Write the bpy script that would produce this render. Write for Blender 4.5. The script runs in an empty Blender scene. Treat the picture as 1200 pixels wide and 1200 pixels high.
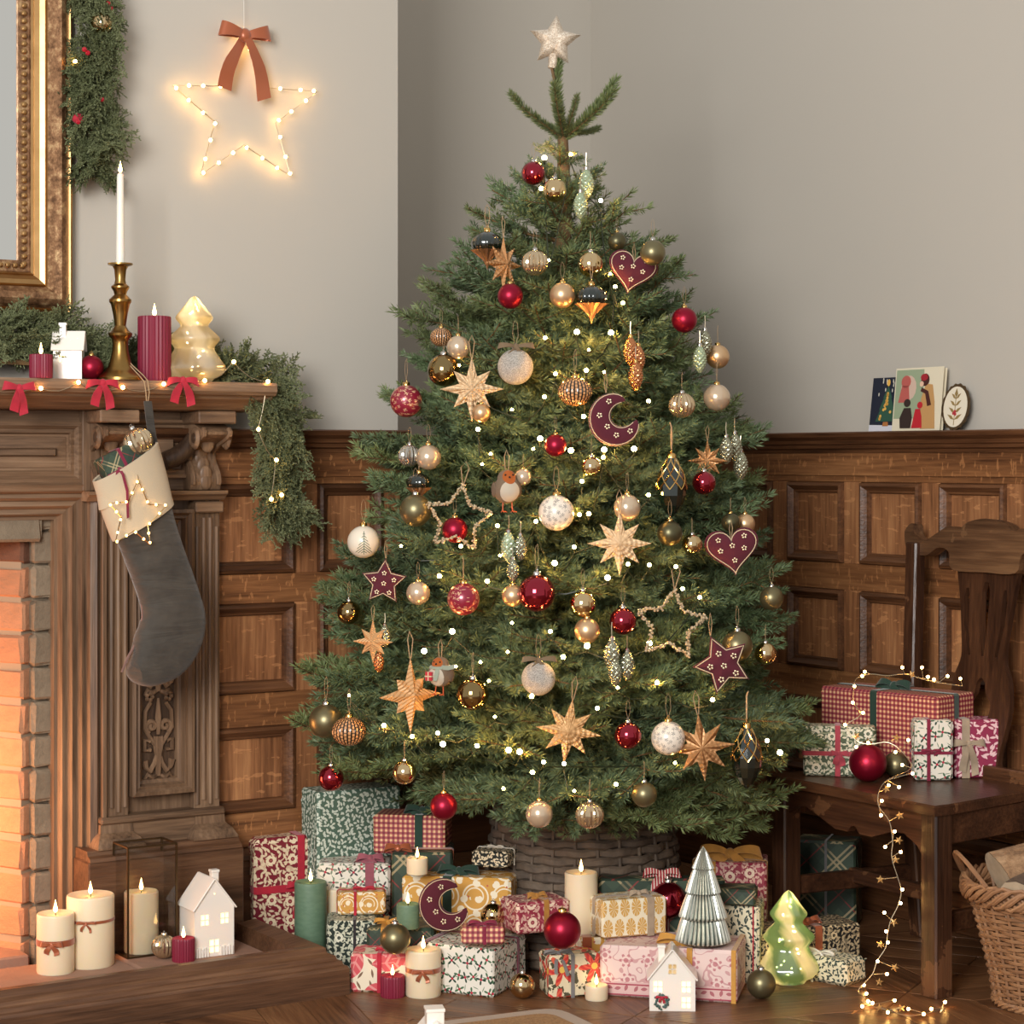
import bpy, math, random
import numpy as np
from mathutils import Vector, Matrix, Euler
from mathutils.geometry import tessellate_polygon
R = math.radians; PI = math.pi
random.seed(11)
SC = bpy.context.scene; COL = SC.collection

# ---------------------------------------------------------------- camera, world, light, exposure
FP, HY, CAMZ = 2500.0, 540.0, 1.13          # focal length in pixels, row of the horizon, eye height
cd = bpy.data.cameras.new('camera'); cam = bpy.data.objects.new('camera', cd); COL.objects.link(cam)
cam.location = (0, 0, CAMZ); cam.rotation_euler = (PI/2, 0, 0)
cd.sensor_width = 36; cd.lens = 36*FP/1200; cd.shift_y = -0.05; cd.clip_start = 0.05
SC.camera = cam
SC.view_settings.view_transform = 'Standard'; SC.view_settings.look = 'None'
SC.view_settings.gamma = 1; SC.view_settings.use_curve_mapping = False
SC.view_settings.exposure = 0.12
W = bpy.data.worlds.new('world'); SC.world = W; W.use_nodes = True
W.node_tree.nodes['Background'].inputs[0].default_value = (1.0, 0.975, 0.945, 1)
W.node_tree.nodes['Background'].inputs[1].default_value = 0.60

def area(name, loc, target, sx, sy, power, col):
    l = bpy.data.lights.new(name, 'AREA'); l.shape = 'RECTANGLE'; l.size = sx; l.size_y = sy; l.energy = power; l.color = col
    o = bpy.data.objects.new(name, l); COL.objects.link(o); o.location = loc
    o.rotation_euler = (Vector(target)-Vector(loc)).to_track_quat('-Z', 'Y').to_euler()
    return o
area('window_light', (-1.35, -0.6, 2.2), (0.2, 5.0, 0.9), 1.7, 1.9, 250, (1.0, 0.98, 0.955))
try:
    SC.cycles.use_denoising = True; SC.cycles.denoiser = 'OPENIMAGEDENOISE'
    SC.cycles.max_bounces = 8; SC.cycles.transparent_max_bounces = 12; SC.cycles.sample_clamp_indirect = 6
    SC.cycles.caustics_reflective = False; SC.cycles.caustics_refractive = False
    SC.cycles.use_light_tree = True
except Exception: pass

# ---------------------------------------------------------------- where things stand
def P(px, py, Y): return Vector(((px-600)/FP*Y, Y, CAMZ-(py-HY)/FP*Y))
def PZ(px, py, z):
    Y = (CAMZ-z)*FP/(py-HY); return Vector(((px-600)/FP*Y, Y, z))
AL = R(32.6); CA, SA = math.cos(AL), math.sin(AL)
B0 = Vector((-0.276, 5.155, 0))             # foot of the free corner of the chimney breast
RC = Vector((0.237, 6.436, 0))              # foot of the corner between alcove and right wall
MB_ = Matrix.Translation(B0) @ Matrix.Rotation(AL, 4, 'Z')        # breast frame: x along the wall, y into it
MR_ = Matrix.Translation(RC) @ Matrix.Rotation(AL-PI/2, 4, 'Z')   # right wall frame: x towards the eye, y into it
def on_plane(M, px, py, n):
    """the point of a plane n metres in front of the wall of frame M, in that frame"""
    Mi = M.inverted(); o = Mi @ Vector((0, 0, CAMZ)); d = (Mi @ P(px, py, 1.0)) - o
    t = (-n - o.y)/d.y; return o + d*t
def BW(px, py, n): return on_plane(MB_, px, py, n)
def RW(px, py, n): return on_plane(MR_, px, py, n)

# ---------------------------------------------------------------- mesh collecting
def _ico():
    t = (1+5**.5)/2
    v = [(-1,t,0),(1,t,0),(-1,-t,0),(1,-t,0),(0,-1,t),(0,1,t),(0,-1,-t),(0,1,-t),(t,0,-1),(t,0,1),(-t,0,-1),(-t,0,1)]
    f = [(0,11,5),(0,5,1),(0,1,7),(0,7,10),(0,10,11),(1,5,9),(5,11,4),(11,10,2),(10,7,6),(7,1,8),(3,9,4),(3,4,2),(3,2,6),(3,6,8),(3,8,9),(4,9,5),(2,4,11),(6,2,10),(8,6,7),(9,8,1)]
    v = [Vector(a).normalized() for a in v]
    return v, f
ICO = _ico()
class MB:
    def __init__(s): s.v = []; s.f = []; s.sm = []
    def add(s, vs, fs, smooth=False, M=None):
        b = len(s.v)
        s.v.extend([tuple(M @ Vector(a)) for a in vs] if M is not None else [tuple(a) for a in vs])
        s.f.extend([tuple(b+i for i in q) for q in fs]); s.sm.extend([smooth]*len(fs)); return s
    def box(s, x0, x1, y0, y1, z0, z1, b=0.0, M=None):
        if x0 > x1: x0, x1 = x1, x0
        if y0 > y1: y0, y1 = y1, y0
        if z0 > z1: z0, z1 = z1, z0
        b = min(b, (x1-x0)*.45, (y1-y0)*.45, (z1-z0)*.45)
        if b <= 0:
            v = [(x, y, z) for x in (x0, x1) for y in (y0, y1) for z in (z0, z1)]
            return s.add(v, [(0,1,3,2),(4,6,7,5),(0,4,5,1),(2,3,7,6),(0,2,6,4),(1,5,7,3)], False, M)
        X, Y, Z = (x0, x1), (y0, y1), (z0, z1); v = []; ix = {}
        for i in (0, 1):
            for j in (0, 1):
                for k in (0, 1):
                    sx, sy, sz = b*(1-2*i), b*(1-2*j), b*(1-2*k)
                    for a, p in (('x', (X[i], Y[j]+sy, Z[k]+sz)), ('y', (X[i]+sx, Y[j], Z[k]+sz)), ('z', (X[i]+sx, Y[j]+sy, Z[k]))):
                        ix[i, j, k, a] = len(v); v.append(p)
        g = lambda *a: ix[a]; f = []
        for i in (0, 1):
            f.append([g(i,0,0,'x'), g(i,1,0,'x'), g(i,1,1,'x'), g(i,0,1,'x')][::(1 if i else -1)])
            f.append([g(0,i,0,'y'), g(1,i,0,'y'), g(1,i,1,'y'), g(0,i,1,'y')][::(-1 if i else 1)])
            f.append([g(0,0,i,'z'), g(1,0,i,'z'), g(1,1,i,'z'), g(0,1,i,'z')][::(1 if i else -1)])
        for i in (0, 1):
            for j in (0, 1):
                f.append([g(i,j,0,'x'), g(i,j,0,'y'), g(i,j,1,'y'), g(i,j,1,'x')][::(1 if i != j else -1)])
                f.append([g(i,0,j,'x'), g(i,0,j,'z'), g(i,1,j,'z'), g(i,1,j,'x')][::(-1 if i != j else 1)])
                f.append([g(0,i,j,'y'), g(0,i,j,'z'), g(1,i,j,'z'), g(1,i,j,'y')][::(1 if i != j else -1)])
                for k in (0, 1):
                    f.append([g(i,j,k,'x'), g(i,j,k,'y'), g(i,j,k,'z')][::(1 if (i+j+k) % 2 else -1)])
        return s.add(v, f, False, M)
    def lathe(s, prof, n=24, M=None, smooth=True, rf=None):
        """prof: (radius, z) from the bottom up; rf(angle, z, r) may change the radius"""
        v, f = [], []; m = len(prof)
        for i in range(n):
            a = 2*PI*i/n; c, sn = math.cos(a), math.sin(a)
            for r, z in prof:
                rr = rf(a, z, r) if rf else r
                v.append((rr*c, rr*sn, z))
        for i in range(n):
            j = (i+1) % n
            for k in range(m-1): f.append((i*m+k, j*m+k, j*m+k+1, i*m+k+1))
        if prof[0][0] > 1e-5: f.append(tuple(i*m for i in range(n))[::-1])
        if prof[-1][0] > 1e-5: f.append(tuple(i*m+m-1 for i in range(n)))
        return s.add(v, f, smooth, M)
    def tube(s, pts, r, n=6, closed=False, M=None, smooth=True, flat=1.0, up=None):
        pts = [Vector(p) for p in pts]; m = len(pts)
        rs = r if isinstance(r, (list, tuple)) else [r]*m
        T = []
        for i in range(m):
            a = pts[(i-1) % m] if (closed or i) else pts[0]; b = pts[(i+1) % m] if (closed or i < m-1) else pts[-1]
            d = b-a; T.append(d.normalized() if d.length > 1e-9 else Vector((0, 0, 1)))
        N = Vector(up) if up is not None else (Vector((0, 0, 1)) if abs(T[0].z) < .9 else Vector((1, 0, 0)))
        v, f = [], []
        for i in range(m):
            if up is not None: N = Vector(up)
            N = N - T[i]*N.dot(T[i]); N = N.normalized() if N.length > 1e-6 else T[i].orthogonal().normalized()
            Bn = T[i].cross(N)
            for k in range(n):
                a = 2*PI*k/n; v.append(pts[i] + N*(math.cos(a)*rs[i]*flat) + Bn*(math.sin(a)*rs[i]))
        for i in range(m if closed else m-1):
            j = (i+1) % m
            for k in range(n):
                l = (k+1) % n; f.append((i*n+k, j*n+k, j*n+l, i*n+l)[::-1])
        if not closed: f.append(tuple(range(n))); f.append(tuple((m-1)*n+k for k in range(n))[::-1])
        return s.add(v, f, smooth, M)
    def strip(s, pts, wv, w, th=.0008, M=None):
        """a ribbon along pts; wv: its width direction (one, or one per point); w: its width (one, or one per point)"""
        m = len(pts); pts = [Vector(p) for p in pts]; v, f = [], []
        for i in range(m):
            d = Vector(wv[i] if isinstance(wv, list) else wv).normalized(); ww = w[i] if isinstance(w, (list, tuple)) else w
            t = (pts[min(i+1, m-1)]-pts[max(i-1, 0)])
            nn = t.cross(d); nn = nn.normalized()*th if nn.length > 1e-9 else Vector((0, 0, th))
            v += [pts[i]-d*ww/2-nn, pts[i]+d*ww/2-nn, pts[i]+d*ww/2+nn, pts[i]-d*ww/2+nn]
        for i in range(m-1):
            for k in range(4): f.append((i*4+k, i*4+(k+1) % 4, (i+1)*4+(k+1) % 4, (i+1)*4+k))
        f.append((3, 2, 1, 0)); f.append(tuple((m-1)*4+k for k in range(4)))
        return s.add(v, f, True, M)
    def prism(s, loops, d0, d1, M=None, bev=0):
        """polygon (first loop) with holes (the rest) in the x-z plane, extruded along y from d0 to d1"""
        if not isinstance(loops[0][0], (list, tuple, Vector)): loops = [loops]
        tri = tessellate_polygon([[Vector((a, b, 0)) for a, b in L] for L in loops])
        flat = [p for L in loops for p in L]; n = len(flat)
        def area2(t): 
            (ax, ay), (bx, by), (cx, cy) = (flat[i] for i in t); return (bx-ax)*(cy-ay)-(cx-ax)*(by-ay)
        tri = [t if area2(t) > 0 else t[::-1] for t in tri]
        lo, hi = min(d0, d1), max(d0, d1)
        v = [(a, lo, b) for a, b in flat] + [(a, hi, b) for a, b in flat]
        f = [tuple(t) for t in tri] + [tuple(i+n for i in t[::-1]) for t in tri]; b = 0
        for li, L in enumerate(loops):
            k = len(L); ar = sum(L[i][0]*L[(i+1) % k][1]-L[(i+1) % k][0]*L[i][1] for i in range(k))
            ccw = (ar > 0) == (li == 0)
            for i in range(k):
                j = (i+1) % k; q = (b+i, b+i+n, b+j+n, b+j); f.append(q if ccw else q[::-1])
            b += k
        return s.add(v, f, False, M)
    def ico(s, c, r, M=None, sq=(1, 1, 1)):
        return s.add([(c[0]+p.x*r*sq[0], c[1]+p.y*r*sq[1], c[2]+p.z*r*sq[2]) for p in ICO[0]], ICO[1], True, M)
    def sphere(s, c=(0, 0, 0), r=1.0, nu=28, nv=16, sq=(1, 1, 1), M=None, fn=None):
        prof = [(math.sin(PI*k/nv), -math.cos(PI*k/nv)) for k in range(nv+1)]
        v, f = [], []; v.append((0, 0, -1))
        for k in range(1, nv):
            for i in range(nu): a = 2*PI*i/nu; v.append((prof[k][0]*math.cos(a), prof[k][0]*math.sin(a), prof[k][1]))
        v.append((0, 0, 1)); top = len(v)-1
        for i in range(nu):
            j = (i+1) % nu; f.append((0, 1+j, 1+i)); f.append((top, 1+(nv-2)*nu+i, 1+(nv-2)*nu+j))
            for k in range(nv-2): f.append((1+k*nu+i, 1+k*nu+j, 1+(k+1)*nu+j, 1+(k+1)*nu+i))
        if fn: v = [fn(Vector(p)) for p in v]
        v = [(c[0]+p[0]*r*sq[0], c[1]+p[1]*r*sq[1], c[2]+p[2]*r*sq[2]) for p in v]
        return s.add(v, f, True, M)
    def frame(s, x0, x1, z0, z1, prof, M=None):
        """a moulding mitred round a rectangle of the x-z plane; prof: (inset, y) from outside to inside"""
        v, f = [], []; m = len(prof)
        for (a, b, sa, sb) in ((x0, z0, 1, 1), (x1, z0, -1, 1), (x1, z1, -1, -1), (x0, z1, 1, -1)):
            for i, y in prof: v.append((a+sa*i, y, b+sb*i))
        for c in range(4):
            e = (c+1) % 4
            for k in range(m-1): f.append((c*m+k, e*m+k, e*m+k+1, c*m+k+1))
        return s.add(v, f, False, M)
    def rail(s, prof, x0, x1, M=None):
        """profile in (y, z), extruded along x"""
        m = len(prof); v = [(x0, y, z) for y, z in prof]+[(x1, y, z) for y, z in prof]
        f = [(k, (k+1) % m, m+(k+1) % m, m+k) for k in range(m)]+[tuple(range(m))[::-1], tuple(m+k for k in range(m))]
        return s.add(v, f, False, M)
    def sweep2d(s, pts, hw, th, n=16, M=None, cap=True):
        """a padded body along a centre line of the x-z plane: half width hw (in the plane), half thickness th (along y)"""
        pts = [Vector((a, 0, b)) for a, b in pts]; m = len(pts); v, f = [], []
        for i in range(m):
            t = (pts[min(i+1, m-1)]-pts[max(i-1, 0)]).normalized(); d = Vector((t.z, 0, -t.x))
            for k in range(n):
                a = 2*PI*k/n; c, sn = math.cos(a), math.sin(a)
                v.append(pts[i]+d*(hw[i]*math.copysign(abs(c)**.8, c))+Vector((0, th[i]*math.copysign(abs(sn)**.8, sn), 0)))
        for i in range(m-1):
            for k in range(n): l = (k+1) % n; f.append((i*n+k, i*n+l, (i+1)*n+l, (i+1)*n+k)[::-1])
        if cap: f.append(tuple(range(n))); f.append(tuple((m-1)*n+k for k in range(n))[::-1])
        return s.add(v, f, True, M)
    def puff(s, poly, th, rings=6, c=(0, 0), M=None):
        """a stuffed shape from an outline of the x-z plane"""
        n = len(poly); v, f = [], []
        for side in (-1, 1):
            b = len(v)
            for q in range(rings):
                k = 1-(q/rings); h = th*(1-k**2.2)**.6
                for a, e in poly: v.append((c[0]+(a-c[0])*k, side*h, c[1]+(e-c[1])*k))
            v.append((c[0], side*th, c[1])); ce = len(v)-1
            for q in range(rings-1):
                for i in range(n):
                    j = (i+1) % n; w = (b+q*n+i, b+q*n+j, b+(q+1)*n+j, b+(q+1)*n+i); f.append(w if side < 0 else w[::-1])
            for i in range(n):
                j = (i+1) % n; w = (b+(rings-1)*n+i, b+(rings-1)*n+j, ce); f.append(w if side < 0 else w[::-1])
        return s.add(v, f, True, M)
    def mesh(s, name, auto=None, uv=False):
        me = bpy.data.meshes.new(name); me.from_pydata(s.v, [], s.f)
        me.polygons.foreach_set('use_smooth', s.sm)
        if auto and any(s.sm): me.set_sharp_from_angle(angle=R(auto))
        if uv:
            lay = me.uv_layers.new(name='UVMap'); nl = len(me.loops)
            co = np.empty(len(me.vertices)*3); me.vertices.foreach_get('co', co); co = co.reshape(-1, 3)
            uvs = np.zeros((nl, 2))
            for p in me.polygons:
                nx, ny, nz = (abs(a) for a in p.normal)
                for li in p.loop_indices:
                    x, y, z = co[me.loops[li].vertex_index]
                    uvs[li] = (x, y+.31) if nz >= nx and nz >= ny else ((y+.17, z) if nx > ny else (x, z))
            lay.data.foreach_set('uv', uvs.ravel())
        me.validate(); return me
    def build(s, name, mat, parent=None, loc=None, rot=None, scale=None, auto=40, uv=False):
        me = s.mesh(name, auto, uv); me.materials.append(mat)
        return link(name, me, parent, loc, rot, scale)
def link(name, me, parent=None, loc=None, rot=None, scale=None):
    o = bpy.data.objects.new(name, me); COL.objects.link(o); o.parent = parent
    if loc is not None: o.location = loc
    if rot is not None: o.rotation_euler = rot
    if scale is not None: o.scale = (scale,)*3 if isinstance(scale, (int, float)) else scale
    return o
def tag(o, label, cat, group=None):
    o['label'] = label; o['category'] = cat
    if group: o['group'] = group
    return o
def thing(name, label, cat, loc=(0, 0, 0), rotz=0.0, group=None, rot=None, scale=None):
    o = link(name, None, None, loc, rot or (0, 0, rotz), scale); return tag(o, label, cat, group)
def dup(root, loc=None, rot=None, scale=None):
    r = root.copy(); COL.objects.link(r)
    for ch in list(root.children):
        c = ch.copy(); COL.objects.link(c); c.parent = r
        for gch in list(ch.children):
            d = gch.copy(); COL.objects.link(d); d.parent = c
    if loc is not None: r.location = loc
    if rot is not None: r.rotation_euler = rot
    if scale is not None: r.scale = (scale,)*3 if isinstance(scale, (int, float)) else scale
    return r
def struct(o): o['kind'] = 'structure'; return o
def stuff(o): o['kind'] = 'stuff'; return o
def TM(loc, rot=(0, 0, 0), sc=1): return Matrix.Translation(loc) @ Euler(rot).to_matrix().to_4x4() @ (Matrix.Scale(sc, 4) if isinstance(sc, (int, float)) else Matrix.Diagonal((*sc, 1)))

# ---------------------------------------------------------------- materials
def lin(c): return tuple(((a/255)/12.92 if a/255 <= .04045 else ((a/255+.055)/1.055)**2.4) for a in c)+(1.0,)
class S:
    def __init__(s, g, k): s.g = g; s.k = k
    def __add__(s, o): return s.g.m('ADD', s, o)
    __radd__ = __add__
    def __sub__(s, o): return s.g.m('SUBTRACT', s, o)
    def __rsub__(s, o): return s.g.m('SUBTRACT', o, s)
    def __mul__(s, o): return s.g.m('MULTIPLY', s, o)
    __rmul__ = __mul__
    def __truediv__(s, o): return s.g.m('DIVIDE', s, o)
    def __lt__(s, o): return s.g.m('LESS_THAN', s, o)
    def __gt__(s, o): return s.g.m('GREATER_THAN', s, o)
    def floor(s): return s.g.m('FLOOR', s)
    def fract(s): return s.g.m('FRACT', s)
    def abs(s): return s.g.m('ABSOLUTE', s)
    def sin(s): return s.g.m('SINE', s)
    def cos(s): return s.g.m('COSINE', s)
    def sqrt(s): return s.g.m('SQRT', s)
    def min(s, o): return s.g.m('MINIMUM', s, o)
    def max(s, o): return s.g.m('MAXIMUM', s, o)
class G:
    def __init__(s, mat): s.nt = mat.node_tree; s.cache = {}
    def new(s, t, **kw):
        n = s.nt.nodes.new(t)
        for k, v in kw.items(): setattr(n, k, v)
        return n
    def put(s, sock, v):
        if isinstance(v, S): s.nt.links.new(v.k, sock)
        elif v is not None: sock.default_value = v
    def m(s, op, a, b=None, c=None):
        n = s.new('ShaderNodeMath', operation=op)
        for i, x in enumerate((a, b, c)):
            if x is not None: s.put(n.inputs[i], x)
        return S(s, n.outputs[0])
    def coord(s, kind):
        if kind not in s.cache: s.cache[kind] = s.new('ShaderNodeTexCoord')
        return S(s, s.cache[kind].outputs[kind])
    def sep(s, v):
        n = s.new('ShaderNodeSeparateXYZ'); s.put(n.inputs[0], v); return tuple(S(s, n.outputs[i]) for i in range(3))
    def vec(s, x, y, z=0.0):
        n = s.new('ShaderNodeCombineXYZ')
        for i, a in enumerate((x, y, z)): s.put(n.inputs[i], a)
        return S(s, n.outputs[0])
    def rand(s):
        if 'oi' not in s.cache: s.cache['oi'] = s.new('ShaderNodeObjectInfo')
        return S(s, s.cache['oi'].outputs['Random'])
    def noise(s, v, scale=1.0, detail=3, rough=.55, dist=0.0, out=0):
        n = s.new('ShaderNodeTexNoise'); s.put(n.inputs['Vector'], v); s.put(n.inputs['Scale'], scale)
        n.inputs['Detail'].default_value = detail; n.inputs['Roughness'].default_value = rough; n.inputs['Distortion'].default_value = dist
        return S(s, n.outputs[out])
    def voro(s, v, scale, feature='F1', out='Distance'):
        n = s.new('ShaderNodeTexVoronoi', feature=feature); s.put(n.inputs['Vector'], v); n.inputs['Scale'].default_value = scale
        return S(s, n.outputs[out])
    def white(s, x, y):
        n = s.new('ShaderNodeTexWhiteNoise', noise_dimensions='2D'); s.put(n.inputs['Vector'], s.vec(x, y)); 
        q = s.new('ShaderNodeSeparateColor'); s.nt.links.new(n.outputs['Color'], q.inputs[0])
        return tuple(S(s, q.outputs[i]) for i in range(3))
    def mix(s, fac, a, b):
        n = s.new('ShaderNodeMix', data_type='RGBA'); s.put(n.inputs[0], fac)
        for i, c in ((6, a), (7, b)): s.put(n.inputs[i], c if isinstance(c, S) else lin(c))
        return S(s, n.outputs[2])
    def ramp(s, fac, stops):
        n = s.new('ShaderNodeValToRGB'); s.put(n.inputs[0], fac); e = n.color_ramp.elements
        while len(e) < len(stops): e.new(.5)
        for i, (p, c) in enumerate(stops): e[i].position = p; e[i].color = lin(c)
        return S(s, n.outputs[0])
    def xyz(s, kind='Object'): return s.sep(s.coord(kind))
def mat(name, col=(200, 200, 200), rough=.5, metal=0.0, coat=0.0, sss=0.0, trans=0.0, emit=None, estr=0.0, colfn=None, bumpfn=None, roughfn=None, spec=.5, sheen=0.0, ior=1.5, emitfn=None):
    m = bpy.data.materials.new(name); m.use_nodes = True; g = G(m); b = m.node_tree.nodes['Principled BSDF']; I = b.inputs
    I['Base Color'].default_value = lin(col); I['Roughness'].default_value = rough; I['Metallic'].default_value = metal
    I['Coat Weight'].default_value = coat; I['Coat Roughness'].default_value = .08; I['Specular IOR Level'].default_value = spec; I['IOR'].default_value = ior
    I['Transmission Weight'].default_value = trans; I['Sheen Weight'].default_value = sheen
    if sss: I['Subsurface Weight'].default_value = sss; I['Subsurface Radius'].default_value = (.02, .012, .007); I['Subsurface Scale'].default_value = .6
    if colfn: g.put(I['Base Color'], colfn(g))
    if roughfn: g.put(I['Roughness'], roughfn(g))
    if emit: I['Emission Color'].default_value = lin(emit); I['Emission Strength'].default_value = estr
    if emitfn: g.put(I['Emission Strength'], emitfn(g))
    if bumpfn:
        h, st, di = bumpfn(g); n = g.new('ShaderNodeBump'); n.inputs['Strength'].default_value = st; n.inputs['Distance'].default_value = di
        g.put(n.inputs['Height'], h); m.node_tree.links.new(n.outputs[0], I['Normal'])
    return m

def wood(name, dark, mid, light, axis='z', fleck=0.0, rough=.42, scale=1.0, wear=None):
    def base(g):
        x, y, z = g.xyz(); r = g.rand()*37.0
        a, b, c = (x, y, z) if axis == 'z' else ((y, z, x) if axis == 'x' else (x, z, y))
        return a, b, c, r
    def cf(g):
        a, b, c, r = base(g)
        big = g.noise(g.vec(a*9.0*scale+r, b*9.0*scale, c*1.2*scale+r), 1, 4, .6, .6)
        fine = g.noise(g.vec(a*130.0*scale, b*130.0*scale+r, c*7.0*scale), 1, 3, .6)
        v = big*.62+fine*.38
        col = g.ramp(v, [(.33, dark), (.5, mid), (.68, light)])
        if fleck:
            w = g.noise(g.vec(a*7.0+r, b*7.0, c*7.0), 1, 2)
            f = g.noise(g.vec(a*26.0+w*3.0, b*26.0+r, c*85.0), 1, 2, .6)
            col = g.mix((f > .62)*fleck, col, tuple(min(255, int(q*1.28)) for q in light))
        col = g.mix((g.rand()*.9).fract()*.22, col, dark)
        if wear:
            q = g.noise(g.coord('Object'), 6, 5, .65); col = g.mix((q > .6)*.55, col, wear)
        return col
    def bf(g):
        a, b, c, r = base(g)
        return g.noise(g.vec(a*160.0, b*160.0+r, c*8.0), 1, 2), .25, .004
    return mat(name, mid, rough, colfn=cf, bumpfn=bf, spec=.4)
OAK_Z = wood('oak_upright_grain', (84, 51, 31), (152, 102, 66), (192, 138, 92), 'z', .25)
OAK_X = wood('oak_level_grain', (74, 44, 26), (136, 90, 55), (176, 124, 79), 'x', .3)
OAK_D = wood('oak_dark_moulding', (48, 29, 18), (94, 60, 37), (130, 87, 56), 'x')
FIR_Z = wood('mantel_oak_upright', (70, 52, 38), (120, 94, 72), (156, 126, 98), 'z')
FIR_X = wood('mantel_oak_level', (72, 53, 39), (124, 97, 74), (160, 130, 102), 'x')
FIR_D = wood('mantel_oak_dark', (42, 30, 22), (70, 52, 39), (96, 74, 56), 'z')  # darker tone of the mantel oak for carved ground, horn and volute eyes
PLI_X = wood('plinth_oak', (56, 37, 25), (96, 66, 46), (126, 92, 66), 'x')
CHR_Z = wood('chair_oak_upright', (32, 18, 12), (66, 41, 27), (98, 64, 42), 'z', rough=.34, wear=(118, 80, 54))
CHR_X = wood('chair_oak_level', (34, 19, 12), (70, 43, 28), (104, 68, 44), 'x', rough=.33, wear=(120, 82, 54))
CRE_X = wood('chair_crest_oak', (54, 34, 22), (100, 70, 47), (138, 102, 70), 'x', rough=.4, wear=(120, 88, 60))
FLO = wood('parquet_oak', (62, 38, 23), (116, 78, 50), (150, 108, 72), 'x', rough=.4, scale=.9)
PAINT = mat('grey_wall_paint', (182, 174, 161), .85, colfn=lambda g: g.mix(g.noise(g.coord('Object'), 1.3, 3)*.5, (186, 180, 169), (179, 172, 161)), bumpfn=lambda g: (g.noise(g.coord('Object'), 90, 3), .06, .003))
WHITE = mat('white_plaster', (220, 215, 205), .8)
BRASS = mat('aged_brass', (150, 116, 62), .28, 1.0, colfn=lambda g: g.mix(g.noise(g.coord('Object'), 14, 4), (118, 88, 46), (176, 140, 82)))
GOLDM = mat('gold_leaf_bright', (196, 150, 84), .34, 1.0, colfn=lambda g: g.mix(g.noise(g.coord('Object'), 22, 4), (146, 108, 66), (200, 160, 108)))
GOLDD = mat('gold_leaf_worn', (142, 100, 58), .5, .7, colfn=lambda g: g.ramp(g.noise(g.coord('Object'), 45, 5, .7), [(.35, (92, 64, 42)), (.52, (146, 108, 76)), (.7, (200, 168, 124))]), bumpfn=lambda g: (g.noise(g.coord('Object'), 60, 4, .7), .5, .004))
MIRROR = mat('mirror_glass', (225, 225, 220), .015, 1.0)
SILVER = mat('silver_cap', (205, 202, 196), .2, 1.0)
GCAP = mat('gold_cap', (214, 176, 110), .22, 1.0)
WIRE = mat('green_cable', (30, 40, 24), .5)
COPWIRE = mat('silver_wire', (190, 176, 150), .35, .8)
STRING = mat('jute_string', (168, 140, 106), .9)
BULB = mat('warm_bulb', (255, 214, 140), .4, emit=(255, 186, 98), estr=150)
BULBS = mat('warm_micro_bulb', (255, 220, 150), .4, emit=(255, 192, 106), estr=38)
BULBT = mat('bulb_in_glass', (255, 220, 150), .4, emit=(255, 222, 160), estr=90)
BULBW = mat('soft_micro_bulb', (255, 224, 160), .4, emit=(255, 198, 116), estr=40)
BULBC = mat('faint_micro_bulb', (255, 224, 160), .4, emit=(255, 198, 116), estr=8)
BULBM = mat('mantel_bulb', (255, 214, 140), .4, emit=(255, 188, 102), estr=36)
FLAME = mat('candle_flame', (255, 220, 150), .4, emit=(255, 200, 118), estr=15)
LITWIN = mat('lit_window', (255, 232, 180), .5, emit=(255, 226, 165), estr=1.6)
WAX = mat('cream_wax', (232, 213, 180), .42, sss=.5)
WAXG = mat('green_wax', (96, 124, 98), .5, sss=.25, colfn=lambda g: g.mix(g.noise(g.vec(*[a*b for a, b in zip(g.xyz(), (1.0, 1.0, 2.5))]), 60, 3), (82, 110, 86), (112, 138, 112)))
WAXR = mat('burgundy_wax', (126, 28, 52), .5, sss=.2)
WICK = mat('wick', (40, 30, 24), .9)
CERAM = mat('white_ceramic', (236, 228, 217), .35, sss=.08, coat=.3)
def velvet(n, c, s=.22): return mat(n, c, .8, sheen=s, colfn=lambda g: g.mix(g.noise(g.coord('Object'), 40, 3), tuple(int(a*.82) for a in c), tuple(min(255, int(a*1.14)) for a in c)))
REDV = velvet('red_velvet_ribbon', (172, 26, 48)); BURR = velvet('burgundy_ribbon', (124, 20, 52), .3); GRNV = velvet('green_velvet_ribbon', (16, 52, 38), .4)
PINKR = velvet('rose_ribbon', (176, 66, 80), .3); LINEN = velvet('linen_ribbon', (166, 146, 122), .2); MUSTR = velvet('mustard_ribbon', (196, 142, 62), .3)
GREYR = velvet('grey_ribbon', (118, 114, 112), .3); WHITER = velvet('white_ribbon', (226, 216, 198), .2); GOLDR = velvet('gold_gauze', (170, 118, 48), .2)
COPR = mat('copper_satin', (166, 90, 56), .32, .25, sheen=.3); DARKR = velvet('dark_ribbon', (40, 34, 36), .2); BROWNR = velvet('brown_ribbon', (112, 92, 66), .2)
STOCK = mat('grey_velvet', (56, 51, 45), .85, sheen=.25, colfn=lambda g: g.ramp(g.noise(g.coord('Object'), 14, 5, .6), [(.3, (44, 40, 35)), (.7, (70, 64, 56))]), bumpfn=lambda g: (g.noise(g.vec(g.xyz()[0]*6.0, g.xyz()[1]*6.0, g.xyz()[2]*24.0), 1, 3, .5, .8), .7, .02))
CUFF = mat('cream_wool_cuff', (188, 172, 146), .95, sheen=.1, bumpfn=lambda g: (g.noise(g.coord('Object'), 420, 2), .35, .002))
FELT = mat('burgundy_felt', (80, 13, 33), .9, sheen=.15, colfn=lambda g: g.mix(g.noise(g.coord('Object'), 60, 3), (64, 8, 24), (90, 18, 38)))
CORD = mat('pale_cord', (206, 184, 150), .7)
BEADM = mat('silver_beads', (214, 196, 164), .3, .6)
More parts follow.
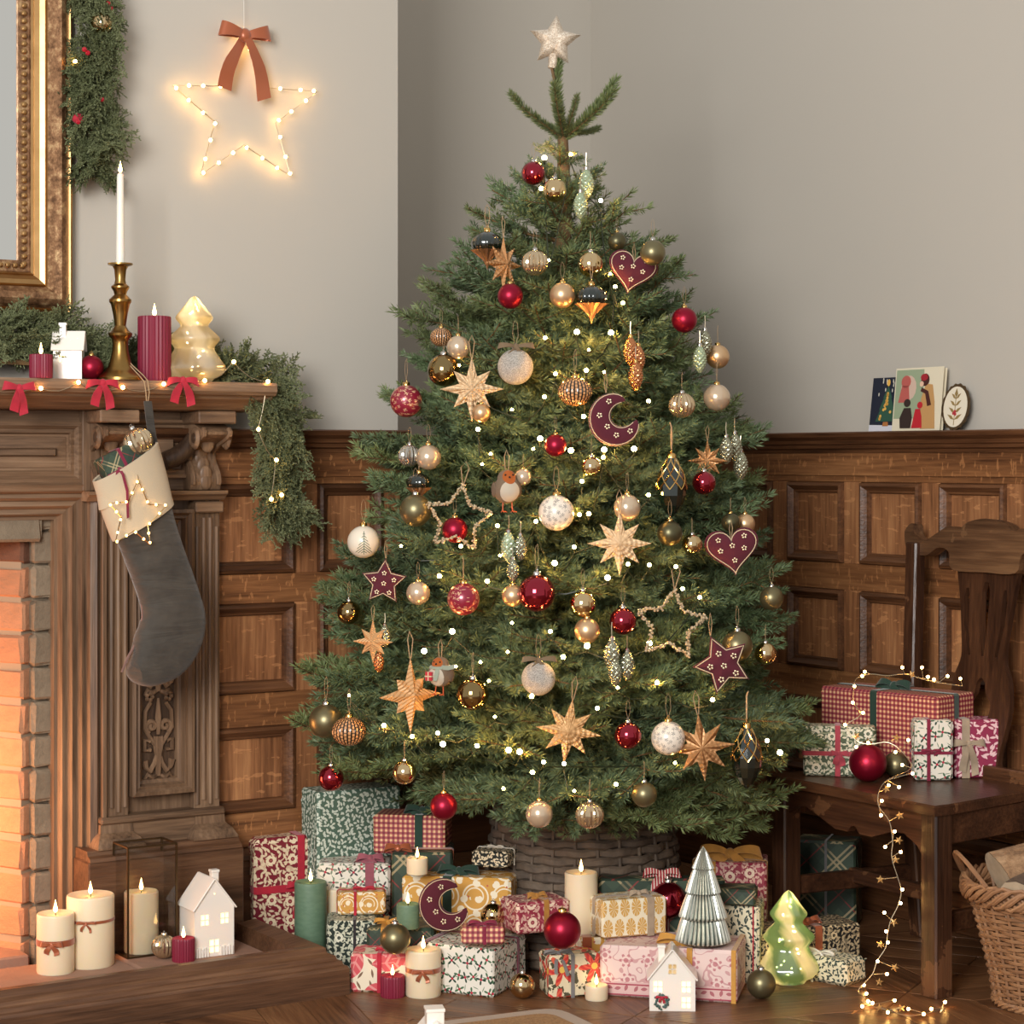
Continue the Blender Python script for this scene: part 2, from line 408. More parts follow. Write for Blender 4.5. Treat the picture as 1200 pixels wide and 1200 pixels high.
# ---------------------------------------------------------------- room shell
CAP = 1.203                                  # top of the panelling
def wallbox(name, M, x0, x1, y0, y1, z0, z1, m=PAINT):
    o = MB().box(x0, x1, y0, y1, z0, z1).build(name, m); o.matrix_world = M; return struct(o)
XL = -3.0                                    # the chimney breast runs on out of the picture
wallbox('wall_left', MB_, XL, 0, 0, .16, CAP-.02, 2.9)
wallbox('wall_left', MB_, -.62, 0, .02, .16, 0, CAP-.02)
wallbox('wall_return', MB_, -.16, 0, .16, .86, 0, 2.9)
dC = (MB_.inverted() @ RC)
wallbox('wall_back', MB_, -.16, dC.x+.1, dC.y, dC.y+.12, 0, 2.9)
wallbox('wall_right', MR_, -.1, 6.4, 0, .12, 0, 2.9)
o = MB().box(-3.2, 4.2, .5, 8.2, -.06, -.012).build('floor', FLO); struct(o); FLOOR = o
# mouldings that the mirror shows on the wall opposite
o = MB().rail([(0, 2.26), (-.05, 2.28), (-.05, 2.33), (-.025, 2.36), (0, 2.37)], 3.2, 6.4).build('trim_9', PAINT); o.matrix_world = MR_; struct(o)
d = MB().box(4.6, 5.8, -.02, 0, 0, 2.2).build('door_1', OAK_D); d.matrix_world = MR_; struct(d)
MB().frame(4.5, 5.9, -.1, 2.24, [(0, 0), (0, -.045), (.05, -.05), (.1, -.03), (.1, 0)]).build('door_frame', OAK_D, d)

# ---------------------------------------------------------------- wainscot: rows of framed panels
ROWS = [(.318, .515), (.592, .800), (.868, 1.076)]
BOLECT = [(0, -.008), (.003, -.021), (.010, -.024), (.016, -.018), (.021, -.012), (.026, -.011), (.030, .001)]
def wainscot(name, M, edges, x0, x1, label=None):
    root = link(name, None); root.matrix_world = M; struct(root)
    OFF = -.012
    def part(n, bm, m): return bm.build(n, m, root)
    part('base_board', MB().box(x0, x1, OFF-.012, 0, 0, .21, .003), OAK_D)
    part('base_moulding', MB().rail([(0, .21), (OFF-.014, .21), (OFF-.012, .222), (OFF-.004, .235), (0, .238)], x0, x1), OAK_D)
    zs = [.238]+[a for r in ROWS for a in r]+[1.092]
    for k in range(0, len(zs), 2): part('rail', MB().box(x0, x1, OFF, 0, zs[k], zs[k+1], .0012), OAK_X)
    part('frieze', MB().box(x0, x1, OFF-.003, 0, 1.092, 1.15, .001), OAK_X)
    part('cap_moulding', MB().rail([(0, 1.15), (OFF-.006, 1.15), (OFF-.008, 1.158), (OFF-.018, 1.162), (OFF-.020, 1.17), (OFF-.027, 1.173), (OFF-.03, 1.182), (OFF-.044, 1.190), (OFF-.048, CAP-.003), (OFF-.045, CAP), (0, CAP)], x0, x1), OAK_D)
    for r, (za, zb) in enumerate(ROWS):
        prev = x0
        for a, b in edges:
            if a > prev+.004: part('stile', MB().box(prev, a, OFF, 0, za, zb, .0012), OAK_Z)
            part('panel', MB().box(a, b, -.002, .004, za, zb), OAK_Z)
            part('panel_moulding', MB().frame(a, b, za, zb, BOLECT), OAK_D)
            prev = b
        if x1 > prev+.004: part('stile', MB().box(prev, x1, OFF, 0, za, zb, .0012), OAK_Z)
    return root
s1 = BW(345, 620, .012).x; s2 = BW(372, 620, .012).x
wainscot('trim_1', MB_, [(s1-.25, s1), (s2, -.05)], -.72, 0)
e = []
a0 = RW(924, 620, .012).x; a1 = RW(1009, 620, .012).x; mod = a1-a0; wdt = RW(989, 620, .012).x-a0
k0 = -int(a0/mod)
for k in range(k0, 9):
    xa = a0+k*mod
    if xa > .03: e.append((xa, xa+wdt))
wainscot('trim_2', MR_, e, 0, e[-1][1]+.06)
w3 = [(-.1+i*.31+.05, -.1+i*.31+.28) for i in range(4)]
wainscot('trim_3', MB_ @ Matrix.Translation((0, dC.y, 0)), w3, -.1, dC.x)

# ---------------------------------------------------------------- parquet: squares of diagonal boards inside a frame of straight ones
def clip(poly, nx, ny, c):
    out = []
    for i in range(len(poly)):
        p, q = poly[i], poly[(i+1) % len(poly)]; dp, dq = nx*p[0]+ny*p[1]-c, nx*q[0]+ny*q[1]-c
        if dp <= 0: out.append(p)
        if (dp < 0) != (dq < 0) and abs(dp-dq) > 1e-12: t = dp/(dp-dq); out.append((p[0]+(q[0]-p[0])*t, p[1]+(q[1]-p[1])*t))
    return out
def board_polys(S_=.62, bw=.1):
    B = []; h = S_/2
    for sgn in (-1, 1):                       # frame boards, mitred at their ends
        B.append([(-h, sgn*h), (h, sgn*h), (h-bw, sgn*(h-bw)), (-h+bw, sgn*(h-bw))][::sgn])
        B.append([(sgn*h, -h), (sgn*h, h), (sgn*(h-bw), h-bw), (sgn*(h-bw), -h+bw)][::-sgn])
    i = h-bw; q = 2**-.5
    n = int(i*2*q*2/.088)//2+1
    for k in range(-n, n+1):
        p = [(-i, -i), (i, -i), (i, i), (-i, i)]
        p = clip(p, q, q, k*.088+.044); p = clip(p, -q, -q, -(k*.088-.044))
        for side in ((1,) if k % 2 == 0 else (0,)):
            pass
        if len(p) >= 3:
            if k % 2 == 0: B.append(p)
            else:                             # every other row is cut by a cross board
                a = clip(p, q, -q, -.05*(1 if k > 0 else -1)); b = clip(p, -q, q, .05*(1 if k > 0 else -1))
                B += [t for t in (a, b) if len(t) >= 3]
    return B
POLY = board_polys()
def board_mb(p, mb=None, M=None):
    mb = mb or MB(); c = (sum(a for a, b in p)/len(p), sum(b for a, b in p)/len(p)); n = len(p)
    def sh(k): 
        out = []
        for x, y in p:
            l = math.hypot(x-c[0], y-c[1]); f = max(0, 1-k/max(l, 1e-6)); out.append((c[0]+(x-c[0])*f, c[1]+(y-c[1])*f))
        return out
    lo, hi = sh(.0012), sh(.0035)
    v = [(x, y, -.012) for x, y in lo]+[(x, y, -.0015) for x, y in lo]+[(x, y, 0) for x, y in hi]
    f = [(k*n+i, k*n+(i+1) % n, (k+1)*n+(i+1) % n, (k+1)*n+i) for k in (0, 1) for i in range(n)]+[tuple(2*n+i for i in range(n))]
    ar = sum(p[i][0]*p[(i+1) % n][1]-p[(i+1) % n][0]*p[i][1] for i in range(n))
    if ar < 0: f = [q[::-1] for q in f]
    return mb.add(v, f, False, M)
def board_dir(p):
    b = max(range(len(p)), key=lambda i: math.hypot(p[i][0]-p[i-1][0], p[i][1]-p[i-1][1])); return math.atan2(p[b][1]-p[b-1][1], p[b][0]-p[b-1][0])
BOARDS = []
for p in POLY:
    a = board_dir(p); c = (sum(x for x, y in p)/len(p), sum(y for x, y in p)/len(p)); ca, sa = math.cos(-a), math.sin(-a)
    q = [((x-c[0])*ca-(y-c[1])*sa, (x-c[0])*sa+(y-c[1])*ca) for x, y in p]     # along its own grain
    BOARDS.append((board_mb(q).mesh('board'), c, a, q))
    BOARDS[-1][0].materials.append(FLO)
FA = R(18); spots = []
for i in range(-9, 10):
    for j in range(-3, 16):
        ox, oy = i*.62, j*.62; x = ox*math.cos(FA)-oy*math.sin(FA)+.05; y = ox*math.sin(FA)+oy*math.cos(FA)+3.95
        if y < .8 or y > 7.3 or abs(x) > 3.0: continue
        spots.append((x, y))
far = MB(); count = 0
for x, y in sorted(spots, key=lambda p: abs(p[1]-4.4)+max(0, abs(p[0])-1.0)*2+(.0 if p[1] > 3.9 else 3)):
    M = TM((x, y, 0), (0, 0, FA))
    near = count+len(BOARDS) <= 295
    for me, c, a, q in BOARDS:
        Mb = M @ Matrix.Translation((c[0], c[1], 0)) @ Matrix.Rotation(a, 4, 'Z')
        if near:
            o = link('board', me, FLOOR); o.matrix_local = Mb; count += 1
        else: board_mb(q, far, Mb)
stuff(far.build('far_boards', FLO, FLOOR))

# ---------------------------------------------------------------- fireplace
FPL = thing('fireplace', 'carved oak chimneypiece with corbels, panelled frieze and brick firebox', 'fireplace'); FO = .04; FPL.matrix_world = MB_ @ Matrix.Translation((0, FO, 0))
def fpart(n, bm, m, parent=None, auto=40): return bm.build(n, m, parent or FPL, auto=auto)
NP = .10                                     # how far the pilaster face stands out from the wall
def sx(px, n=NP, py=600): return BW(px, py, n-FO).x
def zz(px, py, n=NP): return BW(px, py, n-FO).z
ZH = .058                                    # top of the hearth stone
SE = BW(325, 452, .25-FO).x                     # free end of the shelf
SHT = BW(325, 449, .25-FO).z
sR = sx(260); sL = sx(120)                   # pilaster
def mx(x): return x
LEFT = -2.62                                 # the shelf ends beyond the picture
fpart('mantel_shelf', MB().rail([(0, SHT-.062), (-.12, SHT-.062), (-.17, SHT-.06), (-.20, SHT-.045), (-.222, SHT-.036), (-.225, SHT-.03), (-.243, SHT-.028), (-.25, SHT-.02), (-.25, SHT-.006), (-.246, SHT), (0, SHT)], LEFT, SE), FIR_X)
zf0 = zz(200, 575, NP); zf1 = SHT-.062       # frieze band
fpart('frieze_board', MB().box(LEFT+.1, sR, -.07, 0, zf0, zf1, .002), FIR_X)
fpart('ledge_moulding', MB().rail([(0, zf0-.022), (-.10, zf0-.022), (-.112, zf0-.012), (-.120, zf0-.008), (-.122, zf0), (0, zf0)], sx(101), sx(267, .12)), FIR_X)
fpart('corner_board', MB().box(sx(95, .08), sx(120), -.09, 0, zf0, zf1, .002), FIR_Z)
# frieze panels
def fpanel(x0, x1, z0, z1, y=-.07, w=.03, m=FIR_X):
    p = fpart('frieze_panel', MB().frame(x0, x1, z0, z1, [(0, y), (0, y-.014), (w*.3, y-.016), (w*.55, y-.006), (w*.8, y-.008), (w, y+.004), (w+.004, y-.002), (w*1.9, y-.004), (w*2.0, y-.013)]), m)
    MB().box(x0+w*2, x1-w*2, y-.012, y, z0+w*2, z1-w*2, .001).build('field', m, p); return p
fpanel(-1.75, sx(94, .07), zz(50, 566, .07), zz(50, 494, .07))
fpanel(sx(150, .07), sx(222, .07), zz(200, 560, .07), zz(200, 492, .07), w=.022)
# corbels: scrolled brackets under the shelf
def corbel(xc, w, parent=None):
    zt, zb = zf1-.028, zf0+.002; H = zt-zb
    prof = []
    for k in range(25):
        t = k/24; prof.append((-(.085+.075*math.exp(-((t-.86)/.16)**2)+.02*(1-t)**2+.012*math.sin(t*9)), zb+H*t))
    loops = [(y, z) for y, z in prof]+[(-.06, zt), (-.06, zb)]
    root = fpart('corbel', MB().rail(loops, xc-w/2, xc+w/2), FIR_Z)
    for sgn in (-1, 1):
        for r, y in ((.026, -.155), (.015, -.158)):
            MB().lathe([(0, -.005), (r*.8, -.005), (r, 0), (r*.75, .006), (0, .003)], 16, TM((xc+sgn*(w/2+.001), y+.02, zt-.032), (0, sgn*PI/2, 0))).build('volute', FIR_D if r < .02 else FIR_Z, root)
    for k in range(1, 7):
        t = .84-k*.12; y = prof[int(t*24)][0]
        MB().sphere((xc, y-.001, zb+H*t), .028-.001*k, 14, 8, (.66, .2, .85)).build('leaf', FIR_Z, root)
    for sgn in (-1, 1): MB().tube([(xc+sgn*w*.42, prof[k][0]-.002, prof[k][1]) for k in range(2, 23)], .006, 6).build('edge_roll', FIR_Z, root)
    MB().box(xc-w*.62, xc+w*.62, -.175, 0, zt, zf1, .003).build('abacus', FIR_X, root)
    return root
corbel(sx(136, .15, 520), .074); corbel(sx(250, .15, 520), .074)
# carved swag between the corbels
pts = [BW(x, y, .095-FO)-Vector((0, FO, 0)) for x, y in ((192, 541), (205, 536), (216, 528), (225, 516), (232, 500))]
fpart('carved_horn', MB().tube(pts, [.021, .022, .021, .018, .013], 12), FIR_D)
# pilaster: fluted strips either side of a carved panel
zp0, zp1 = zz(200, 953), zf0-.022
xin0, xin1 = sx(155), sx(228)
fpart('pilaster_core', MB().box(sL, sR, -.06, 0, .30, zp1), FIR_Z)
fpart('pilaster_side', MB().box(sL, sL+.012, -NP, -.06, zp0, zp1, .002), FIR_Z)
def flutes(x0, x1):
    p = fpart('pilaster_strip', MB().box(x0, x1, -NP+.012, -.06, zp0, zp1, .001), FIR_Z)
    n = 4; wd = (x1-x0)/n
    for k in range(n):
        xc = x0+wd*(k+.5)
        MB().tube([(xc, -NP+.013, zp0+.012+.01*(k % 2)), (xc, -NP+.013, zp1-.03-.02*abs(k-1.5))], wd*.40, 8).build('reed', FIR_Z, p)
    MB().box(x0-.003, x1+.003, -NP-.006, -.06, zp1-.028, zp1-.004, .003).build('cap_block', FIR_X, p)
flutes(sL+.002, xin0-.004); flutes(xin1+.004, sR)
for za, zb in ((zz(200, 925), zp1-.02),):
    fpart('panel_frame', MB().frame(xin0, xin1, za-.01, zb, [(0, -.06), (0, -NP-.002), (.008, -NP-.004), (.014, -NP+.006), (.02, -NP+.004), (.024, -NP+.02), (.032, -NP+.022), (.036, -.064)]), FIR_Z)
zt_, zb_ = zp1-.055, zz(180, 915)
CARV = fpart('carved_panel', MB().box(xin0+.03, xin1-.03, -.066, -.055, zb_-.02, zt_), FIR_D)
xc = (xin0+xin1)/2; hw = (xin1-xin0)/2-.038
def cv(pts, r): MB().tube([(xc+a*hw, -.07, b) for a, b in pts], r, 6).build('scroll', FIR_Z, CARV)
def spiral(cx, cz, r0, turns, sgn, start): return [(cx+sgn*math.cos(start+t*turns*2*PI/18)*r0*(1-t/20), cz+hw*math.sin(start+t*turns*2*PI/18)*r0*(1-t/20)) for t in range(19)]
zb0 = zb_; L = zt_-zb_; nrep = 3
for rep in range(nrep):
    z0 = zb0+rep*L/nrep; h = L/nrep
    cv([(0, z0+.03*h), (0, z0+.3*h), (0, z0+.5*h)], [.006, .009, .004])
    cv([(0, z0+.52*h), (0, z0+.72*h), (0, z0+.95*h)], [.004, .008, .003])
    for sg in (-1, 1):
        cv([(sg*a, z0+b*h) for a, b in ((.05, .32), (.25, .18), (.55, .09), (.8, .14), (.9, .22))], [.004, .006, .007, .007, .009])
        cv([(sg*a, z0+b*h) for a, b in ((.1, .04), (.4, .01), (.7, .05), (.95, -.01))], [.004, .007, .006, .003])
        cv(spiral(sg*.45, z0+.62*h, .42, 1.4, sg, -1.2), .0055)
        cv([(sg*a, z0+b*h) for a, b in ((.08, .36), (.5, .48), (.9, .6), (.85, .8), (.5, .9))], .005)
        cv([(sg*a, z0+b*h) for a, b in ((.5, .34), (.9, .34), (.9, .46), (.55, .44))], .0055)
        for q in range(5):
            a = q*2*PI/5; MB().ico((xc+sg*hw*.62+math.cos(a)*.007, -.074, z0+.97*h+math.sin(a)*.007), .0055).build('petal', FIR_Z, CARV)
        cv([(sg*a, z0+b*h) for a, b in ((.1, .3), (.2, .42), (.16, .5))], .006)
# foot of the pilaster and its plinth
zq1, zq0 = zp0, zz(200, 985)
fpart('foot_moulding', MB().box(sL-.006, sR+.006, -NP-.008, 0, zq1-.012, zq1+.004, .004), FIR_X)
fpart('foot_board', MB().box(sL, sR, -NP+.002, 0, zq0, zq1-.012), FIR_X)
for a, b in ((sL-.004, xin0-.002), (xin1+.002, sR+.004)):
    pr = [(-NP-.002, zq1-.012), (-NP-.004, zq1-.03), (-NP-.022, zq0+.02), (-NP-.036, zq0+.004), (-NP-.036, zq0), (0, zq0), (0, zq1-.012)]
    c = (a+b)/2; v = []; f = []
    for y, z in pr[:5]:
        ex = (-y-NP)*.55; v += [(a-ex, y, z), (b+ex, y, z), (b+ex, 0, z), (a-ex, 0, z)]
    for k in range(4):
        for q in range(4): f.append((k*4+q, k*4+(q+1) % 4, (k+1)*4+(q+1) % 4, (k+1)*4+q)[::-1])
    f += [(0, 1, 2, 3), (16, 19, 18, 17)]
    fpart('foot_block', MB().add(v, f), FIR_Z)
PN = NP+.05
xpl, xpr = sx(104, PN, 1000), sx(286, PN, 1000)
fpart('plinth_moulding', MB().rail([(0, zq0-.022), (-PN, zq0-.022), (-PN+.004, zq0-.014), (-PN+.016, zq0-.010), (-PN+.02, zq0), (0, zq0)], xpl+.004, xpr-.004), PLI_X)
fpart('plinth', MB().box(xpl, xpr, -PN, 0, 0, zq0-.022, .003), PLI_X)
# moulded architrave round the opening
xo = sx(66, .05); zo = zz(30, 611, .05)
ARC = [(0, 0), (0, -.085), (.006, -.09), (.020, -.084), (.026, -.07), (.034, -.072), (.042, -.058), (.052, -.060), (.060, -.045), (.070, -.047), (.076, -.03), (.083, -.03), (.085, 0)]
aw = .085
for n, prof in (('architrave', ARC),):
    v, f = [], []; m = len(prof); xl = -2.28
    for (a, b, ca, cb) in ((xo+aw, .0, -1, 0), (xo+aw, zo+aw, -1, -1), (xl-aw, zo+aw, 1, -1), (xl-aw, 0, 1, 0)):
        for i, y in prof: v.append((a+ca*i, y, b+cb*i))
    for c in range(3): fpart('architrave_lintel' if c == 1 else 'architrave_jamb', MB().add(v[c*m:(c+2)*m], [(k, m+k, m+k+1, k+1) for k in range(m-1)]), FIR_X if c == 1 else FIR_Z)
fpart('jamb_board', MB().box(xo+aw, sL, -.075, 0, 0, zf0-.02, .003), FIR_Z)
fpart('left_pier', MB().box(LEFT+.12, xl-aw, -NP, 0, 0, zf0, .004), FIR_Z)
# brickwork: pale bricks in the face, orange ones on the splayed cheek, each a piece of its own
def brickmat(n, a, b): return mat(n, a, .9, colfn=lambda g: g.mix(g.rand(), a, b) if False else g.mix(g.noise(g.coord('Object'), 30, 4, .65), g.mix(g.rand(), a, b), tuple(int(q*.72) for q in b)), bumpfn=lambda g: (g.noise(g.coord('Object'), 55, 5, .7), .7, .006))
BRP = brickmat('pale_brick', (158, 140, 116), (138, 120, 98)); BRO = brickmat('orange_brick', (190, 128, 92), (204, 150, 112)); MORT = mat('mortar', (150, 132, 110), .95)
BRD = brickmat('sooty_brick', (110, 72, 54), (126, 84, 62))
def rough_brick(w, d, h, seed):
    rnd = random.Random(seed); mb = MB().box(-w/2, w/2, -d/2, d/2, -h/2, h/2, .006)
    mb.v = [(x+rnd.uniform(-.003, .003), y+rnd.uniform(-.003, .003), z+rnd.uniform(-.003, .003)) for x, y, z in mb.v]; return mb
xf = sx(36, -.0, 800)                        # the visible edge between face and cheek
LIN = fpart('brick_lining', MB().box(xf+.012, xo+.09, .012, .05, 0, zo+.02), MORT)
wf = xo-xf
def bricks(mats, w, h, n, d, place, z0=.0, names='brick', alt=None):
    mes = []
    for k in range(4):
        me = rough_brick(w-.006, d, h-.008, k).mesh('brick'); me.materials.append(mats); mes.append(me)
    for k in range(n):
        o = link(names, mes[k % 4], LIN); place(o, k)
hb = .075; nb = int(zo/hb)+1
def face_place(o, k): o.location = (xf+wf/2+.012, .012, .0+hb*(k+.5))
bricks(BRP, wf+.03, hb, nb, .05, face_place)
# cheek: from the face edge back and towards the middle
CH = math.atan2(.36, -.20)
ctop = zz(20, 655, 0)
def cheek(o, k):
    row, col = divmod(k, 3); ln = .16; off = (.08 if row % 2 else 0)
    q = -.012+ln*(col+.5)+(0 if col else off*.5)-(0 if not col else 0)+(off if col else 0)
    if row % 2 and not col: q = -.012+ln*.75; o.scale = (1.5, 1, 1)
    o.location = (xf+math.cos(CH)*q, .02+math.sin(CH)*q, hb*(row+.5)); o.rotation_euler = (0, 0, CH)
nrow = int(ctop/hb)
bricks(BRO, .16, hb, nrow*3, .05, cheek)
bricks(BRD, .16, hb, 3, .05, lambda o, k: cheek(o, k+nrow*3))
bk = MB().box(0, .56, -.06, .0215, 0, zo); o = bk.build('cheek_mortar', MORT, FPL, (xf, .02, 0), (0, 0, CH))
def linte(o, k): o.location = (xf-.10-.235*k, .0, (ctop+.05+zo)/2+.01)
bricks(BRP, .235, zo-ctop, 6, .06, linte)
fpart('firebox_back', MB().box(-2.4, xf, .42, .47, 0, zo+.1), BRD)
fpart('firebox_roof', MB().box(-2.4, xf+.05, .03, .47, ctop+.05, ctop+.09), BRD)
fpart('firebox_cheek', MB().box(-2.3, -2.25, 0, .45, 0, zo), BRO)
# hearth stone slabs and the low oak fender
HST = mat('hearth_stone', (150, 112, 92), .8, colfn=lambda g: g.mix(g.noise(g.coord('Object'), 9, 5, .65), (128, 92, 74), (172, 136, 114)), bumpfn=lambda g: (g.noise(g.coord('Object'), 25, 5, .7), .4, .006))
FN = .50; FS = -.40
hearth = thing('hearth', 'reddish stone hearth slabs lying inside the oak fender', 'hearth'); hearth.matrix_world = MB_
xs = [-2.5, -1.72, -1.2, -.78, FS-.085]
for k in range(4): MB().box(xs[k]+.002, xs[k+1]-.002, -FN+.07, -.012 if xs[k+1] < xpl else -PN+FO-.002, 0, ZH, .006).build('slab', HST, hearth)
MB().box(-2.5, xf-.02, -.01, .42, 0, ZH-.004, .004).build('firebox_floor', HST, hearth)
fender = thing('fender', 'low worn oak fender with stepped moulding edging the hearth', 'fender'); fender.matrix_world = MB_
FZT = .099
fpf = [(0, 0), (0, .054), (.003, .060), (.010, .062), (.012, .070), (.020, .072), (.022, .080), (.036, .086), (.038, FZT-.003), (.043, FZT), (.086, FZT-.006), (.09, 0)]
v, f = [], []; m = len(fpf)
def fend(ends, name):
    v = []; f = []
    for (a, b, ca, cb) in ends:
        for i, z in fpf: v.append((a+ca*i, b+cb*i, z))
    for k in range(m): f.append((k, m+k, m+(k+1) % m, (k+1) % m))
    f += [tuple(range(m)), tuple(m+k for k in range(m))[::-1]]
    MB().add(v, f).build(name, PLI_X, fender)
fend([(FS, -FN, -1, 1), (LEFT, -FN, 0, 1)], 'front_rail')
fend([(FS, -.13, -1, 0), (FS, -FN, -1, 1)], 'side_rail')
fire = bpy.data.lights.new('firelight', 'AREA'); fire.energy = 8.5; fire.color = (1.0, .42, .16); fire.size = .45
o = bpy.data.objects.new('firelight', fire); COL.objects.link(o); o.location = MB_ @ Vector((-1.3, .2, .34)); o.rotation_euler = (MB_.to_3x3() @ Vector((1, .06, .12))).to_track_quat('-Z', 'Y').to_euler()

# ---------------------------------------------------------------- mirror over the mantel
mir = thing('gilt_mirror', 'tall gilt framed wall mirror with beaded inner edge above the mantel', 'mirror'); mir.matrix_world = MB_
xr = BW(88, 200, .045).x; zb = BW(60, 369, .045).z; xw = xr-1.25; zt = 2.75
MB().frame(xw, xr, zb, zt, [(0, -.002), (0, -.03), (.006, -.034), (.012, -.03), (.015, -.036)]).build('outer_edge', GOLDM, mir)
MB().frame(xw, xr, zb, zt, [(.015, -.036), (.022, -.048), (.034, -.055), (.048, -.052), (.060, -.038)]).build('torus_moulding', GOLDD, mir)
MB().frame(xw, xr, zb, zt, [(.060, -.038), (.063, -.034), (.066, -.038), (.076, -.033), (.086, -.024), (.088, -.026), (.092, -.022)]).build('cove_moulding', GOLDM, mir)
MB().frame(xw, xr, zb, zt, [(.092, -.022), (.094, -.016), (.118, -.014), (.119, -.006)]).build('bead_channel', GOLDD, mir)
mb = MB(); g_ = .0165; n = 0
z = zb+.11
while z < 2.35: mb.ico((xr-.106, -.019, z), .0072, sq=(1, .8, 1)); z += g_
x = xr-.11
while x > xr-.6: mb.ico((x, -.019, zb+.106), .0072, sq=(1, .8, 1)); x -= g_
stuff(mb.build('beads', GOLDM, mir))
MB().box(xw+.116, xr-.116, -.008, -.003, zb+.116, zt-.116).build('glass', MIRROR, mir)
# ---------------------------------------------------------------- spruce: needles and boughs
def needle_mat(n, dark, mid, tip):
    return mat(n, mid, .55, spec=.35, colfn=lambda g: g.mix(g.m('MULTIPLY', g.noise(g.coord('Object'), 9, 2), .9), g.mix(g.rand(), dark, mid), g.mix(g.noise(g.coord('Object'), 60, 1), mid, tip)))
NEED = needle_mat('spruce_needles', (40, 56, 30), (90, 108, 60), (170, 180, 128))
NEEDB = needle_mat('spruce_needles_blue', (36, 53, 35), (82, 104, 66), (152, 170, 128))
BARK = mat('spruce_bark', (92, 70, 46), .9, colfn=lambda g: g.mix(g.noise(g.coord('Object'), 60, 4, .7), (64, 46, 30), (140, 110, 74)), bumpfn=lambda g: (g.noise(g.coord('Object'), 70, 3), .8, .005))
TWIG = mat('twig', (110, 84, 52), .9)
def needles_on(paths, seed, nl=.0185, per=1250, wd=.00105):
    """flat needles all round a set of twigs: list of [points]"""
    rs = np.random.RandomState(seed); V = []; k = 0
    for pts, dens in paths:
        pts = np.array([tuple(p) for p in pts]); seg = np.diff(pts, axis=0); ln = np.linalg.norm(seg, axis=1); L = ln.sum()
        n = max(6, int(L*per*dens)); t = np.sort(rs.rand(n))*L; cum = np.concatenate([[0], np.cumsum(ln)])
        i = np.clip(np.searchsorted(cum, t)-1, 0, len(seg)-1); f = (t-cum[i])/np.maximum(ln[i], 1e-9)
        base = pts[i]+seg[i]*f[:, None]; T = seg[i]/np.maximum(ln[i], 1e-9)[:, None]
        a = rs.rand(n)*2*np.pi
        ref = np.tile([0., 0., 1.], (n, 1)); Nn = np.cross(T, ref); Nn /= np.maximum(np.linalg.norm(Nn, axis=1), 1e-6)[:, None]; Bn = np.cross(Nn, T)
        rad = Nn*np.cos(a)[:, None]*1.0+Bn*np.sin(a)[:, None]*.75+Bn*.12
        fw = .55+.35*rs.rand(n)+1.2*np.clip((t-L+.015)/.015, 0, 1)
        d = rad+T*fw[:, None]; d /= np.linalg.norm(d, axis=1)[:, None]
        le = nl*(.75+.4*rs.rand(n)); sd = np.cross(d, rs.randn(n, 3)); sd /= np.linalg.norm(sd, axis=1)[:, None]; sd *= wd
        V.append(np.stack([base, base+d*(le*.5)[:, None]+sd, base+d*le[:, None], base+d*(le*.5)[:, None]-sd], 1).reshape(-1, 3)); k += n
    V = np.concatenate(V); me = bpy.data.meshes.new('needles')
    me.vertices.add(len(V)); me.vertices.foreach_set('co', V.ravel().astype(np.float32))
    me.loops.add(4*k); me.loops.foreach_set('vertex_index', np.arange(4*k, dtype=np.int32))
    me.polygons.add(k); me.polygons.foreach_set('loop_start', np.arange(0, 4*k, 4, dtype=np.int32))
    me.update(calc_edges=True); return me
def bough(L, seed, simple=False, droop=0.0):
    rnd = random.Random(seed); paths = []; stems = MB()
    def curve(p, d, l, n=5, up=.12):
        pts = [Vector(p)]; d = Vector(d).normalized()
        for _ in range(n): d = (d+Vector((rnd.uniform(-.05, .05), rnd.uniform(-.05, .05), up*.25+rnd.uniform(-.04, .04)))).normalized(); pts.append(pts[-1]+d*l/n)
        return pts
    main = curve((0, 0, 0), (1, 0, -.12-droop), L, 8, .18)
    stems.tube(main, [.0045*(1-.75*i/8) for i in range(9)], 4)
    if simple: paths.append((main, 3.6))
    else:
        paths.append((main[2:], 1.0)); t = .14*L; sgn = 1
        while t < L*.97:
            f = t/L*8; i = min(7, int(f)); p = main[i].lerp(main[i+1], f-i)
            l = min(.19, .46*(L-t)+.055)*rnd.uniform(.8, 1.1); ang = R(rnd.uniform(42, 60)); lift = rnd.uniform(-.08, .34)
            q = curve(p, (math.cos(ang), sgn*math.sin(ang), lift), l); paths.append((q, 1.0)); stems.tube(q, .0014, 3)
            if l > .09:
                for u in (.45, .75):
                    f2 = u*5; j = int(f2); p2 = q[j].lerp(q[j+1], f2-j)
                    for s2 in (-1, 1):
                        a2 = ang*sgn+s2*R(46); l2 = l*(.62-.42*u)*rnd.uniform(.9, 1.2)+.02
                        q2 = curve(p2, (math.cos(a2), math.sin(a2), rnd.uniform(-.1, .22)), l2, 3); paths.append((q2, 1.0))
            if rnd.random() < .5: paths.append((curve(p, (.7, rnd.uniform(-.3, .3), .75), l*.5, 3), 1.0))
            sgn = -sgn; t += .027+.014*rnd.random()
    return stems.mesh('bough'), needles_on(paths, seed, .024 if simple else .0185, 1250, .0013 if simple else .0012)
PROTO = {}
for i, L in enumerate((.16, .24, .33, .42, .52)):
    for v in (0, 1):
        st, ne = bough(L, 100+i*2+v); st.materials.append(TWIG); ne.materials.append(NEEDB if v else NEED); PROTO[L, v] = (st, ne)
st, ne = bough(.2, 7, True); st.materials.append(TWIG); ne.materials.append(NEED); PROTO[.2, 'simple'] = (st, ne)
TX, TY = .108, 4.88; TS = TY/4.8
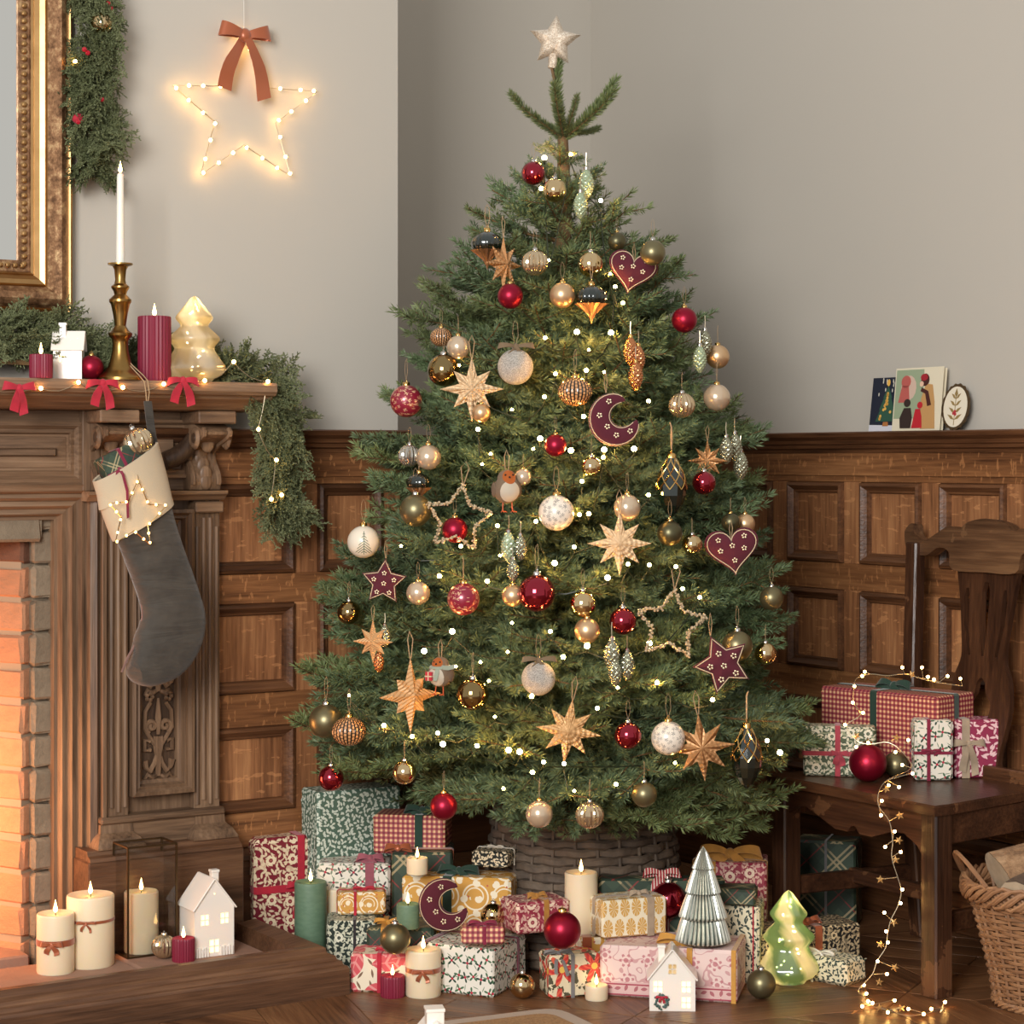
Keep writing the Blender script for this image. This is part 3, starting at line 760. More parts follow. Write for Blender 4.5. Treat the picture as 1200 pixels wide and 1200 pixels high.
PROF = [(.22, .46), (.31, .53), (.40, .575), (.50, .60), (.62, .575), (.74, .55), (.92, .50), (1.09, .455), (1.21, .42), (1.36, .375), (1.50, .335), (1.60, .25), (1.70, .20), (1.78, .10), (1.84, .05)]
def prof(z):
    z = CAMZ+(z-CAMZ)/TS; return TS*prof_(z)
def prof_(z):
    if z <= PROF[0][0]: return PROF[0][1]
    for (a, ra), (b, rb) in zip(PROF, PROF[1:]):
        if z <= b: return ra+(rb-ra)*(z-a)/(b-a)
    return .04
def orn_at(px, py, out=.96):
    """the point near the outside of the crown seen at a pixel of the photograph"""
    Y = TY-.4
    for _ in range(12):
        X = (px-600)/FP*Y; z = CAMZ-(py-HY)/FP*Y; r = prof(z)*out+.02; q = max(.02, 1-((X-TX)/r)**2); Y = TY-r*math.sqrt(q)
    return Vector(((px-600)/FP*Y, Y, CAMZ-(py-HY)/FP*Y))
TREE = thing('christmas_tree', 'tall full spruce christmas tree hung with baubles and tiny lights in a dark basket', 'tree', (TX, TY, 0))
def zT(z): return CAMZ+(z-CAMZ)*TS
tl = [(0, 0, .03), (.004, 0, .6), (-.004, 0, 1.2), (.012, 0, zT(1.7)), (.008, 0, zT(1.86)), (-.002, 0, zT(1.95)), (-.022, 0, zT(2.035))]
MB().tube(tl, [.034, .030, .024, .017, .012, .004, .003], 10).build('trunk', BARK, TREE)
def add_bough(key, loc, az, el, sc=1.0, roll=0.0):
    st, ne = PROTO[key]; b = link('branch', st, TREE, loc); b.rotation_euler = Euler((0, 0, 0))
    b.matrix_local = Matrix.Translation(loc) @ Matrix.Rotation(az, 4, 'Z') @ Matrix.Rotation(-el, 4, 'Y') @ Matrix.Rotation(roll, 4, 'X') @ Matrix.Scale(sc, 4)
    stuff(link('needles', ne, b)); return b
# the orders below place the boughs so that the hanging ornaments stay in front of them
ORN_SPOTS = []                                # (pixel x, pixel y, pixel radius), filled by the ornament table
BOUGH_RND = random.Random(3)
def grow_tree():
    rnd = BOUGH_RND; n = 262; zs = []
    z = .24; tot = sum(prof(.33+1.51*k/200)+.06 for k in range(200)); acc = 0; want = tot/n
    for k in range(200):
        acc += prof(.33+1.51*k/200)+.06
        while acc >= want: acc -= want; zs.append(.33+1.51*(k+rnd.random())/200)
    Ls = sorted(set(k[0] for k in PROTO if k[1] != 'simple')); g = 2.39996; az = .4
    for i, zt in enumerate(zs):
        az += g; a = az+rnd.uniform(-.25, .25); r = prof(zt)*rnd.uniform(.88, 1.05)
        if i % 4 == 3: r *= .72
        low = max(0, min(1, (zt-.3)/1.4)); el = R(-16+34*low+rnd.uniform(-7, 7))
        for _ in range(6):                    # keep clear of the walls and leave the view of the ornaments open
            tip = Vector((TX+r*math.cos(a), TY+r*math.sin(a), zt)); ok = True
            q = MB_.inverted() @ tip
            if q.x < .02 and q.y > -.04: r *= .8; ok = False
            if math.sin(a) < .35:
                for t in (1.0, .88, .75):
                    w = Vector((TX+r*t*math.cos(a), TY+r*t*math.sin(a), zt-r*(1-t)*math.tan(el))); px = 600+FP*w.x/w.y; py = HY+FP*(CAMZ-w.z)/w.y
                    for ox, oy, orr, oY in ORN_SPOTS:
                        if oY > w.y-.02 and math.hypot(px-ox, (py-oy)) < orr*.85+(26 if t == 1 else 18): ok = False; break
                    if not ok: a += rnd.choice((-.16, .16)); r *= .955; break
            if ok: break
        L = min(Ls, key=lambda l: abs(l-r*.98)); sc = max(.75, min(1.25, r/L)); z0 = zt-r*math.tan(el)
        if L == .16: sc = max(.6, min(1.2, r/L))
        add_bough((L, rnd.randrange(2)), Vector((0, 0, z0)), a, el, sc, rnd.uniform(-.35, .35))
    for px, py, Y in ((905, 972, 4.72), (868, 985, 4.55), (832, 968, 4.5), (925, 930, 4.85), (560, 985, 4.42), (705, 1000, 4.5), (640, 1012, 4.42), (345, 862, 4.76), (352, 800, 4.78)):
        w = P(px, py, Y)-Vector((TX, TY, 0)); r = math.hypot(w.x, w.y); el = R(-20 if py > 900 else 2); L = min(Ls, key=lambda l: abs(l-r*.9)); add_bough((L, rnd.randrange(2)), Vector((0, 0, w.z-r*math.tan(el))), math.atan2(w.y, w.x), el, max(.8, min(1.3, r/L)))
    # the top shoots
    for (px, py, Y, v) in ((595, 120, 4.82, 0), (731, 104, 4.84, 0), (727, 118, 4.78, 0), (681, 118, 4.80, 0), (652, 108, 4.74, 0), (700, 160, 4.98, 0), (625, 150, 5.0, 0)):
        w = P(px, py, Y); b0 = Vector((.01, 0, zT(1.855 if py < 130 else 1.87))); d = w-Vector((TX, TY, 0))-b0
        add_bough((.2, 'simple'), b0, math.atan2(d.y, d.x), math.atan2(d.z, math.hypot(d.x, d.y))+.1, d.length/.2)
    b0 = Vector((.008, 0, zT(1.86))); d = Vector((-.022, 0, zT(2.03)))-b0
    add_bough((.2, 'simple'), b0, 0 if d.x > 0 else PI, math.atan2(d.z, abs(d.x))+.08, d.length/.2)
    add_bough((.16, 0), Vector((.01, 0, zT(1.70))), R(-55), R(25), .7); add_bough((.16, 1), Vector((.01, 0, zT(1.74))), R(200), R(35), .6)

# ---------------------------------------------------------------- cedar garlands
CED = mat('cedar_green', (100, 106, 72), .6, colfn=lambda g: g.mix(g.rand(), g.mix(g.noise(g.coord('Object'), 40, 2), (72, 82, 52), (112, 118, 78)), g.mix(g.noise(g.coord('Object'), 50, 2), (94, 102, 66), (144, 148, 106))))
def cedar(seed, L=.13):
    rs = np.random.RandomState(seed); paths = []
    def rec(p, d, l, lev):
        n = max(2, int(l/.012)); pts = [np.array(p)]; d = np.array(d, float)
        for k in range(n):
            d = d+rs.randn(3)*.08; d /= np.linalg.norm(d); pts.append(pts[-1]+d*l/n)
            if lev < 2 and k > 0:
                for sg in (-1, 1):
                    a = sg*(.75+.25*rs.rand()); c, s_ = np.cos(a), np.sin(a); e = np.array([d[0]*c-d[1]*s_, d[0]*s_+d[1]*c, d[2]+rs.randn()*.22])
                    rec(pts[-1], e, l*(.50 if lev == 0 else .40)*(1-.55*k/n), lev+1)
        paths.append((pts, 1.0))
    rec((0, 0, 0), (1, 0, 0), L, 0)
    me = needles_on(paths, seed, .0052, 1700, .0014); me.name = 'sprig'; me.materials.append(CED); return me
CEDARS = [cedar(40+k) for k in range(4)]
def garland(root, pts, n, spread, seed, down=0.0, outn=(0, -1, 0), sc=(.75, 1.1), Minv=None):
    """sprigs along a path; pts in the frame of root"""
    rnd = random.Random(seed); pts = [Vector(p) for p in pts]; ln = [(pts[i+1]-pts[i]).length for i in range(len(pts)-1)]; tot = sum(ln)
    MB().tube(pts, .006, 5).build('stem', TWIG, root)
    for k in range(n):
        t = (k+rnd.random())/n*tot; i = 0
        while t > ln[i] and i < len(ln)-1: t -= ln[i]; i += 1
        d = (pts[i+1]-pts[i]).normalized(); p = pts[i]+d*t
        side = d.cross(Vector(outn)).normalized(); a = rnd.uniform(-1.25, 1.25)
        dirv = d*rnd.uniform(.3, .9)+side*math.sin(a)*spread+Vector(outn)*math.cos(a)*.55+Vector((0, 0, -down*rnd.random()))
        q = dirv.to_track_quat('X', 'Z').to_matrix().to_4x4()
        o = link('sprig', CEDARS[k % 4], root); o.matrix_local = Matrix.Translation(p) @ q @ Matrix.Rotation(rnd.uniform(0, 6.28), 4, 'X') @ Matrix.Scale(rnd.uniform(*sc), 4)
def bw(px, py, n): return tuple(BW(px, py, n))
gm = thing('cedar_garland', 'green cedar garland lying along the mantel shelf and trailing off its end', 'garland'); gm.matrix_world = MB_
y_ = lambda x, y, n: BW(x, y, n)
shelfpts = [(LEFT+.3, -.06, SHT+.06), (-1.6, -.06, SHT+.085), (y_(20, 400, .06).x, -.055, SHT+.085), (y_(110, 400, .06).x, -.055, SHT+.06), (y_(200, 420, .06).x, -.055, SHT+.035), (y_(285, 432, .12).x, -.11, SHT+.02)]
garland(gm, shelfpts[1:], 84, .9, 5, 0, (0, -.15, .9), (.55, .85))
garland(gm, [(x, y-.02, SHT+(z-SHT)*.3+.012) for x, y, z in [tuple(q) for q in shelfpts[1:]]], 76, .8, 15, 0, (0, -.3, .8), (.5, .7))
endp = [BW(x, y, n) for x, y, n in ((282, 436, .14), (304, 450, .13), (318, 480, .11), (322, 520, .10), (324, 560, .09), (328, 600, .085))]
garland(gm, endp, 92, .62, 6, .7, (0, -1, 0), (.5, .82))
gv = thing('cedar_garland', 'short cedar garland hanging down beside the gilt mirror frame', 'garland'); gv.matrix_world = MB_
vp = [BW(x, y, .035) for x, y in ((104, -70), (106, -20), (108, 30), (104, 90), (110, 140), (106, 190))]
garland(gv, vp, 84, .75, 7, .5, (0, -1, 0), (.55, .8))
BERRY = mat('red_berry', (176, 24, 44), .35, coat=.4)
for k, (x, y) in enumerate(((127, 4), (124, 12), (130, 10), (99, 58), (103, 62), (92, 143), (120, 117))):
    MB().ico(BW(x, y, .085), .0065).build('berry', BERRY, gv)
MB().sphere(BW(92, 139, .07), .02, 12, 8, (.8, .5, .6)).build('red_bow', REDV, gv)
# ---------------------------------------------------------------- ornament materials
def cells(g, x, y, k, seed=0.0, jit=.35):
    X = x*k+seed*3.17; Y = y*k+seed*1.73; i, j = X.floor(), Y.floor(); a, b, c = g.white(i+seed, j)
    return X-i-.5+(a-.5)*jit, Y-j-.5+(b-.5)*jit, c, a
def rot(g, lx, ly, ang):
    c, s_ = ang.cos(), ang.sin(); return lx*c-ly*s_, lx*s_+ly*c
def flower_mask(g, lx, ly, ang, rad=.34, n=5, depth=.3):
    r = (lx*lx+ly*ly).sqrt(); th = g.m('ARCTAN2', ly, lx)+ang*6.283
    return r, (r-rad*((th*n).cos()*depth+(1-depth))) < 0.0
def leaf_mask(g, lx, ly, ang, l=.42, w=.14):
    u, v = rot(g, lx, ly, ang); t = u/l; return ((v.abs()-w*(1-t*t)) < 0.0)
def ball_uv(g):
    x, y, z = g.xyz(); return g.m('ARCTAN2', y, x), g.m('ARCSINE', z.max(-.999).min(.999))
def spots(g, scale, rnd_=1.0):
    """scattered points over a ball: distance to the nearest, angle about it, a random number"""
    P_ = g.coord('Object'); n = g.new('ShaderNodeTexVoronoi'); g.put(n.inputs['Vector'], P_); n.inputs['Scale'].default_value = scale; n.inputs['Randomness'].default_value = rnd_
    x, y, z = g.sep(P_); a, b, c = g.sep(S(g, n.outputs['Position'])); q = g.new('ShaderNodeSeparateColor'); g.nt.links.new(n.outputs['Color'], q.inputs[0]); w = S(g, q.outputs[0])
    dx, dz, dy = x-a, z-c, y-b; return (dx*dx+dz*dz+dy*dy*.5).sqrt()*scale, g.m('ARCTAN2', dz, dx)+w*6.283, w
def dotted(g, bg, fg, k=3.2, rad=.3, n=5, seed=1.0):
    r, th, w = spots(g, k, .75); f = (r-rad*((th*n).cos()*.5+.5)) < 0.0
    return g.mix(f*(r > .05), bg, fg)
def sprigs(g, bg, fg, k=3.4):
    r, th, w = spots(g, k, .8); f = ((r-.46*((th*6.0).cos()*.55+.42)) < 0.0)*(r > .06); return g.mix(f, bg, fg)
def firdraw(g):
    x, y, z = g.xyz(); h = (z+.72)/1.4; w = (1-h)*.55; ax = x.abs()
    br = ((h*9.0+ax*5.0).fract() < .45)*(ax < w)*(h > 0.04)*(h < 1.0); tr = (ax < .025)*(h > -.02)*(h < 1.0)
    return g.mix(br.max(tr), (222, 212, 194), (106, 116, 98))
O = {}
O['red_shiny'] = mat('red_shiny_glass', (150, 18, 42), .06, .9, coat=.6)
O['red_matte'] = mat('red_matte', (142, 20, 46), .36, .75)
O['gold_shiny'] = mat('gold_shiny', (216, 190, 144), .07, 1.0)
O['gold_dark'] = mat('dark_gold_shiny', (152, 130, 88), .08, 1.0)
O['olive'] = mat('olive_matte', (122, 114, 84), .36, .8)
O['olive_dark'] = mat('dark_olive_matte', (92, 88, 64), .36, .8)
O['champ'] = mat('champagne_satin', (212, 178, 138), .33, .8)
O['pearl'] = mat('champagne_pearl', (206, 184, 156), .2, .55, coat=.5)
O['glitter'] = mat('silver_glitter', (206, 198, 186), .4, .2, colfn=lambda g: g.ramp(g.voro(g.coord('Object'), 34, out='Color'), [(.2, (160, 150, 138)), (.8, (240, 234, 224))]), bumpfn=lambda g: (g.noise(g.coord('Object'), 26, 4, .7), .6, .03))
O['red_print'] = mat('red_gold_print', (140, 30, 52), .32, .2, coat=.4, colfn=lambda g: dotted(g, (136, 28, 52), (222, 182, 142), 3.4, .44, 5))
O['white_print'] = mat('white_sprig_print', (224, 212, 196), .3, coat=.4, colfn=lambda g: sprigs(g, (226, 214, 198), (92, 92, 88)))
O['fir_print'] = mat('white_fir_drawing', (222, 212, 194), .35, coat=.3, colfn=firdraw)
O['ribbed'] = mat('mercury_glass_ribbed', (206, 184, 150), .12, .85)
O['ribbed_s'] = mat('silver_glass_ribbed', (190, 184, 172), .12, .85)
def dashes(g):
    u, v = ball_uv(g); X = u*(26/6.283); Y = v*4.6; i = X.floor(); Y2 = Y+(g.m('MODULO', i, 2.0))*.5
    return ((X.fract()-.5).abs() < .30)*((Y2.fract()-.5).abs() < .40)*((v).abs() < 1.05)
O['striped'] = mat('black_and_copper', (20, 20, 18), .2, colfn=lambda g: g.mix(dashes(g), (18, 20, 18), (196, 142, 94)), coat=.4)
O['dark_glass'] = mat('dark_green_glass', (10, 26, 20), .05, .3, coat=1.0, spec=.9)
O['copper'] = mat('copper_leaf', (170, 128, 92), .35, .8)
O['cone_g'] = mat('pale_green_glass', (168, 184, 150), .16, .5, coat=.6); O['cone_s'] = mat('smoked_silver_glass', (150, 150, 126), .16, .75, coat=.5); O['cone_c'] = mat('copper_glass', (196, 128, 80), .18, .85, coat=.5)
def emboss(g):
    x, y, z = g.xyz(); r = (x*x+z*z).sqrt(); th = g.m('ARCTAN2', z, x)
    return ((r*42.0).sin()+(th*32.0).sin()*.8+(r*20.0+th*8.0).sin()), .45, .012
O['star_pale'] = mat('pale_gold_paper', (232, 196, 152), .5, .15, bumpfn=emboss)
O['star_gold'] = mat('embossed_gold', (218, 172, 118), .42, .3, bumpfn=emboss)
O['star_copper'] = mat('glitter_copper', (204, 152, 102), .42, .4, bumpfn=lambda g: ((g.m('ARCTAN2', g.xyz()[2], g.xyz()[0])*8.0).cos().abs()*6.0+((g.xyz()[0]*g.xyz()[0]+g.xyz()[2]*g.xyz()[2]).sqrt()*46.0).sin()*.6+g.noise(g.coord('Object'), 40, 3, .7), .5, .014))
O['kraft'] = mat('kraft_gold', (206, 160, 110), .5, .2, bumpfn=lambda g: ((g.xyz()[2]*60.0+(g.xyz()[0].abs()*40.0)).sin(), .4, .012))
O['topper'] = mat('champagne_glitter', (226, 208, 184), .3, .3, colfn=lambda g: g.ramp(g.voro(g.coord('Object'), 30, out='Color'), [(.2, (190, 168, 142)), (.8, (244, 232, 214))]), bumpfn=lambda g: (g.noise(g.coord('Object'), 34, 4, .7), .35, .02))

# ---------------------------------------------------------------- ornament builders: all of unit radius, hung from their cap
def hanger(root, z, length, m=STRING, w=.012, gap=.16):
    pts = [(-.02, 0, z), (-gap, 0, z+length*.45), (-gap*.7, 0, z+length*.85), (0, .05, z+length), (gap*.7, 0, z+length*.85), (gap, 0, z+length*.4), (.02, 0, z)]
    MB().tube(pts, w, 4).build('hanging_loop', m, root)
def cap(root, m, z=.97, r=.22):
    MB().lathe([(r, z-.03), (r*1.02, z+.16), (r*.8, z+.2), (r*.3, z+.21)], 14, rf=lambda a, zz_, q: q*(1+.06*math.sin(a*8))).build('cap', m, root, auto=60)
    MB().tube([(math.cos(a)*.08, 0, z+.26+math.sin(a)*.08) for a in [k*PI/5 for k in range(10)]], .02, 5, True).build('ring', m, root)
PR = {}
def proto(kind):
    """the mesh of a kind of ball or drop, made once"""
    if kind in PR: return PR[kind]
    mb = MB()
    if kind in ('ribbed', 'ribbed_s'): mb.lathe([(math.sin(PI*k/16)+1e-6, -math.cos(PI*k/16)) for k in range(17)], 72, rf=lambda a, z, r: r*(1+.05*math.cos(a*18)))
    elif kind == 'striped': mb.lathe([(math.sin(PI*k/16)+1e-6, -math.cos(PI*k/16)*.86) for k in range(17)], 78, rf=lambda a, z, r: r*(1+.025*math.cos(a*26)))
    elif kind == 'onion': mb.lathe([(.05, -1.0), (.12, -.85), (.30, -.68), (.66, -.5), (.93, -.22), (1.0, .05), (.9, .32), (.62, .58), (.3, .72), (.2, .78)], 60, rf=lambda a, z, r: r*(1+.03*math.cos(a*16)))
    elif kind == 'drop': mb.lathe([(.04, -1.0), (.2, -.86), (.36, -.62), (.46, -.3), (.48, 0), (.44, .3), (.32, .6), (.2, .84), (.14, .92)], 12, smooth=False)
    elif kind.startswith('cone'): mb.lathe([(.05+.40*math.sin(PI*min(1, (k+.6)/41))**.75, -1+1.9*k/40) for k in range(41)], 48, rf=lambda a, z, r: r*(.88+.26*abs(math.sin(a*4+z*9)*math.sin(a*4-z*9))))
    else: mb.sphere(nu=32, nv=20)
    me = mb.mesh(kind, 50); PR[kind] = me; return me
ON = {}
def orn(kind, px, py, rpx, label, name='bauble', out=.96, cat='ornament', group='ornaments on the christmas tree', at=None, string=1.4, yaw=None, capm=None):
    pos = at if at is not None else orn_at(px, py, out); r = rpx*pos.y/FP
    ORN_SPOTS.append((px, py, rpx, pos.y))
    m = {'onion': 'dark_glass', 'drop': 'dark_glass'}.get(kind, kind)
    if (kind, string, name) in ON:
        o = dup(ON[kind, string, name], pos, (0, 0, random.uniform(-2.6, 2.6) if yaw is None else yaw), r); tag(o, label, cat, group); return o
    me = proto(kind)
    if not me.materials: me.materials.append(O[m])
    o = link(name, me, None, pos, (0, 0, random.uniform(-2.6, 2.6) if yaw is None else yaw), r); tag(o, label, cat, group)
    cm = capm or (SILVER if kind in ('olive', 'ribbed_s', 'glitter', 'gold_dark', 'red_shiny', 'cone_g', 'cone_s', 'gold_shiny', 'ribbed') else GCAP)
    if kind == 'onion':
        cap(o, cm, .8, .2)
        MB().lathe([(.0, -1.62), (.1, -1.3), (.26, -.95), (.6, -.62), (.9, -.36)], 48, rf=lambda a, z, q: q*(1.03+.16*math.cos(a*12)*(z > -1.2))).build('copper_tip', O['copper'], o)
        if string: hanger(o, 1.05, string, w=.02)
    elif kind == 'drop':
        cap(o, cm, .88, .13)
        mb = MB()
        for k in range(8):
            for sg in (-1, 1):
                pts = []
                for t in range(9):
                    z = .9-t*.125; rr = .5 if z < .0 else .14+(.36)*(1-((z)/.92)**1.5)
                    a = k*PI/4+sg*t*PI/16*1.0; pts.append((rr*math.cos(a), rr*math.sin(a), z))
                mb.tube(pts, .022, 4)
        mb.build('gold_lattice', GCAP, o)
        if string: hanger(o, 1.1, string*.7, w=.02)
    elif kind.startswith('cone'):
        MB().lathe([(.16, .84), (.17, 1.0), (.08, 1.08)], 10).build('cap', cm, o); MB().tube([(0, 0, 1.05), (.03, 0, 1.5), (0, 0, 1.9)], .03, 4).build('hanging_loop', WIRE if kind == 'cone_x' else COPWIRE, o)
    else:
        cap(o, cm, .97 if kind != 'striped' else .84)
        if string: hanger(o, 1.22 if kind != 'striped' else 1.1, string)
    ON[kind, string, name] = o; return o
def star_mesh(n, ri, alt=1.0, th=.2):
    v = [(0, -th, 0), (0, th, 0)]; f = []
    for k in range(2*n):
        a = PI/2+k*PI/n; r = (1.0 if (k//2) % 2 == 0 else alt) if k % 2 == 0 else ri; v.append((r*math.cos(a), 0, r*math.sin(a)))
    m = 2*n
    for k in range(m): f += [(0, 2+(k+1) % m, 2+k), (1, 2+k, 2+(k+1) % m)]
    return MB().add(v, f)
SM = {}
def star_orn(kind, px, py, rpx, label, out=1.0, yaw=0.0, tilt=0.0, alt=.84, beads=False, sq=1.0, string=.7, at=None):
    pos = at if at is not None else orn_at(px, py, out); r = rpx*pos.y/FP; ORN_SPOTS.append((px, py, rpx, pos.y))
    key = (kind, alt)
    if key not in SM: SM[key] = star_mesh(8, .42, alt, .2).mesh('star'); SM[key].materials.append(O[kind])
    o = link('star_ornament', SM[key], None, pos, Euler((0, tilt, yaw)), (r*sq, r, r)); tag(o, label, 'ornament', 'ornaments on the christmas tree')
    if beads:
        mb = MB()
        for k in range(8):
            a = PI/2+k*PI/4; L = 1.0 if k % 2 == 0 else alt
            for t in range(2, 14): q = t/14; mb.ico((math.cos(a)*L*q, -.2*(1-q)-.01, math.sin(a)*L*q), .026)
        stuff(mb.build('bead_line', BEADM, o))
    MB().tube([(-.02, 0, .97), (-.09, 0, .97+string*.7), (0, .05, .97+string), (.08, 0, .97+string*.7), (.02, 0, .97)], .014, 4).build('hanging_loop', STRING, o)
    return o
def outline(kind):
    p = []
    if kind == 'star':
        for k in range(10):
            a = PI/2+k*PI/5; r = 1.0 if k % 2 == 0 else .52; b = PI/2+(k+1)*PI/5; r2 = .52 if k % 2 == 0 else 1.0
            for t in range(4): q = t/4; p.append((r*math.cos(a)*(1-q)+r2*math.cos(b)*q, r*math.sin(a)*(1-q)+r2*math.sin(b)*q))
    else:
        for k in range(44):
            t = 2*PI*k/44; p.append((math.sin(t)**3*1.0, (13*math.cos(t)-5*math.cos(2*t)-2*math.cos(3*t)-math.cos(4*t))/16.5))
        p = p[::-1]
    return p
def seq_flower(root, x, y, z, r=.07):
    mb = MB()
    for k in range(5): a = k*2*PI/5+.3; mb.ico((x+math.cos(a)*r, y, z+math.sin(a)*r), r*.55, sq=(1, .5, 1))
    mb.build('beaded_flower', BEADM, root)
def felt_orn(kind, px, py, rpx, label, roll=0.0, out=1.0, flowers=(), at=None, string=True, yaw=0.0):
    pos = at if at is not None else orn_at(px, py, out); r = rpx*pos.y/FP; ORN_SPOTS.append((px, py, rpx, pos.y))
    nm = {'star': 'felt_star', 'heart': 'felt_heart', 'moon': 'felt_moon'}[kind]
    o = thing(nm, label, 'ornament', pos, 0, 'burgundy felt shapes', Euler((0, roll, yaw)), r)
    if kind == 'moon':
        n = 26; pts, hw = [], []
        for k in range(n+1):
            t = k/n; a = R(52)+t*R(296)-0; a = R(40)+t*R(285); pts.append((.66*math.cos(a)-.02, .66*math.sin(a))); hw.append(.015+.40*math.sin(PI*t)**.62)
        MB().sweep2d(pts, hw, [max(.02, h*.55) for h in hw], 14).build('body', FELT, o)
        for sg in (-1, 1):
            q = []
            for k in range(1, n):
                d = Vector((pts[k+1][0]-pts[k-1][0], 0, pts[k+1][1]-pts[k-1][1])).normalized(); nn = Vector((d.z, 0, -d.x))
                q.append(Vector((pts[k][0], 0, pts[k][1]))+nn*hw[k]*.84*sg+Vector((0, -hw[k]*.34, 0)))
            MB().tube(q, .016, 5).build('cord', CORD, o)
        fl = [(-.05, .66), (-.58, .38), (-.52, -.1), (-.38, -.52), (.12, -.62)]; yy = -.232
    else:
        pl = outline(kind); MB().puff(pl, .24).build('body', FELT, o)
        pts = [(a*.9, -.115, b*.9) for a, b in pl]; MB().tube(pts, .017, 5, True).build('cord', CORD, o)
        fl = [(0, .38), (-.42, .1), (.42, .12), (0, -.05), (-.26, -.42), (.26, -.42)] if kind == 'star' else [(-.48, .38), (.48, .42), (0, .12), (-.45, -.02), (.42, -.02), (.02, -.42)]; yy = -.245
    for a, b in fl: seq_flower(o, a, yy, b)
    if string:
        tp = {'star': 1.0, 'heart': .34, 'moon': .98}[kind]; c = Matrix.Rotation(-roll, 4, 'Y') @ Vector((0, 0, 1)); b0 = Vector((0, 0, tp))
        MB().tube([b0, b0+c*.4+Vector((-.06, 0, 0)), b0+c*.75, b0+c*.4+Vector((.06, 0, 0)), b0+Vector((.02, 0, 0))], .014, 4).build('hanging_loop', STRING, o)
    return o
def wire_star(px, py, rpx, label, roll=0.0):
    pos = orn_at(px, py, 1.02); r = rpx*pos.y/FP; ORN_SPOTS.append((px, py, rpx*.9, pos.y))
    o = thing('beaded_star', label, 'ornament', pos, 0, 'open beaded stars', Euler((0, roll, 0)), r); pl = [(a, 0, b) for a, b in outline('star')]
    MB().tube(pl, .02, 4, True).build('wire', COPWIRE, o); rnd = random.Random(px); mb = MB()
    for i in range(len(pl)):
        a, b = Vector(pl[i]), Vector(pl[(i+1) % len(pl)])
        for k in range(7): mb.ico(a.lerp(b, rnd.random())+Vector((rnd.uniform(-.05, .05), rnd.uniform(-.05, .05), rnd.uniform(-.05, .05))), rnd.uniform(.025, .045))
    stuff(mb.build('beads', BEADM, o))
    MB().tube([(0, 0, .98), (-.13, 0, 1.5), (0, 0, 1.7), (.11, 0, 1.5), (.01, 0, .98)], .014, 4).build('hanging_loop', STRING, o)
def bow_parts(root, m, size, w, loc=(0, 0, 0), rotm=None, tails=.9, th=.0007, spread=.5, droop=.25, name='bow'):
    """two loops, a knot and two tails; it faces -y"""
    M = Matrix.Translation(loc) @ (rotm if rotm is not None else Matrix.Identity(4)); mb = MB()
    for sg in (-1, 1):
        pts, ws, wv = [], [], []
        for k in range(15):
            t = k/14; a = PI*t; ex = size*math.sin(a)**.85
            pts.append((sg*ex, -size*.30*math.cos(a)*math.sin(a)**.4-size*.08, ex*(.28 if tails else .2)-ex*ex/size*droop)); ws.append(w*(.4+.6*math.sin(a))); wv.append(Vector((-sg*.28, 0, 1)))
        mb.strip(pts, wv, ws, th, M)
        if tails:
            pts, ws, wv = [], [], []
            for k in range(9):
                t = k/8; pts.append((sg*size*spread*t*(1+.25*math.sin(t*4)), -size*.10-size*.12*math.sin(t*5+sg), -size*tails*t*(1.0 if sg > 0 else .88))); ws.append(w*(.45+.5*min(1, t*2))); wv.append(Vector((1, .25*math.sin(t*4), .35*sg)))
            mb.strip(pts, wv, ws, th, M)
    mb.sphere((0, -size*.1, 0), w*.42, 10, 8, (1, .7, 1.1), M)
    return mb.build(name, m, root)
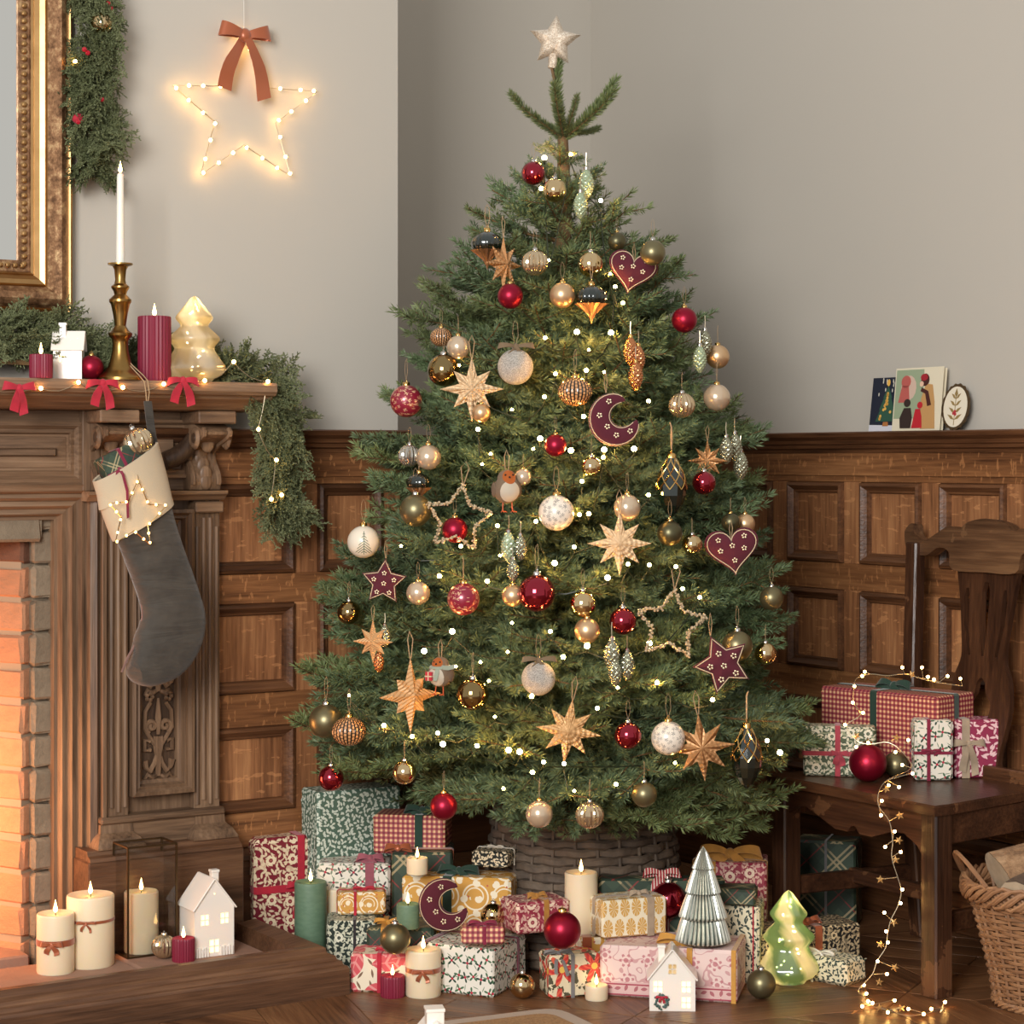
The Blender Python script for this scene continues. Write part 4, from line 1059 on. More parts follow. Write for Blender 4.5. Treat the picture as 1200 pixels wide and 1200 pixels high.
# ---------------------------------------------------------------- what hangs on the tree
T = [
('red_shiny', 625, 203, 14, 'shiny red bauble highest on the tree, half behind needles'),
('gold_shiny', 650, 223, 14, 'shiny gold bauble hanging in front of the trunk near the treetop'),
('cone_g', 687, 215, 19, 'pale green glass pinecone, upper of the pair below the top shoots'),
('cone_g', 680, 240, 17, 'pale green glass pinecone, lower of the pair below the top shoots'),
('onion', 571, 286, 19, 'dark green onion shaped bauble beside the hanging copper star, near the alcove wall'),
('ribbed', 627, 308, 15, 'clear ribbed bauble with brown ribbon above the champagne satin ball'),
('red_matte', 598, 347, 15, 'matte red bauble just under the copper star near the treetop'),
('champ', 659, 346, 15, 'champagne satin bauble between the clear ribbed ball and the dark green onion'),
('striped', 517, 395, 13, 'black and copper striped bauble tucked behind the pearl ball at the alcove edge'),
('pearl', 537, 407, 14, 'champagne pearl bauble directly above the large flat gold bauble'),
('gold_dark', 520, 434, 19, 'large mirror bright dark gold bauble behind the pale beaded star'),
('glitter', 604, 430, 21, 'silver glitter ball with twine bow below the matte red bauble'),
('red_print', 476, 470, 19, 'burgundy bauble printed with gold flowers overlapping the chimney breast edge'),
('striped', 674, 459, 20, 'black and copper striped bauble in the middle of the upper tree'),
('gold_shiny', 692, 310, 15, 'shiny gold bauble directly above the dark green onion bauble'),
('onion', 693, 349, 19, 'dark green onion bauble with copper tip below the shiny gold ball'),
('olive_dark', 723, 283, 11, 'olive bauble mostly hidden behind the burgundy heart near the treetop'),
('olive', 765, 296, 15, 'matte olive bauble in front of the upper burgundy heart'),
('red_matte', 802, 375, 15, 'matte red bauble outermost on the upper tree over the grey wall'),
('cone_s', 826, 402, 17, 'smoked silver glass pinecone beside the champagne ball at the tree edge'),
('cone_g', 820, 420, 17, 'pale green glass pinecone just below a smoked silver one'),
('champ', 841, 418, 14, 'champagne satin bauble outermost beside the two hanging pinecones'),
('cone_c', 739, 411, 18, 'copper glass pinecone, uppermost of the cluster above the moon'),
('cone_c', 748, 420, 17, 'copper glass pinecone in the middle of the cluster above the moon'),
('cone_c', 745, 440, 18, 'copper glass pinecone, lowest of the cluster above the moon'),
('ribbed', 799, 475, 15, 'clear ribbed champagne bauble beside the felt moon, looped with ribbon'),
('pearl', 840, 466, 16, 'champagne glittered bauble behind needles at the tree edge above the gold star'),
('champ', 564, 484, 11, 'small champagne bauble peeping out below the pale beaded star'),
('ribbed_s', 480, 534, 13, 'silver ribbed bauble hanging beside a champagne pearl one near the panelling'),
('pearl', 502, 536, 15, 'champagne pearl bauble beside the silver ribbed one'),
('onion', 491, 566, 15, 'dark onion bauble half hidden above the large olive ball'),
('olive', 487, 598, 19, 'large matte olive bauble next to the open beaded star by the panelling'),
('red_matte', 533, 621, 15, 'matte red bauble hanging inside the open beaded star'),
('white_print', 652, 601, 21, 'white bauble with grey leaf sprigs beside the plain robin'),
('red_matte', 651, 522, 13, 'matte red bauble between the striped ball and the white sprig ball'),
('fir_print', 426, 635, 19, 'white bauble drawn with a fir tree at the tree edge by the panelling'),
('cone_g', 596, 640, 19, 'pale green glass pinecone on the longest twig under the plain robin'),
('cone_s', 610, 641, 16, 'smoked silver pinecone beside the pale green one under the plain robin'),
('cone_s', 601, 668, 15, 'smoked silver pinecone hanging above the large shiny red bauble'),
('pearl', 490, 695, 14, 'champagne pearl bauble between the felt star and the flower printed ball'),
('red_print', 543, 702, 19, 'burgundy bauble with gold flowers beside the large shiny red one'),
('champ', 601, 698, 13, 'champagne bauble half behind the largest shiny red bauble'),
('red_shiny', 629, 695, 22, 'largest shiny red bauble, in the middle of the tree'),
('pearl', 613, 559, 10, 'small champagne bauble peeping out behind the plain robin'),
('gold_shiny', 693, 547, 12, 'small shiny gold bauble under the felt moon'),
('pearl', 735, 595, 16, 'champagne pearl bauble just above the pale embossed star'),
('drop', 787, 570, 36, 'green glass drop with gold lattice near the tree middle, below the ribbed ball'),
('olive_dark', 785, 625, 15, 'dark olive bauble hanging below the green lattice drop'),
('gold_shiny', 811, 638, 12, 'shiny gold bauble between the olive ball and the felt heart'),
('red_shiny', 825, 566, 14, 'shiny red bauble hanging in front of the small gold star'),
('cone_s', 851, 527, 17, 'smoked silver pinecone nearest the gold star, first of three over the panelling'),
('cone_s', 861, 524, 18, 'smoked silver pinecone in the middle of three over the panelling'),
('cone_s', 868, 545, 18, 'smoked silver pinecone outermost of three over the panelling'),
('olive_dark', 856, 612, 11, 'small olive bauble behind the lower felt heart'),
('champ', 873, 614, 12, 'champagne bauble rising behind the lower felt heart'),
('olive', 904, 701, 14, 'olive bauble outermost over the oak panelling, hung on a tan loop'),
('gold_shiny', 683, 708, 16, 'shiny gold bauble above a champagne one at mid tree'),
('red_shiny', 730, 728, 16, 'shiny red bauble between the gold ball and the open beaded star'),
('gold_dark', 409, 718, 14, 'dark gold shiny bauble outermost below the felt star by the panelling'),
('cone_s', 451, 745, 14, 'smoked pinecone dangling by the half hidden gold star'),
('cone_c', 444, 775, 13, 'copper pinecone dangling below the half hidden gold star'),
('gold_dark', 554, 814, 19, 'large dark gold bauble beside the robin in a scarf'),
('olive', 382, 845, 20, 'large olive bauble outermost low on the tree by the panelling'),
('striped', 409, 857, 20, 'black and copper striped bauble touching the large low olive bauble'),
('red_shiny', 388, 912, 15, 'shiny red bauble hanging over the tall green leaf gift'),
('gold_shiny', 474, 905, 14, 'shiny gold bauble between the striped ball and the low matte red one'),
('red_matte', 520, 945, 16, 'matte red bauble hanging in front of the burgundy gingham gift under the tree'),
('pearl', 632, 954, 16, 'champagne pearl bauble hanging over the basket rim'),
('glitter', 631, 795, 20, 'silver glitter ball with tan bow low in the middle of the tree'),
('champ', 688, 739, 15, 'champagne satin bauble hung just under a shiny gold one'),
('cone_s', 717, 767, 20, 'smoked silver pinecone below the shiny red bauble, highest of its cluster'),
('cone_s', 721, 788, 17, 'smoked silver pinecone hidden under another, lowest of its cluster'),
('cone_s', 735, 779, 18, 'smoked silver pinecone beside a bright bulb, outer one of its cluster'),
('red_shiny', 736, 862, 16, 'shiny red bauble between the pale embossed star and the white sprig ball'),
('white_print', 783, 865, 20, 'white bauble with grey sprigs behind the low copper gold star'),
('drop', 875, 887, 37, 'dark glass drop with gold lattice low on the tree near the chair'),
('olive', 755, 931, 15, 'olive bauble hanging beneath the low gold star above the basket'),
('ribbed', 691, 955, 16, 'clear gold ribbed bauble hanging over the basket front'),
('olive', 864, 757, 18, 'large olive bauble behind the lower felt star'),
('gold_shiny', 897, 766, 13, 'shiny gold bauble outermost beside the large olive ball, near the panelling'),
]
bowed = False
for q in T:
    o = orn(*q, **({'yaw': .1} if q[0] in ('fir_print', 'glitter') else {'out': 1.35} if 'in front of the upper' in q[4] else {}))
    if q[0] == 'glitter' and not bowed: bow_parts(o, BROWNR, 1.0, .36, (0, -.3, 1.12), tails=1.0); bowed = True
star_orn('star_pale', 553, 456, 38, 'pale gold beaded paper star with eight points near the chimney breast', alt=.8, beads=True)
star_orn('star_pale', 726, 637, 38, 'pale gold embossed star with eight points below the felt moon', alt=.86)
star_orn('star_gold', 666, 857, 39, 'gold embossed star beside the low silver glitter ball', tilt=R(8), alt=.86)
star_orn('star_copper', 822, 876, 40, 'copper gold ridged star low on the tree near the chair', tilt=R(-6), alt=.9)
star_orn('star_copper', 590, 310, 34, 'copper glitter star turned aside near the treetop', yaw=R(50), alt=.85)
star_orn('star_copper', 829, 540, 25, 'small copper glitter star behind the shiny red bauble at the tree edge', yaw=R(-25), alt=.85, out=.88)
star_orn('kraft', 481, 815, 45, 'tall kraft gold star with long upright points seen half side on', yaw=R(38), alt=.62)
star_orn('kraft', 437, 752, 26, 'half hidden kraft gold star below the felt star', yaw=R(-20), alt=.8)
felt_orn('heart', 741, 316, 29, 'burgundy felt heart with beaded flowers near the treetop', R(12))
felt_orn('moon', 725, 489, 33, 'burgundy felt crescent moon with beaded flowers hanging high on the tree', R(-28))
felt_orn('star', 450, 682, 28, 'burgundy felt star with beaded flowers by the panelling', R(4))
felt_orn('heart', 858, 643, 32, 'burgundy felt heart with beaded flowers low over the panelling', R(-8))
felt_orn('star', 847, 778, 36, 'burgundy felt star with beaded flowers below the lower felt heart', R(-24))
wire_star(537, 608, 40, 'open star of silver beads round a matte red bauble', R(8))
wire_star(786, 732, 42, 'open star of silver beads beside the shiny red bauble, empty inside', R(6))
# puffy star on the top
ts = thing('star_tree_topper', 'puffy champagne glitter star on the top of the tree', 'tree topper', P(650, 48, 4.88), 0, None, Euler((0, R(5), 0)), .060)
MB().puff([(a*(1.04 if i % 8 == 0 else 1), b) for i, (a, b) in enumerate(outline('star'))], .42, 9).build('star', O['topper'], ts)
MB().lathe([(.17, -1.05), (.17, -.5)], 14).build('socket', O['topper'], ts)
ORN_SPOTS.append((650, 48, 32, 4.95))
# robins
def robin_mat(name, scarf):
    def cf(g):
        x, y, z = g.xyz(); face = ((x*x+(z-.62)*(z-.62)) < .17)*(y < -.1); belly = (x*x*1.1+(z+.25)*(z+.25) < .42)*(y < -.12)
        n = g.noise(g.coord('Object'), 24, 4, .7); return g.mix(face, g.mix(belly, g.mix(n, (104, 84, 66), (168, 144, 118)), (226, 212, 190)), (198, 104, 44))
    return mat(name, (140, 116, 94), .95, colfn=cf, bumpfn=lambda g: (g.noise(g.coord('Object'), 30, 3), .6, .05))
def robin(px, py, r, label, scarf):
    pos = orn_at(px, py, 1.0); s_ = r*pos.y/FP; ORN_SPOTS.append((px, py, r*1.3, pos.y)); o = thing('felt_robin', label, 'ornament', pos, 0, 'felt robins', (0, 0, R(-28 if scarf else 18)), s_)
    MB().lathe([(0, -1.0), (.35, -.93), (.66, -.7), (.84, -.35), (.86, -.05), (.74, .28), (.60, .48), (.57, .68), (.46, .9), (.25, 1.04), (0, 1.08)], 24).build('body', robin_mat('robin_felt', scarf), o)
    for sg in (-1, 1):
        MB().sphere((sg*.80, .1, -.15), .5, 14, 10, (.30, .75, .95)).build('wing', mat('robin_wing', (128, 106, 86), .95, bumpfn=lambda g: (g.noise(g.coord('Object'), 26, 3), .6, .05)), o)
        MB().ico((sg*.24, -.47, .76), .075).build('eye', WICK, o)
        mb = MB().tube([(sg*.28, -.1, -.9), (sg*.32, -.14, -1.45)], .04, 5)
        for q in (-.18, 0, .18): mb.tube([(sg*.32, -.14, -1.45), (sg*.32+q, -.42, -1.52)], .034, 5)
        mb.build('leg', mat('robin_leg', (196, 92, 50), .6), o)
    MB().lathe([(.09, 0), (.05, .12), (0, .24)], 8, TM((0, -.52, .62), (PI/2, 0, 0))).build('beak', WICK, o)
    MB().box(-.2, .2, .6, 1.25, -.62, -.5, .05, Matrix.Rotation(R(-18), 4, 'X')).build('tail', mat('robin_tail', (112, 90, 72), .95), o)
    MB().tube([(-.1, 0, 1.05), (-.16, 0, 1.9), (0, .1, 2.3), (.14, 0, 1.9), (.1, 0, 1.05)], .03, 4).build('hanging_loop', STRING, o)
    if scarf:
        sc_ = velvet('sage_scarf', (140, 146, 128)); mb = MB(); mb.tube([(.62*math.cos(a), .62*math.sin(a), .36+.05*math.sin(a)) for a in [k*PI/9 for k in range(18)]], .15, 8, True)
        mb.strip([(.15, -.66, .34), (.22, -.86, .0), (.1, -.92, -.5)], (1, .2, 0), .3, .03); mb.strip([(.4, -.5, .4), (.9, -.5, .38), (1.35, -.35, .5)], (0, 0, 1), .3, .03); mb.build('scarf', sc_, o)
        MB().box(-.62, -.1, -1.05, -.72, -.5, .1, .04).build('parcel', velvet('robin_parcel', (176, 30, 44)), o)
        MB().box(-.40, -.32, -1.07, -.70, -.51, .12, .01).box(-.63, -.09, -1.07, -.70, -.24, -.16, .01).build('parcel_string', CORD, o)
robin(594, 571, 19, 'brown felt robin with cream belly and orange legs at mid tree', False)
robin(516, 788, 17, 'felt robin in a sage scarf carrying a red parcel', True)

# fairy lights wound round the tree
LP = [(638,185),(669,181),(624,206),(634,221),(704,235),(643,305),(639,396),(651,438),(676,389),(538,428),(715,321),(721,336),(730,355),(716,390),(687,434),(708,436),(684,488),(560,503),(633,514),(625,526),(575,532),(565,544),(583,616),(628,611),(586,651),(571,681),(515,675),(650,660),(638,465),(708,527),(707,536),(669,528),(682,564),(679,603),(690,602),(673,641),(736,661),(761,662),(792,664),(800,690),(712,677),(743,526),(595,764),(497,763),(534,781),(573,798),(563,776),(409,815),(450,850),(483,863),(519,872),(559,874),(596,879),(609,881),(624,905),(513,859),(590,924),(637,893),(645,740),(688,757),(724,806),(623,816),(661,895),(722,919),(673,927),(791,894),(899,868),(914,882),(761,754),(540,640),(600,730),(470,640),(760,580),(770,800),(835,820),(700,830),(580,840),(660,770),(820,700),(530,740),(610,560),(760,470),(690,410),(600,480)]
fl = thing('fairy_lights', 'warm white fairy lights on a dark cable wound through the tree', 'string lights', (0, 0, 0))
bm_ = MB().sphere((0, 0, 0), .0052, 8, 6).mesh('bulb'); bm_.materials.append(BULB)
cm_ = MB().lathe([(.0022, -.014), (.0030, -.004), (.0028, -.002)], 6).mesh('bulb_holder'); cm_.materials.append(WIRE)
pts = []
for px, py in LP:
    p = orn_at(px, py, .93); pts.append(p); b = link('bulb', bm_, fl, p, None, random.choice((.6, .75, .9, 1.1))); link('bulb_holder', cm_, b); ORN_SPOTS.append((px, py, 2, p.y))
order = sorted(range(len(pts)), key=lambda i: -pts[i].z); rows = [order[i:i+7] for i in range(0, len(order), 7)]; path = []
for k, rw in enumerate(rows): path += sorted((pts[i] for i in rw), key=lambda p: p.x*(1 if k % 2 == 0 else -1))
fine = []
for a, b in zip(path, path[1:]):
    for t in (0, .33, .66): q = a.lerp(b, t); fine.append(q+Vector((0, .03+.02*math.sin(t*7), -.014-.02*math.sin(t*PI))))
MB().tube(fine, .0016, 4).build('cable', WIRE, fl)

# woven basket round the foot of the tree
SEAG = mat('dark_seagrass', (92, 78, 66), .75, colfn=lambda g: g.mix(g.rand(), g.mix(g.noise(g.coord('Object'), 40, 4), (52, 44, 38), (112, 96, 82)), g.mix(g.noise(g.coord('Object'), 40, 4), (66, 56, 48), (136, 116, 96))), bumpfn=lambda g: (g.noise(g.coord('Object'), 90, 3), .6, .004))
tb = thing('tree_basket', 'dark woven seagrass basket standing round the foot of the christmas tree', 'basket', (.165, TY+.05, 0))
zr = [.0]; NS = 26
BH = .335
def trad(z): return .235-.032*(z/BH)**.85
z = .012; k = 0; RH = .0205
while z < BH:
    r0 = trad(z); pts = []
    for i in range(NS*3):
        a = 2*PI*i/(NS*3); w = math.cos(a*NS/2+PI*(k % 2)); pts.append(((r0+.0065*w)*math.cos(a), (r0+.0065*w)*math.sin(a), z+.0016*math.sin(i*1.7+k)))
    MB().tube(pts, .0062, 6, True, flat=1.72, up=None).build('strand', SEAG, tb); z += RH*.93; k += 1
for i in range(NS): a = 2*PI*i/NS; MB().tube([(trad(q)*math.cos(a), trad(q)*math.sin(a), q) for q in (.0, .1, .2, BH+.004)], .0045, 5).build('stake', SEAG, tb)
MB().tube([(trad(BH)*math.cos(2*PI*i/60), trad(BH)*math.sin(2*PI*i/60), BH+.006) for i in range(60)], .009, 6, True).build('rim', SEAG, tb)
# ---------------------------------------------------------------- wrapping papers (drawn in metres over each face)
def uvs(g):
    x, y, z = g.sep(g.coord('UV')); return x, y
def paper(name, fn, rough=.5): return mat(name, (200, 200, 200), rough, colfn=lambda g: fn(g, *uvs(g)), spec=.4)
def vines(g, x, y, k, wd=.035, seed=0.0):
    n = g.noise(g.vec(x*k+seed, y*k+seed*2.0), 1, 1, .4); return ((n*5.0).fract()-.5).abs() < wd*2.0
def floral(bg, fl, leaf, vine, k=14.0, n=5, dark=None, rad=.34):
    k *= 1.5
    def fn(g, x, y):
        col = g.mix(vines(g, x, y, k*.8, .045), bg, vine)
        lx, ly, c, a = cells(g, x, y, k*1.9, 3.0, .2); r, f = flower_mask(g, lx, ly, c, .40, 2, .75); col = g.mix(f, col, leaf)
        for s_ in (5.0, 6.0): lx, ly, c, a = cells(g, x+s_*.007, y, k*2.6, s_, .3); col = g.mix(leaf_mask(g, lx, ly, c*6.283, .40, .15), col, leaf)
        lx, ly, c, a = cells(g, x+.021, y+.013, k, 1.0, .3); r, f = flower_mask(g, lx, ly, c, rad, n, .22)
        col = g.mix(f*(a > .25), col, fl); rings = ((r*26.0).sin() > .45)
        return g.mix(f*(a > .25)*rings, col, dark or bg)
    return fn
def leaves(bg, fg, k=30.0, fg2=None, l=.48, w=.17):
    def fn(g, x, y):
        col = None
        for s_ in (1.0, 2.0, 3.0):
            lx, ly, c, a = cells(g, x+s_*.0131+y*.31, y+s_*.0093-x*.31, k, s_, .7); m = leaf_mask(g, lx, ly, c*6.283, l*.8, w); col = g.mix(m, col if col is not None else bg, fg if s_ < 3 or not fg2 else fg2)
        return col
    return fn
def holly(k=30.0, bg=(226, 220, 206), green=(70, 104, 74), k2=(36, 62, 48)):
    def fn(g, x, y):
        col = bg
        for s_ in (1.0, 2.0):
            lx, ly, c, a = cells(g, x+s_*.011, y+s_*.017, k, s_, .25); r, f = flower_mask(g, lx, ly, c, .36, 4, .62); col = g.mix(f, col, green if s_ < 2 else k2); col = g.mix((r < .085), col, (178, 36, 60))
        lx, ly, c, a = cells(g, x, y, k*1.6, 5.0, .3); return g.mix(leaf_mask(g, lx, ly, c*6.283, .36, .05), col, (126, 140, 116))
    return fn
def gingham(k=90.0, a=(226, 186, 140), b=(168, 84, 82), c=(122, 40, 56)):
    def fn(g, x, y):
        p = (x*k).fract() < .52; q = (y*k).fract() < .52; s_ = p+q; return g.mix((s_ > 1.5), g.mix((s_ > .5), a, b), c)
    return fn
def tartan(k=9.0, base=(58, 74, 58), dk=(40, 54, 44), diag=True, li=(178, 160, 122)):
    def fn(g, x, y):
        u, v = ((x+y)*.707, (x-y)*.707) if diag else (x, y); col = base
        for t in (u, v):
            f = (t*k).fract(); col = g.mix((f < .4)*.6, col, dk); col = g.mix((((f-.62).abs() < .022).max((f-.72).abs() < .022))*.75, col, li); col = g.mix(((f-.2).abs() < .014)*.7, col, (150, 50, 50))
        return col
    return fn
def scrolls(bg=(206, 154, 70), fg=(238, 226, 198), k=15.0):
    def fn(g, x, y):
        X, Y = x*k, y*k; lx, ly = X.fract()-.5, Y.fract()-.5; r = (lx*lx+ly*ly).sqrt(); th = g.m('ARCTAN2', ly, lx)
        col = g.mix(((r-.42).abs() < .028), bg, fg); col = g.mix(((r-.26-th*.025).abs() < .022)*(ly > -.1), col, fg)
        a, b, c, d_ = cells(g, x, y, k*2.0, 2.0, .2); r2, f = flower_mask(g, a, b, c, .40, 1, .5); col = g.mix(f, col, fg)
        a, b, c, d_ = cells(g, x, y, k*3.0, 4.0, .4); return g.mix(((a*a+b*b) < .01)*(d_ > .5), col, (186, 92, 70))
    return fn
def lattice(bg=(206, 160, 84), fg=(234, 222, 194), k=38.0):
    def fn(g, x, y):
        X, Y = x*k, y*k*.62; row = Y.floor(); lx = (X+g.m('MODULO', row, 2.0)*.5).fract()-.5; ly = Y.fract()-.5
        d = (lx*lx*3.2+ly*ly*2.6).sqrt(); th = g.m('ARCTAN2', ly, lx); return g.mix(((d < .74)*((th*10.0).sin() > -.82)), fg, bg)
    return fn
def toile(g, x, y):
    bg = (226, 200, 192); b = (y*7.4).fract()
    lx, ly, c, a = cells(g, x, y, 22.0, 1.0, .3); r, f = flower_mask(g, lx, ly, c, .36, 6, .3); col = g.mix(f*((r*30.0).sin() > -.2)*.75, bg, (176, 88, 100))
    col = g.mix(vines(g, x, y, 26.0, .04)*.55, col, (176, 96, 106)); lx, ly, c, a = cells(g, x, y, 55.0, 2.0, .2)
    band = g.mix((leaf_mask(g, lx, ly, c*6.283, .4, .2))*.8, (216, 180, 174), (160, 62, 80))
    col = g.mix((b < .24), col, band); return g.mix(((b-.04).abs() < .012).max((b-.2).abs() < .012), col, (166, 70, 86))
def poinsettia(g, x, y):
    col = g.mix(g.noise(g.vec(x*40.0, y*40.0), 1, 3) > .52, (222, 206, 172), (82, 76, 56))
    lx, ly, c, a = cells(g, x, y, 13.0, 1.0, .3); r, f = flower_mask(g, lx, ly, c, .46, 6, .36); th = g.m('ARCTAN2', ly, lx)
    pet = g.mix(((th*12.0+r*30.0).sin() > .2)*.7, (196, 56, 54), (226, 110, 76)); col = g.mix(f, col, pet); return g.mix((r < .09), col, (232, 190, 90))
def pinkleaf(g, x, y):
    col = g.mix(leaf_mask(g, *cells(g, x, y, 40.0, 4.0, .3)[:2], cells(g, x, y, 40.0, 4.0, .3)[2]*6.283, .4, .1), (230, 216, 190), (120, 92, 70))
    for s_ in (1.0, 2.0):
        lx, ly, c, a = cells(g, x+s_*.02, y, 13.0, s_, .3); m = leaf_mask(g, lx, ly, c*6.283, .46, .24); u, v = rot(g, lx, ly, c*6.283)
        pet = g.mix((((u*26.0+v.abs()*18.0).sin() > .55).max(v.abs() < .012))*.6, (204, 82, 88), (232, 168, 160)); col = g.mix(m, col, pet)
    return col
PAP = {
 'burg_floral': paper('burgundy_floral_paper', floral((120, 30, 44), (232, 214, 180), (222, 202, 168), (206, 178, 148), 14.0, dark=(140, 50, 58))),
 'green_leaf': paper('green_leaf_paper', leaves((82, 106, 90), (204, 212, 196), 66.0, None, .44, .17)),
 'gingham': paper('burgundy_gingham_paper', gingham()),
 'holly': paper('holly_paper', holly()), 'holly2': paper('pale_holly_paper', holly(30.0, green=(120, 134, 112), k2=(70, 66, 62))),
 'scroll': paper('mustard_scroll_paper', scrolls()), 'scroll_s': paper('small_mustard_scroll_paper', scrolls((204, 152, 74), (240, 226, 196), 22.0)),
 'dark_floral': paper('dark_green_floral_paper', floral((26, 40, 32), (214, 212, 190), (196, 196, 172), (160, 166, 146), 18.0)),
 'tartan': paper('green_tartan_paper', tartan()), 'tartan_s': paper('small_green_tartan_paper', tartan(16.0)),
 'pinkleaf': paper('pink_leaf_paper', pinkleaf), 'rose': paper('burgundy_rose_paper', floral((142, 46, 64), (232, 208, 184), (206, 164, 150), (164, 74, 88), 15.0, 7, dark=(150, 60, 74), rad=.40)),
 'pointy': paper('poinsettia_paper', poinsettia), 'bwleaf': paper('black_cream_leaf_paper', leaves((30, 34, 30), (222, 206, 172), 84.0)),
 'willow': paper('willow_leaf_paper', leaves((226, 216, 184), (52, 66, 60), 68.0, None, .46, .14)),
 'lattice': paper('mustard_lattice_paper', lattice()), 'toile': paper('pink_toile_paper', toile),
 'paisley': paper('black_paisley_paper', floral((24, 24, 24), (202, 182, 144), (180, 160, 126), (120, 108, 86), 20.0, 3)),
 'green_floral': paper('green_floral_paper', floral((74, 88, 62), (232, 224, 200), (220, 214, 188), (150, 156, 124), 17.0)),
 'vine': paper('burgundy_vine_paper', leaves((146, 44, 76), (236, 196, 196), 46.0, None, .50, .13)),
}
GIFTS = 'wrapped gifts'
def gift(wrap, label, xl, yb, xr, yt, yaw, z0, dp, bands=(), bow=None, group=GIFTS, rmat=REDV, w=None, rnd=.005):
    """(xl, yb): pixel of the lower corner of the front face at its smaller x; xr: pixel of its other edge; yt: its top"""
    p = PZ(xl, yb, z0); ya = R(yaw); d = Vector((math.cos(ya), math.sin(ya), 0)); k = (xr-600)/FP
    if w is None: w = (k*p.y-p.x)/(d.x-k*d.y)
    h = CAMZ-(yt-HY)/FP*p.y-z0
    o = thing('gift_box', label, 'gift', p, ya, group)
    mb = MB().box(0, w, 0, dp, 0, h, rnd); r_ = random.Random(int(xl*7+yb))
    mb.v = [(x+r_.uniform(-1, 1)*.0012, y+r_.uniform(-1, 1)*.0012, max(0, z+r_.uniform(-1, 1)*.0012)) for x, y, z in mb.v]
    mb.build('wrapped_box', PAP[wrap], o, uv=True)
    for sg, xx in ((1, w), (-1, 0)):          # the folded paper ends
        MB().add([(xx+sg*.0012, .004, h*.92), (xx+sg*.0012, dp-.004, h*.92), (xx+sg*.0026, dp/2, h*.42), (xx, .004, h*.93), (xx, dp-.004, h*.93), (xx, dp/2, h*.40)], [(0, 1, 2) if sg > 0 else (0, 2, 1), (3, 0, 2, 5), (4, 5, 2, 1), (3, 4, 1, 0)]).build('paper_fold', PAP[wrap], o, uv=True)
    e = .0016
    for kind, f, wd in bands:
        if kind == 'v': MB().strip([(f*w, -e, 0), (f*w, -e, h/2), (f*w, -e, h-.002), (f*w, .002, h+e), (f*w, dp/2, h+e), (f*w, dp-.002, h+e), (f*w, dp+e, h-.002), (f*w, dp+e, 0)], (1, 0, 0), wd, .0006).build('ribbon', rmat, o)
        elif kind == 'h': MB().strip([(0-e, dp, f*h), (0-e, .003, f*h), (.003, -e, f*h), (w-.003, -e, f*h), (w+e, .003, f*h), (w+e, dp, f*h)], (0, 0, 1), wd, .0006).build('ribbon', rmat, o)
        elif kind == 'd': MB().strip([(-e, f*dp, 0), (-e, f*dp, h-.002), (.002, f*dp, h+e), (w-.002, f*dp, h+e), (w+e, f*dp, h-.002), (w+e, f*dp, 0)], (0, 1, 0), wd, .0006).build('ribbon', rmat, o)
    if bow:
        where, fx, fv, sz, wd, *t = bow
        if where == 'f': bow_parts(o, rmat, sz, wd, (fx*w, -.003, fv*h), None, t[0] if t else .9)
        else: bow_parts(o, rmat, sz, wd, (fx*w, fv*dp, h+wd*.35), Matrix.Rotation(R(-38), 4, 'X'), t[0] if t else .45)
    return o, w, h
# against the panelling and behind
gift('burg_floral', 'tall burgundy floral gift with red velvet ribbon against the panelling by the fender', 299, 1118, 385, 984, 25, 0, .075, [('v', .62, .017), ('h', .55, .017)], ('f', .62, .58, .035, .017, 2.6), rnd=.012)
gift('green_leaf', 'tall green gift with small pale leaves behind the low boughs by the panelling', 372, 1117, 470, 929, 28, 0, .10)
gift('tartan', 'green tartan gift with copper bow hidden under the gingham gift beside the basket', 459, 1130, 530, 999, 0, 0, .14, [('d', .3, .02)], ('t', .1, .1, .03, .02, 0), rmat=COPR)
gift('gingham', 'burgundy gingham gift with green velvet ribbon under the tree by a matte red bauble', 437, 1000, 521, 955, -8, .236, .10, [('v', .64, .018)], ('t', .66, .3, .04, .02, .6), rmat=GRNV)
gift('holly2', 'pale holly gift with gingham bow behind the tall green candle', 372, 1125, 457, 1012, 0, 0, .10, [('v', .72, .02)], ('t', .72, .2, .03, .02, 1.0), rmat=velvet('gingham_ribbon', (150, 80, 92)))
gift('scroll', 'large mustard gift with white scrolling vines and green velvet ribbon', 471, 1136, 598, 1026, -10, 0, .10, [('v', .42, .02)], ('t', .5, .35, .045, .02, .5), rmat=GRNV)
gift('bwleaf', 'small black and cream leaf gift lying on the large mustard gift', 552, 1016, 594, 997, -18, .226, .10, [('d', .5, .006)], ('t', .5, .5, .02, .005, 0), rmat=WHITER)
gift('dark_floral', 'dark green gift with white flowers beneath the small mustard gift', 383, 1148, 442, 1080, 4, 0, .10, [('v', .55, .006)], rmat=DARKR)
gift('scroll_s', 'small mustard gift tied with red braid beside the cream candle', 396, 1073, 452, 1047, 6, .129, .07, [('v', .36, .006), ('d', .5, .006)], ('t', .55, .4, .024, .007, .7), rmat=REDV)
gift('tartan_s', 'small green tartan gift with gold satin ribbon under the little green candle', 430, 1152, 508, 1088, 0, 0, .12, [('v', .25, .012)], ('t', .3, .35, .03, .012, 1.6), rmat=mat('gold_satin', (206, 146, 66), .35, .2))
gift('pinkleaf', 'pink and cream leaf gift with red braid at the corner of the fender', 411, 1163, 478, 1118, -3, 0, .10, [('v', .50, .009)], ('t', .56, .3, .018, .007, .5), rmat=REDV)
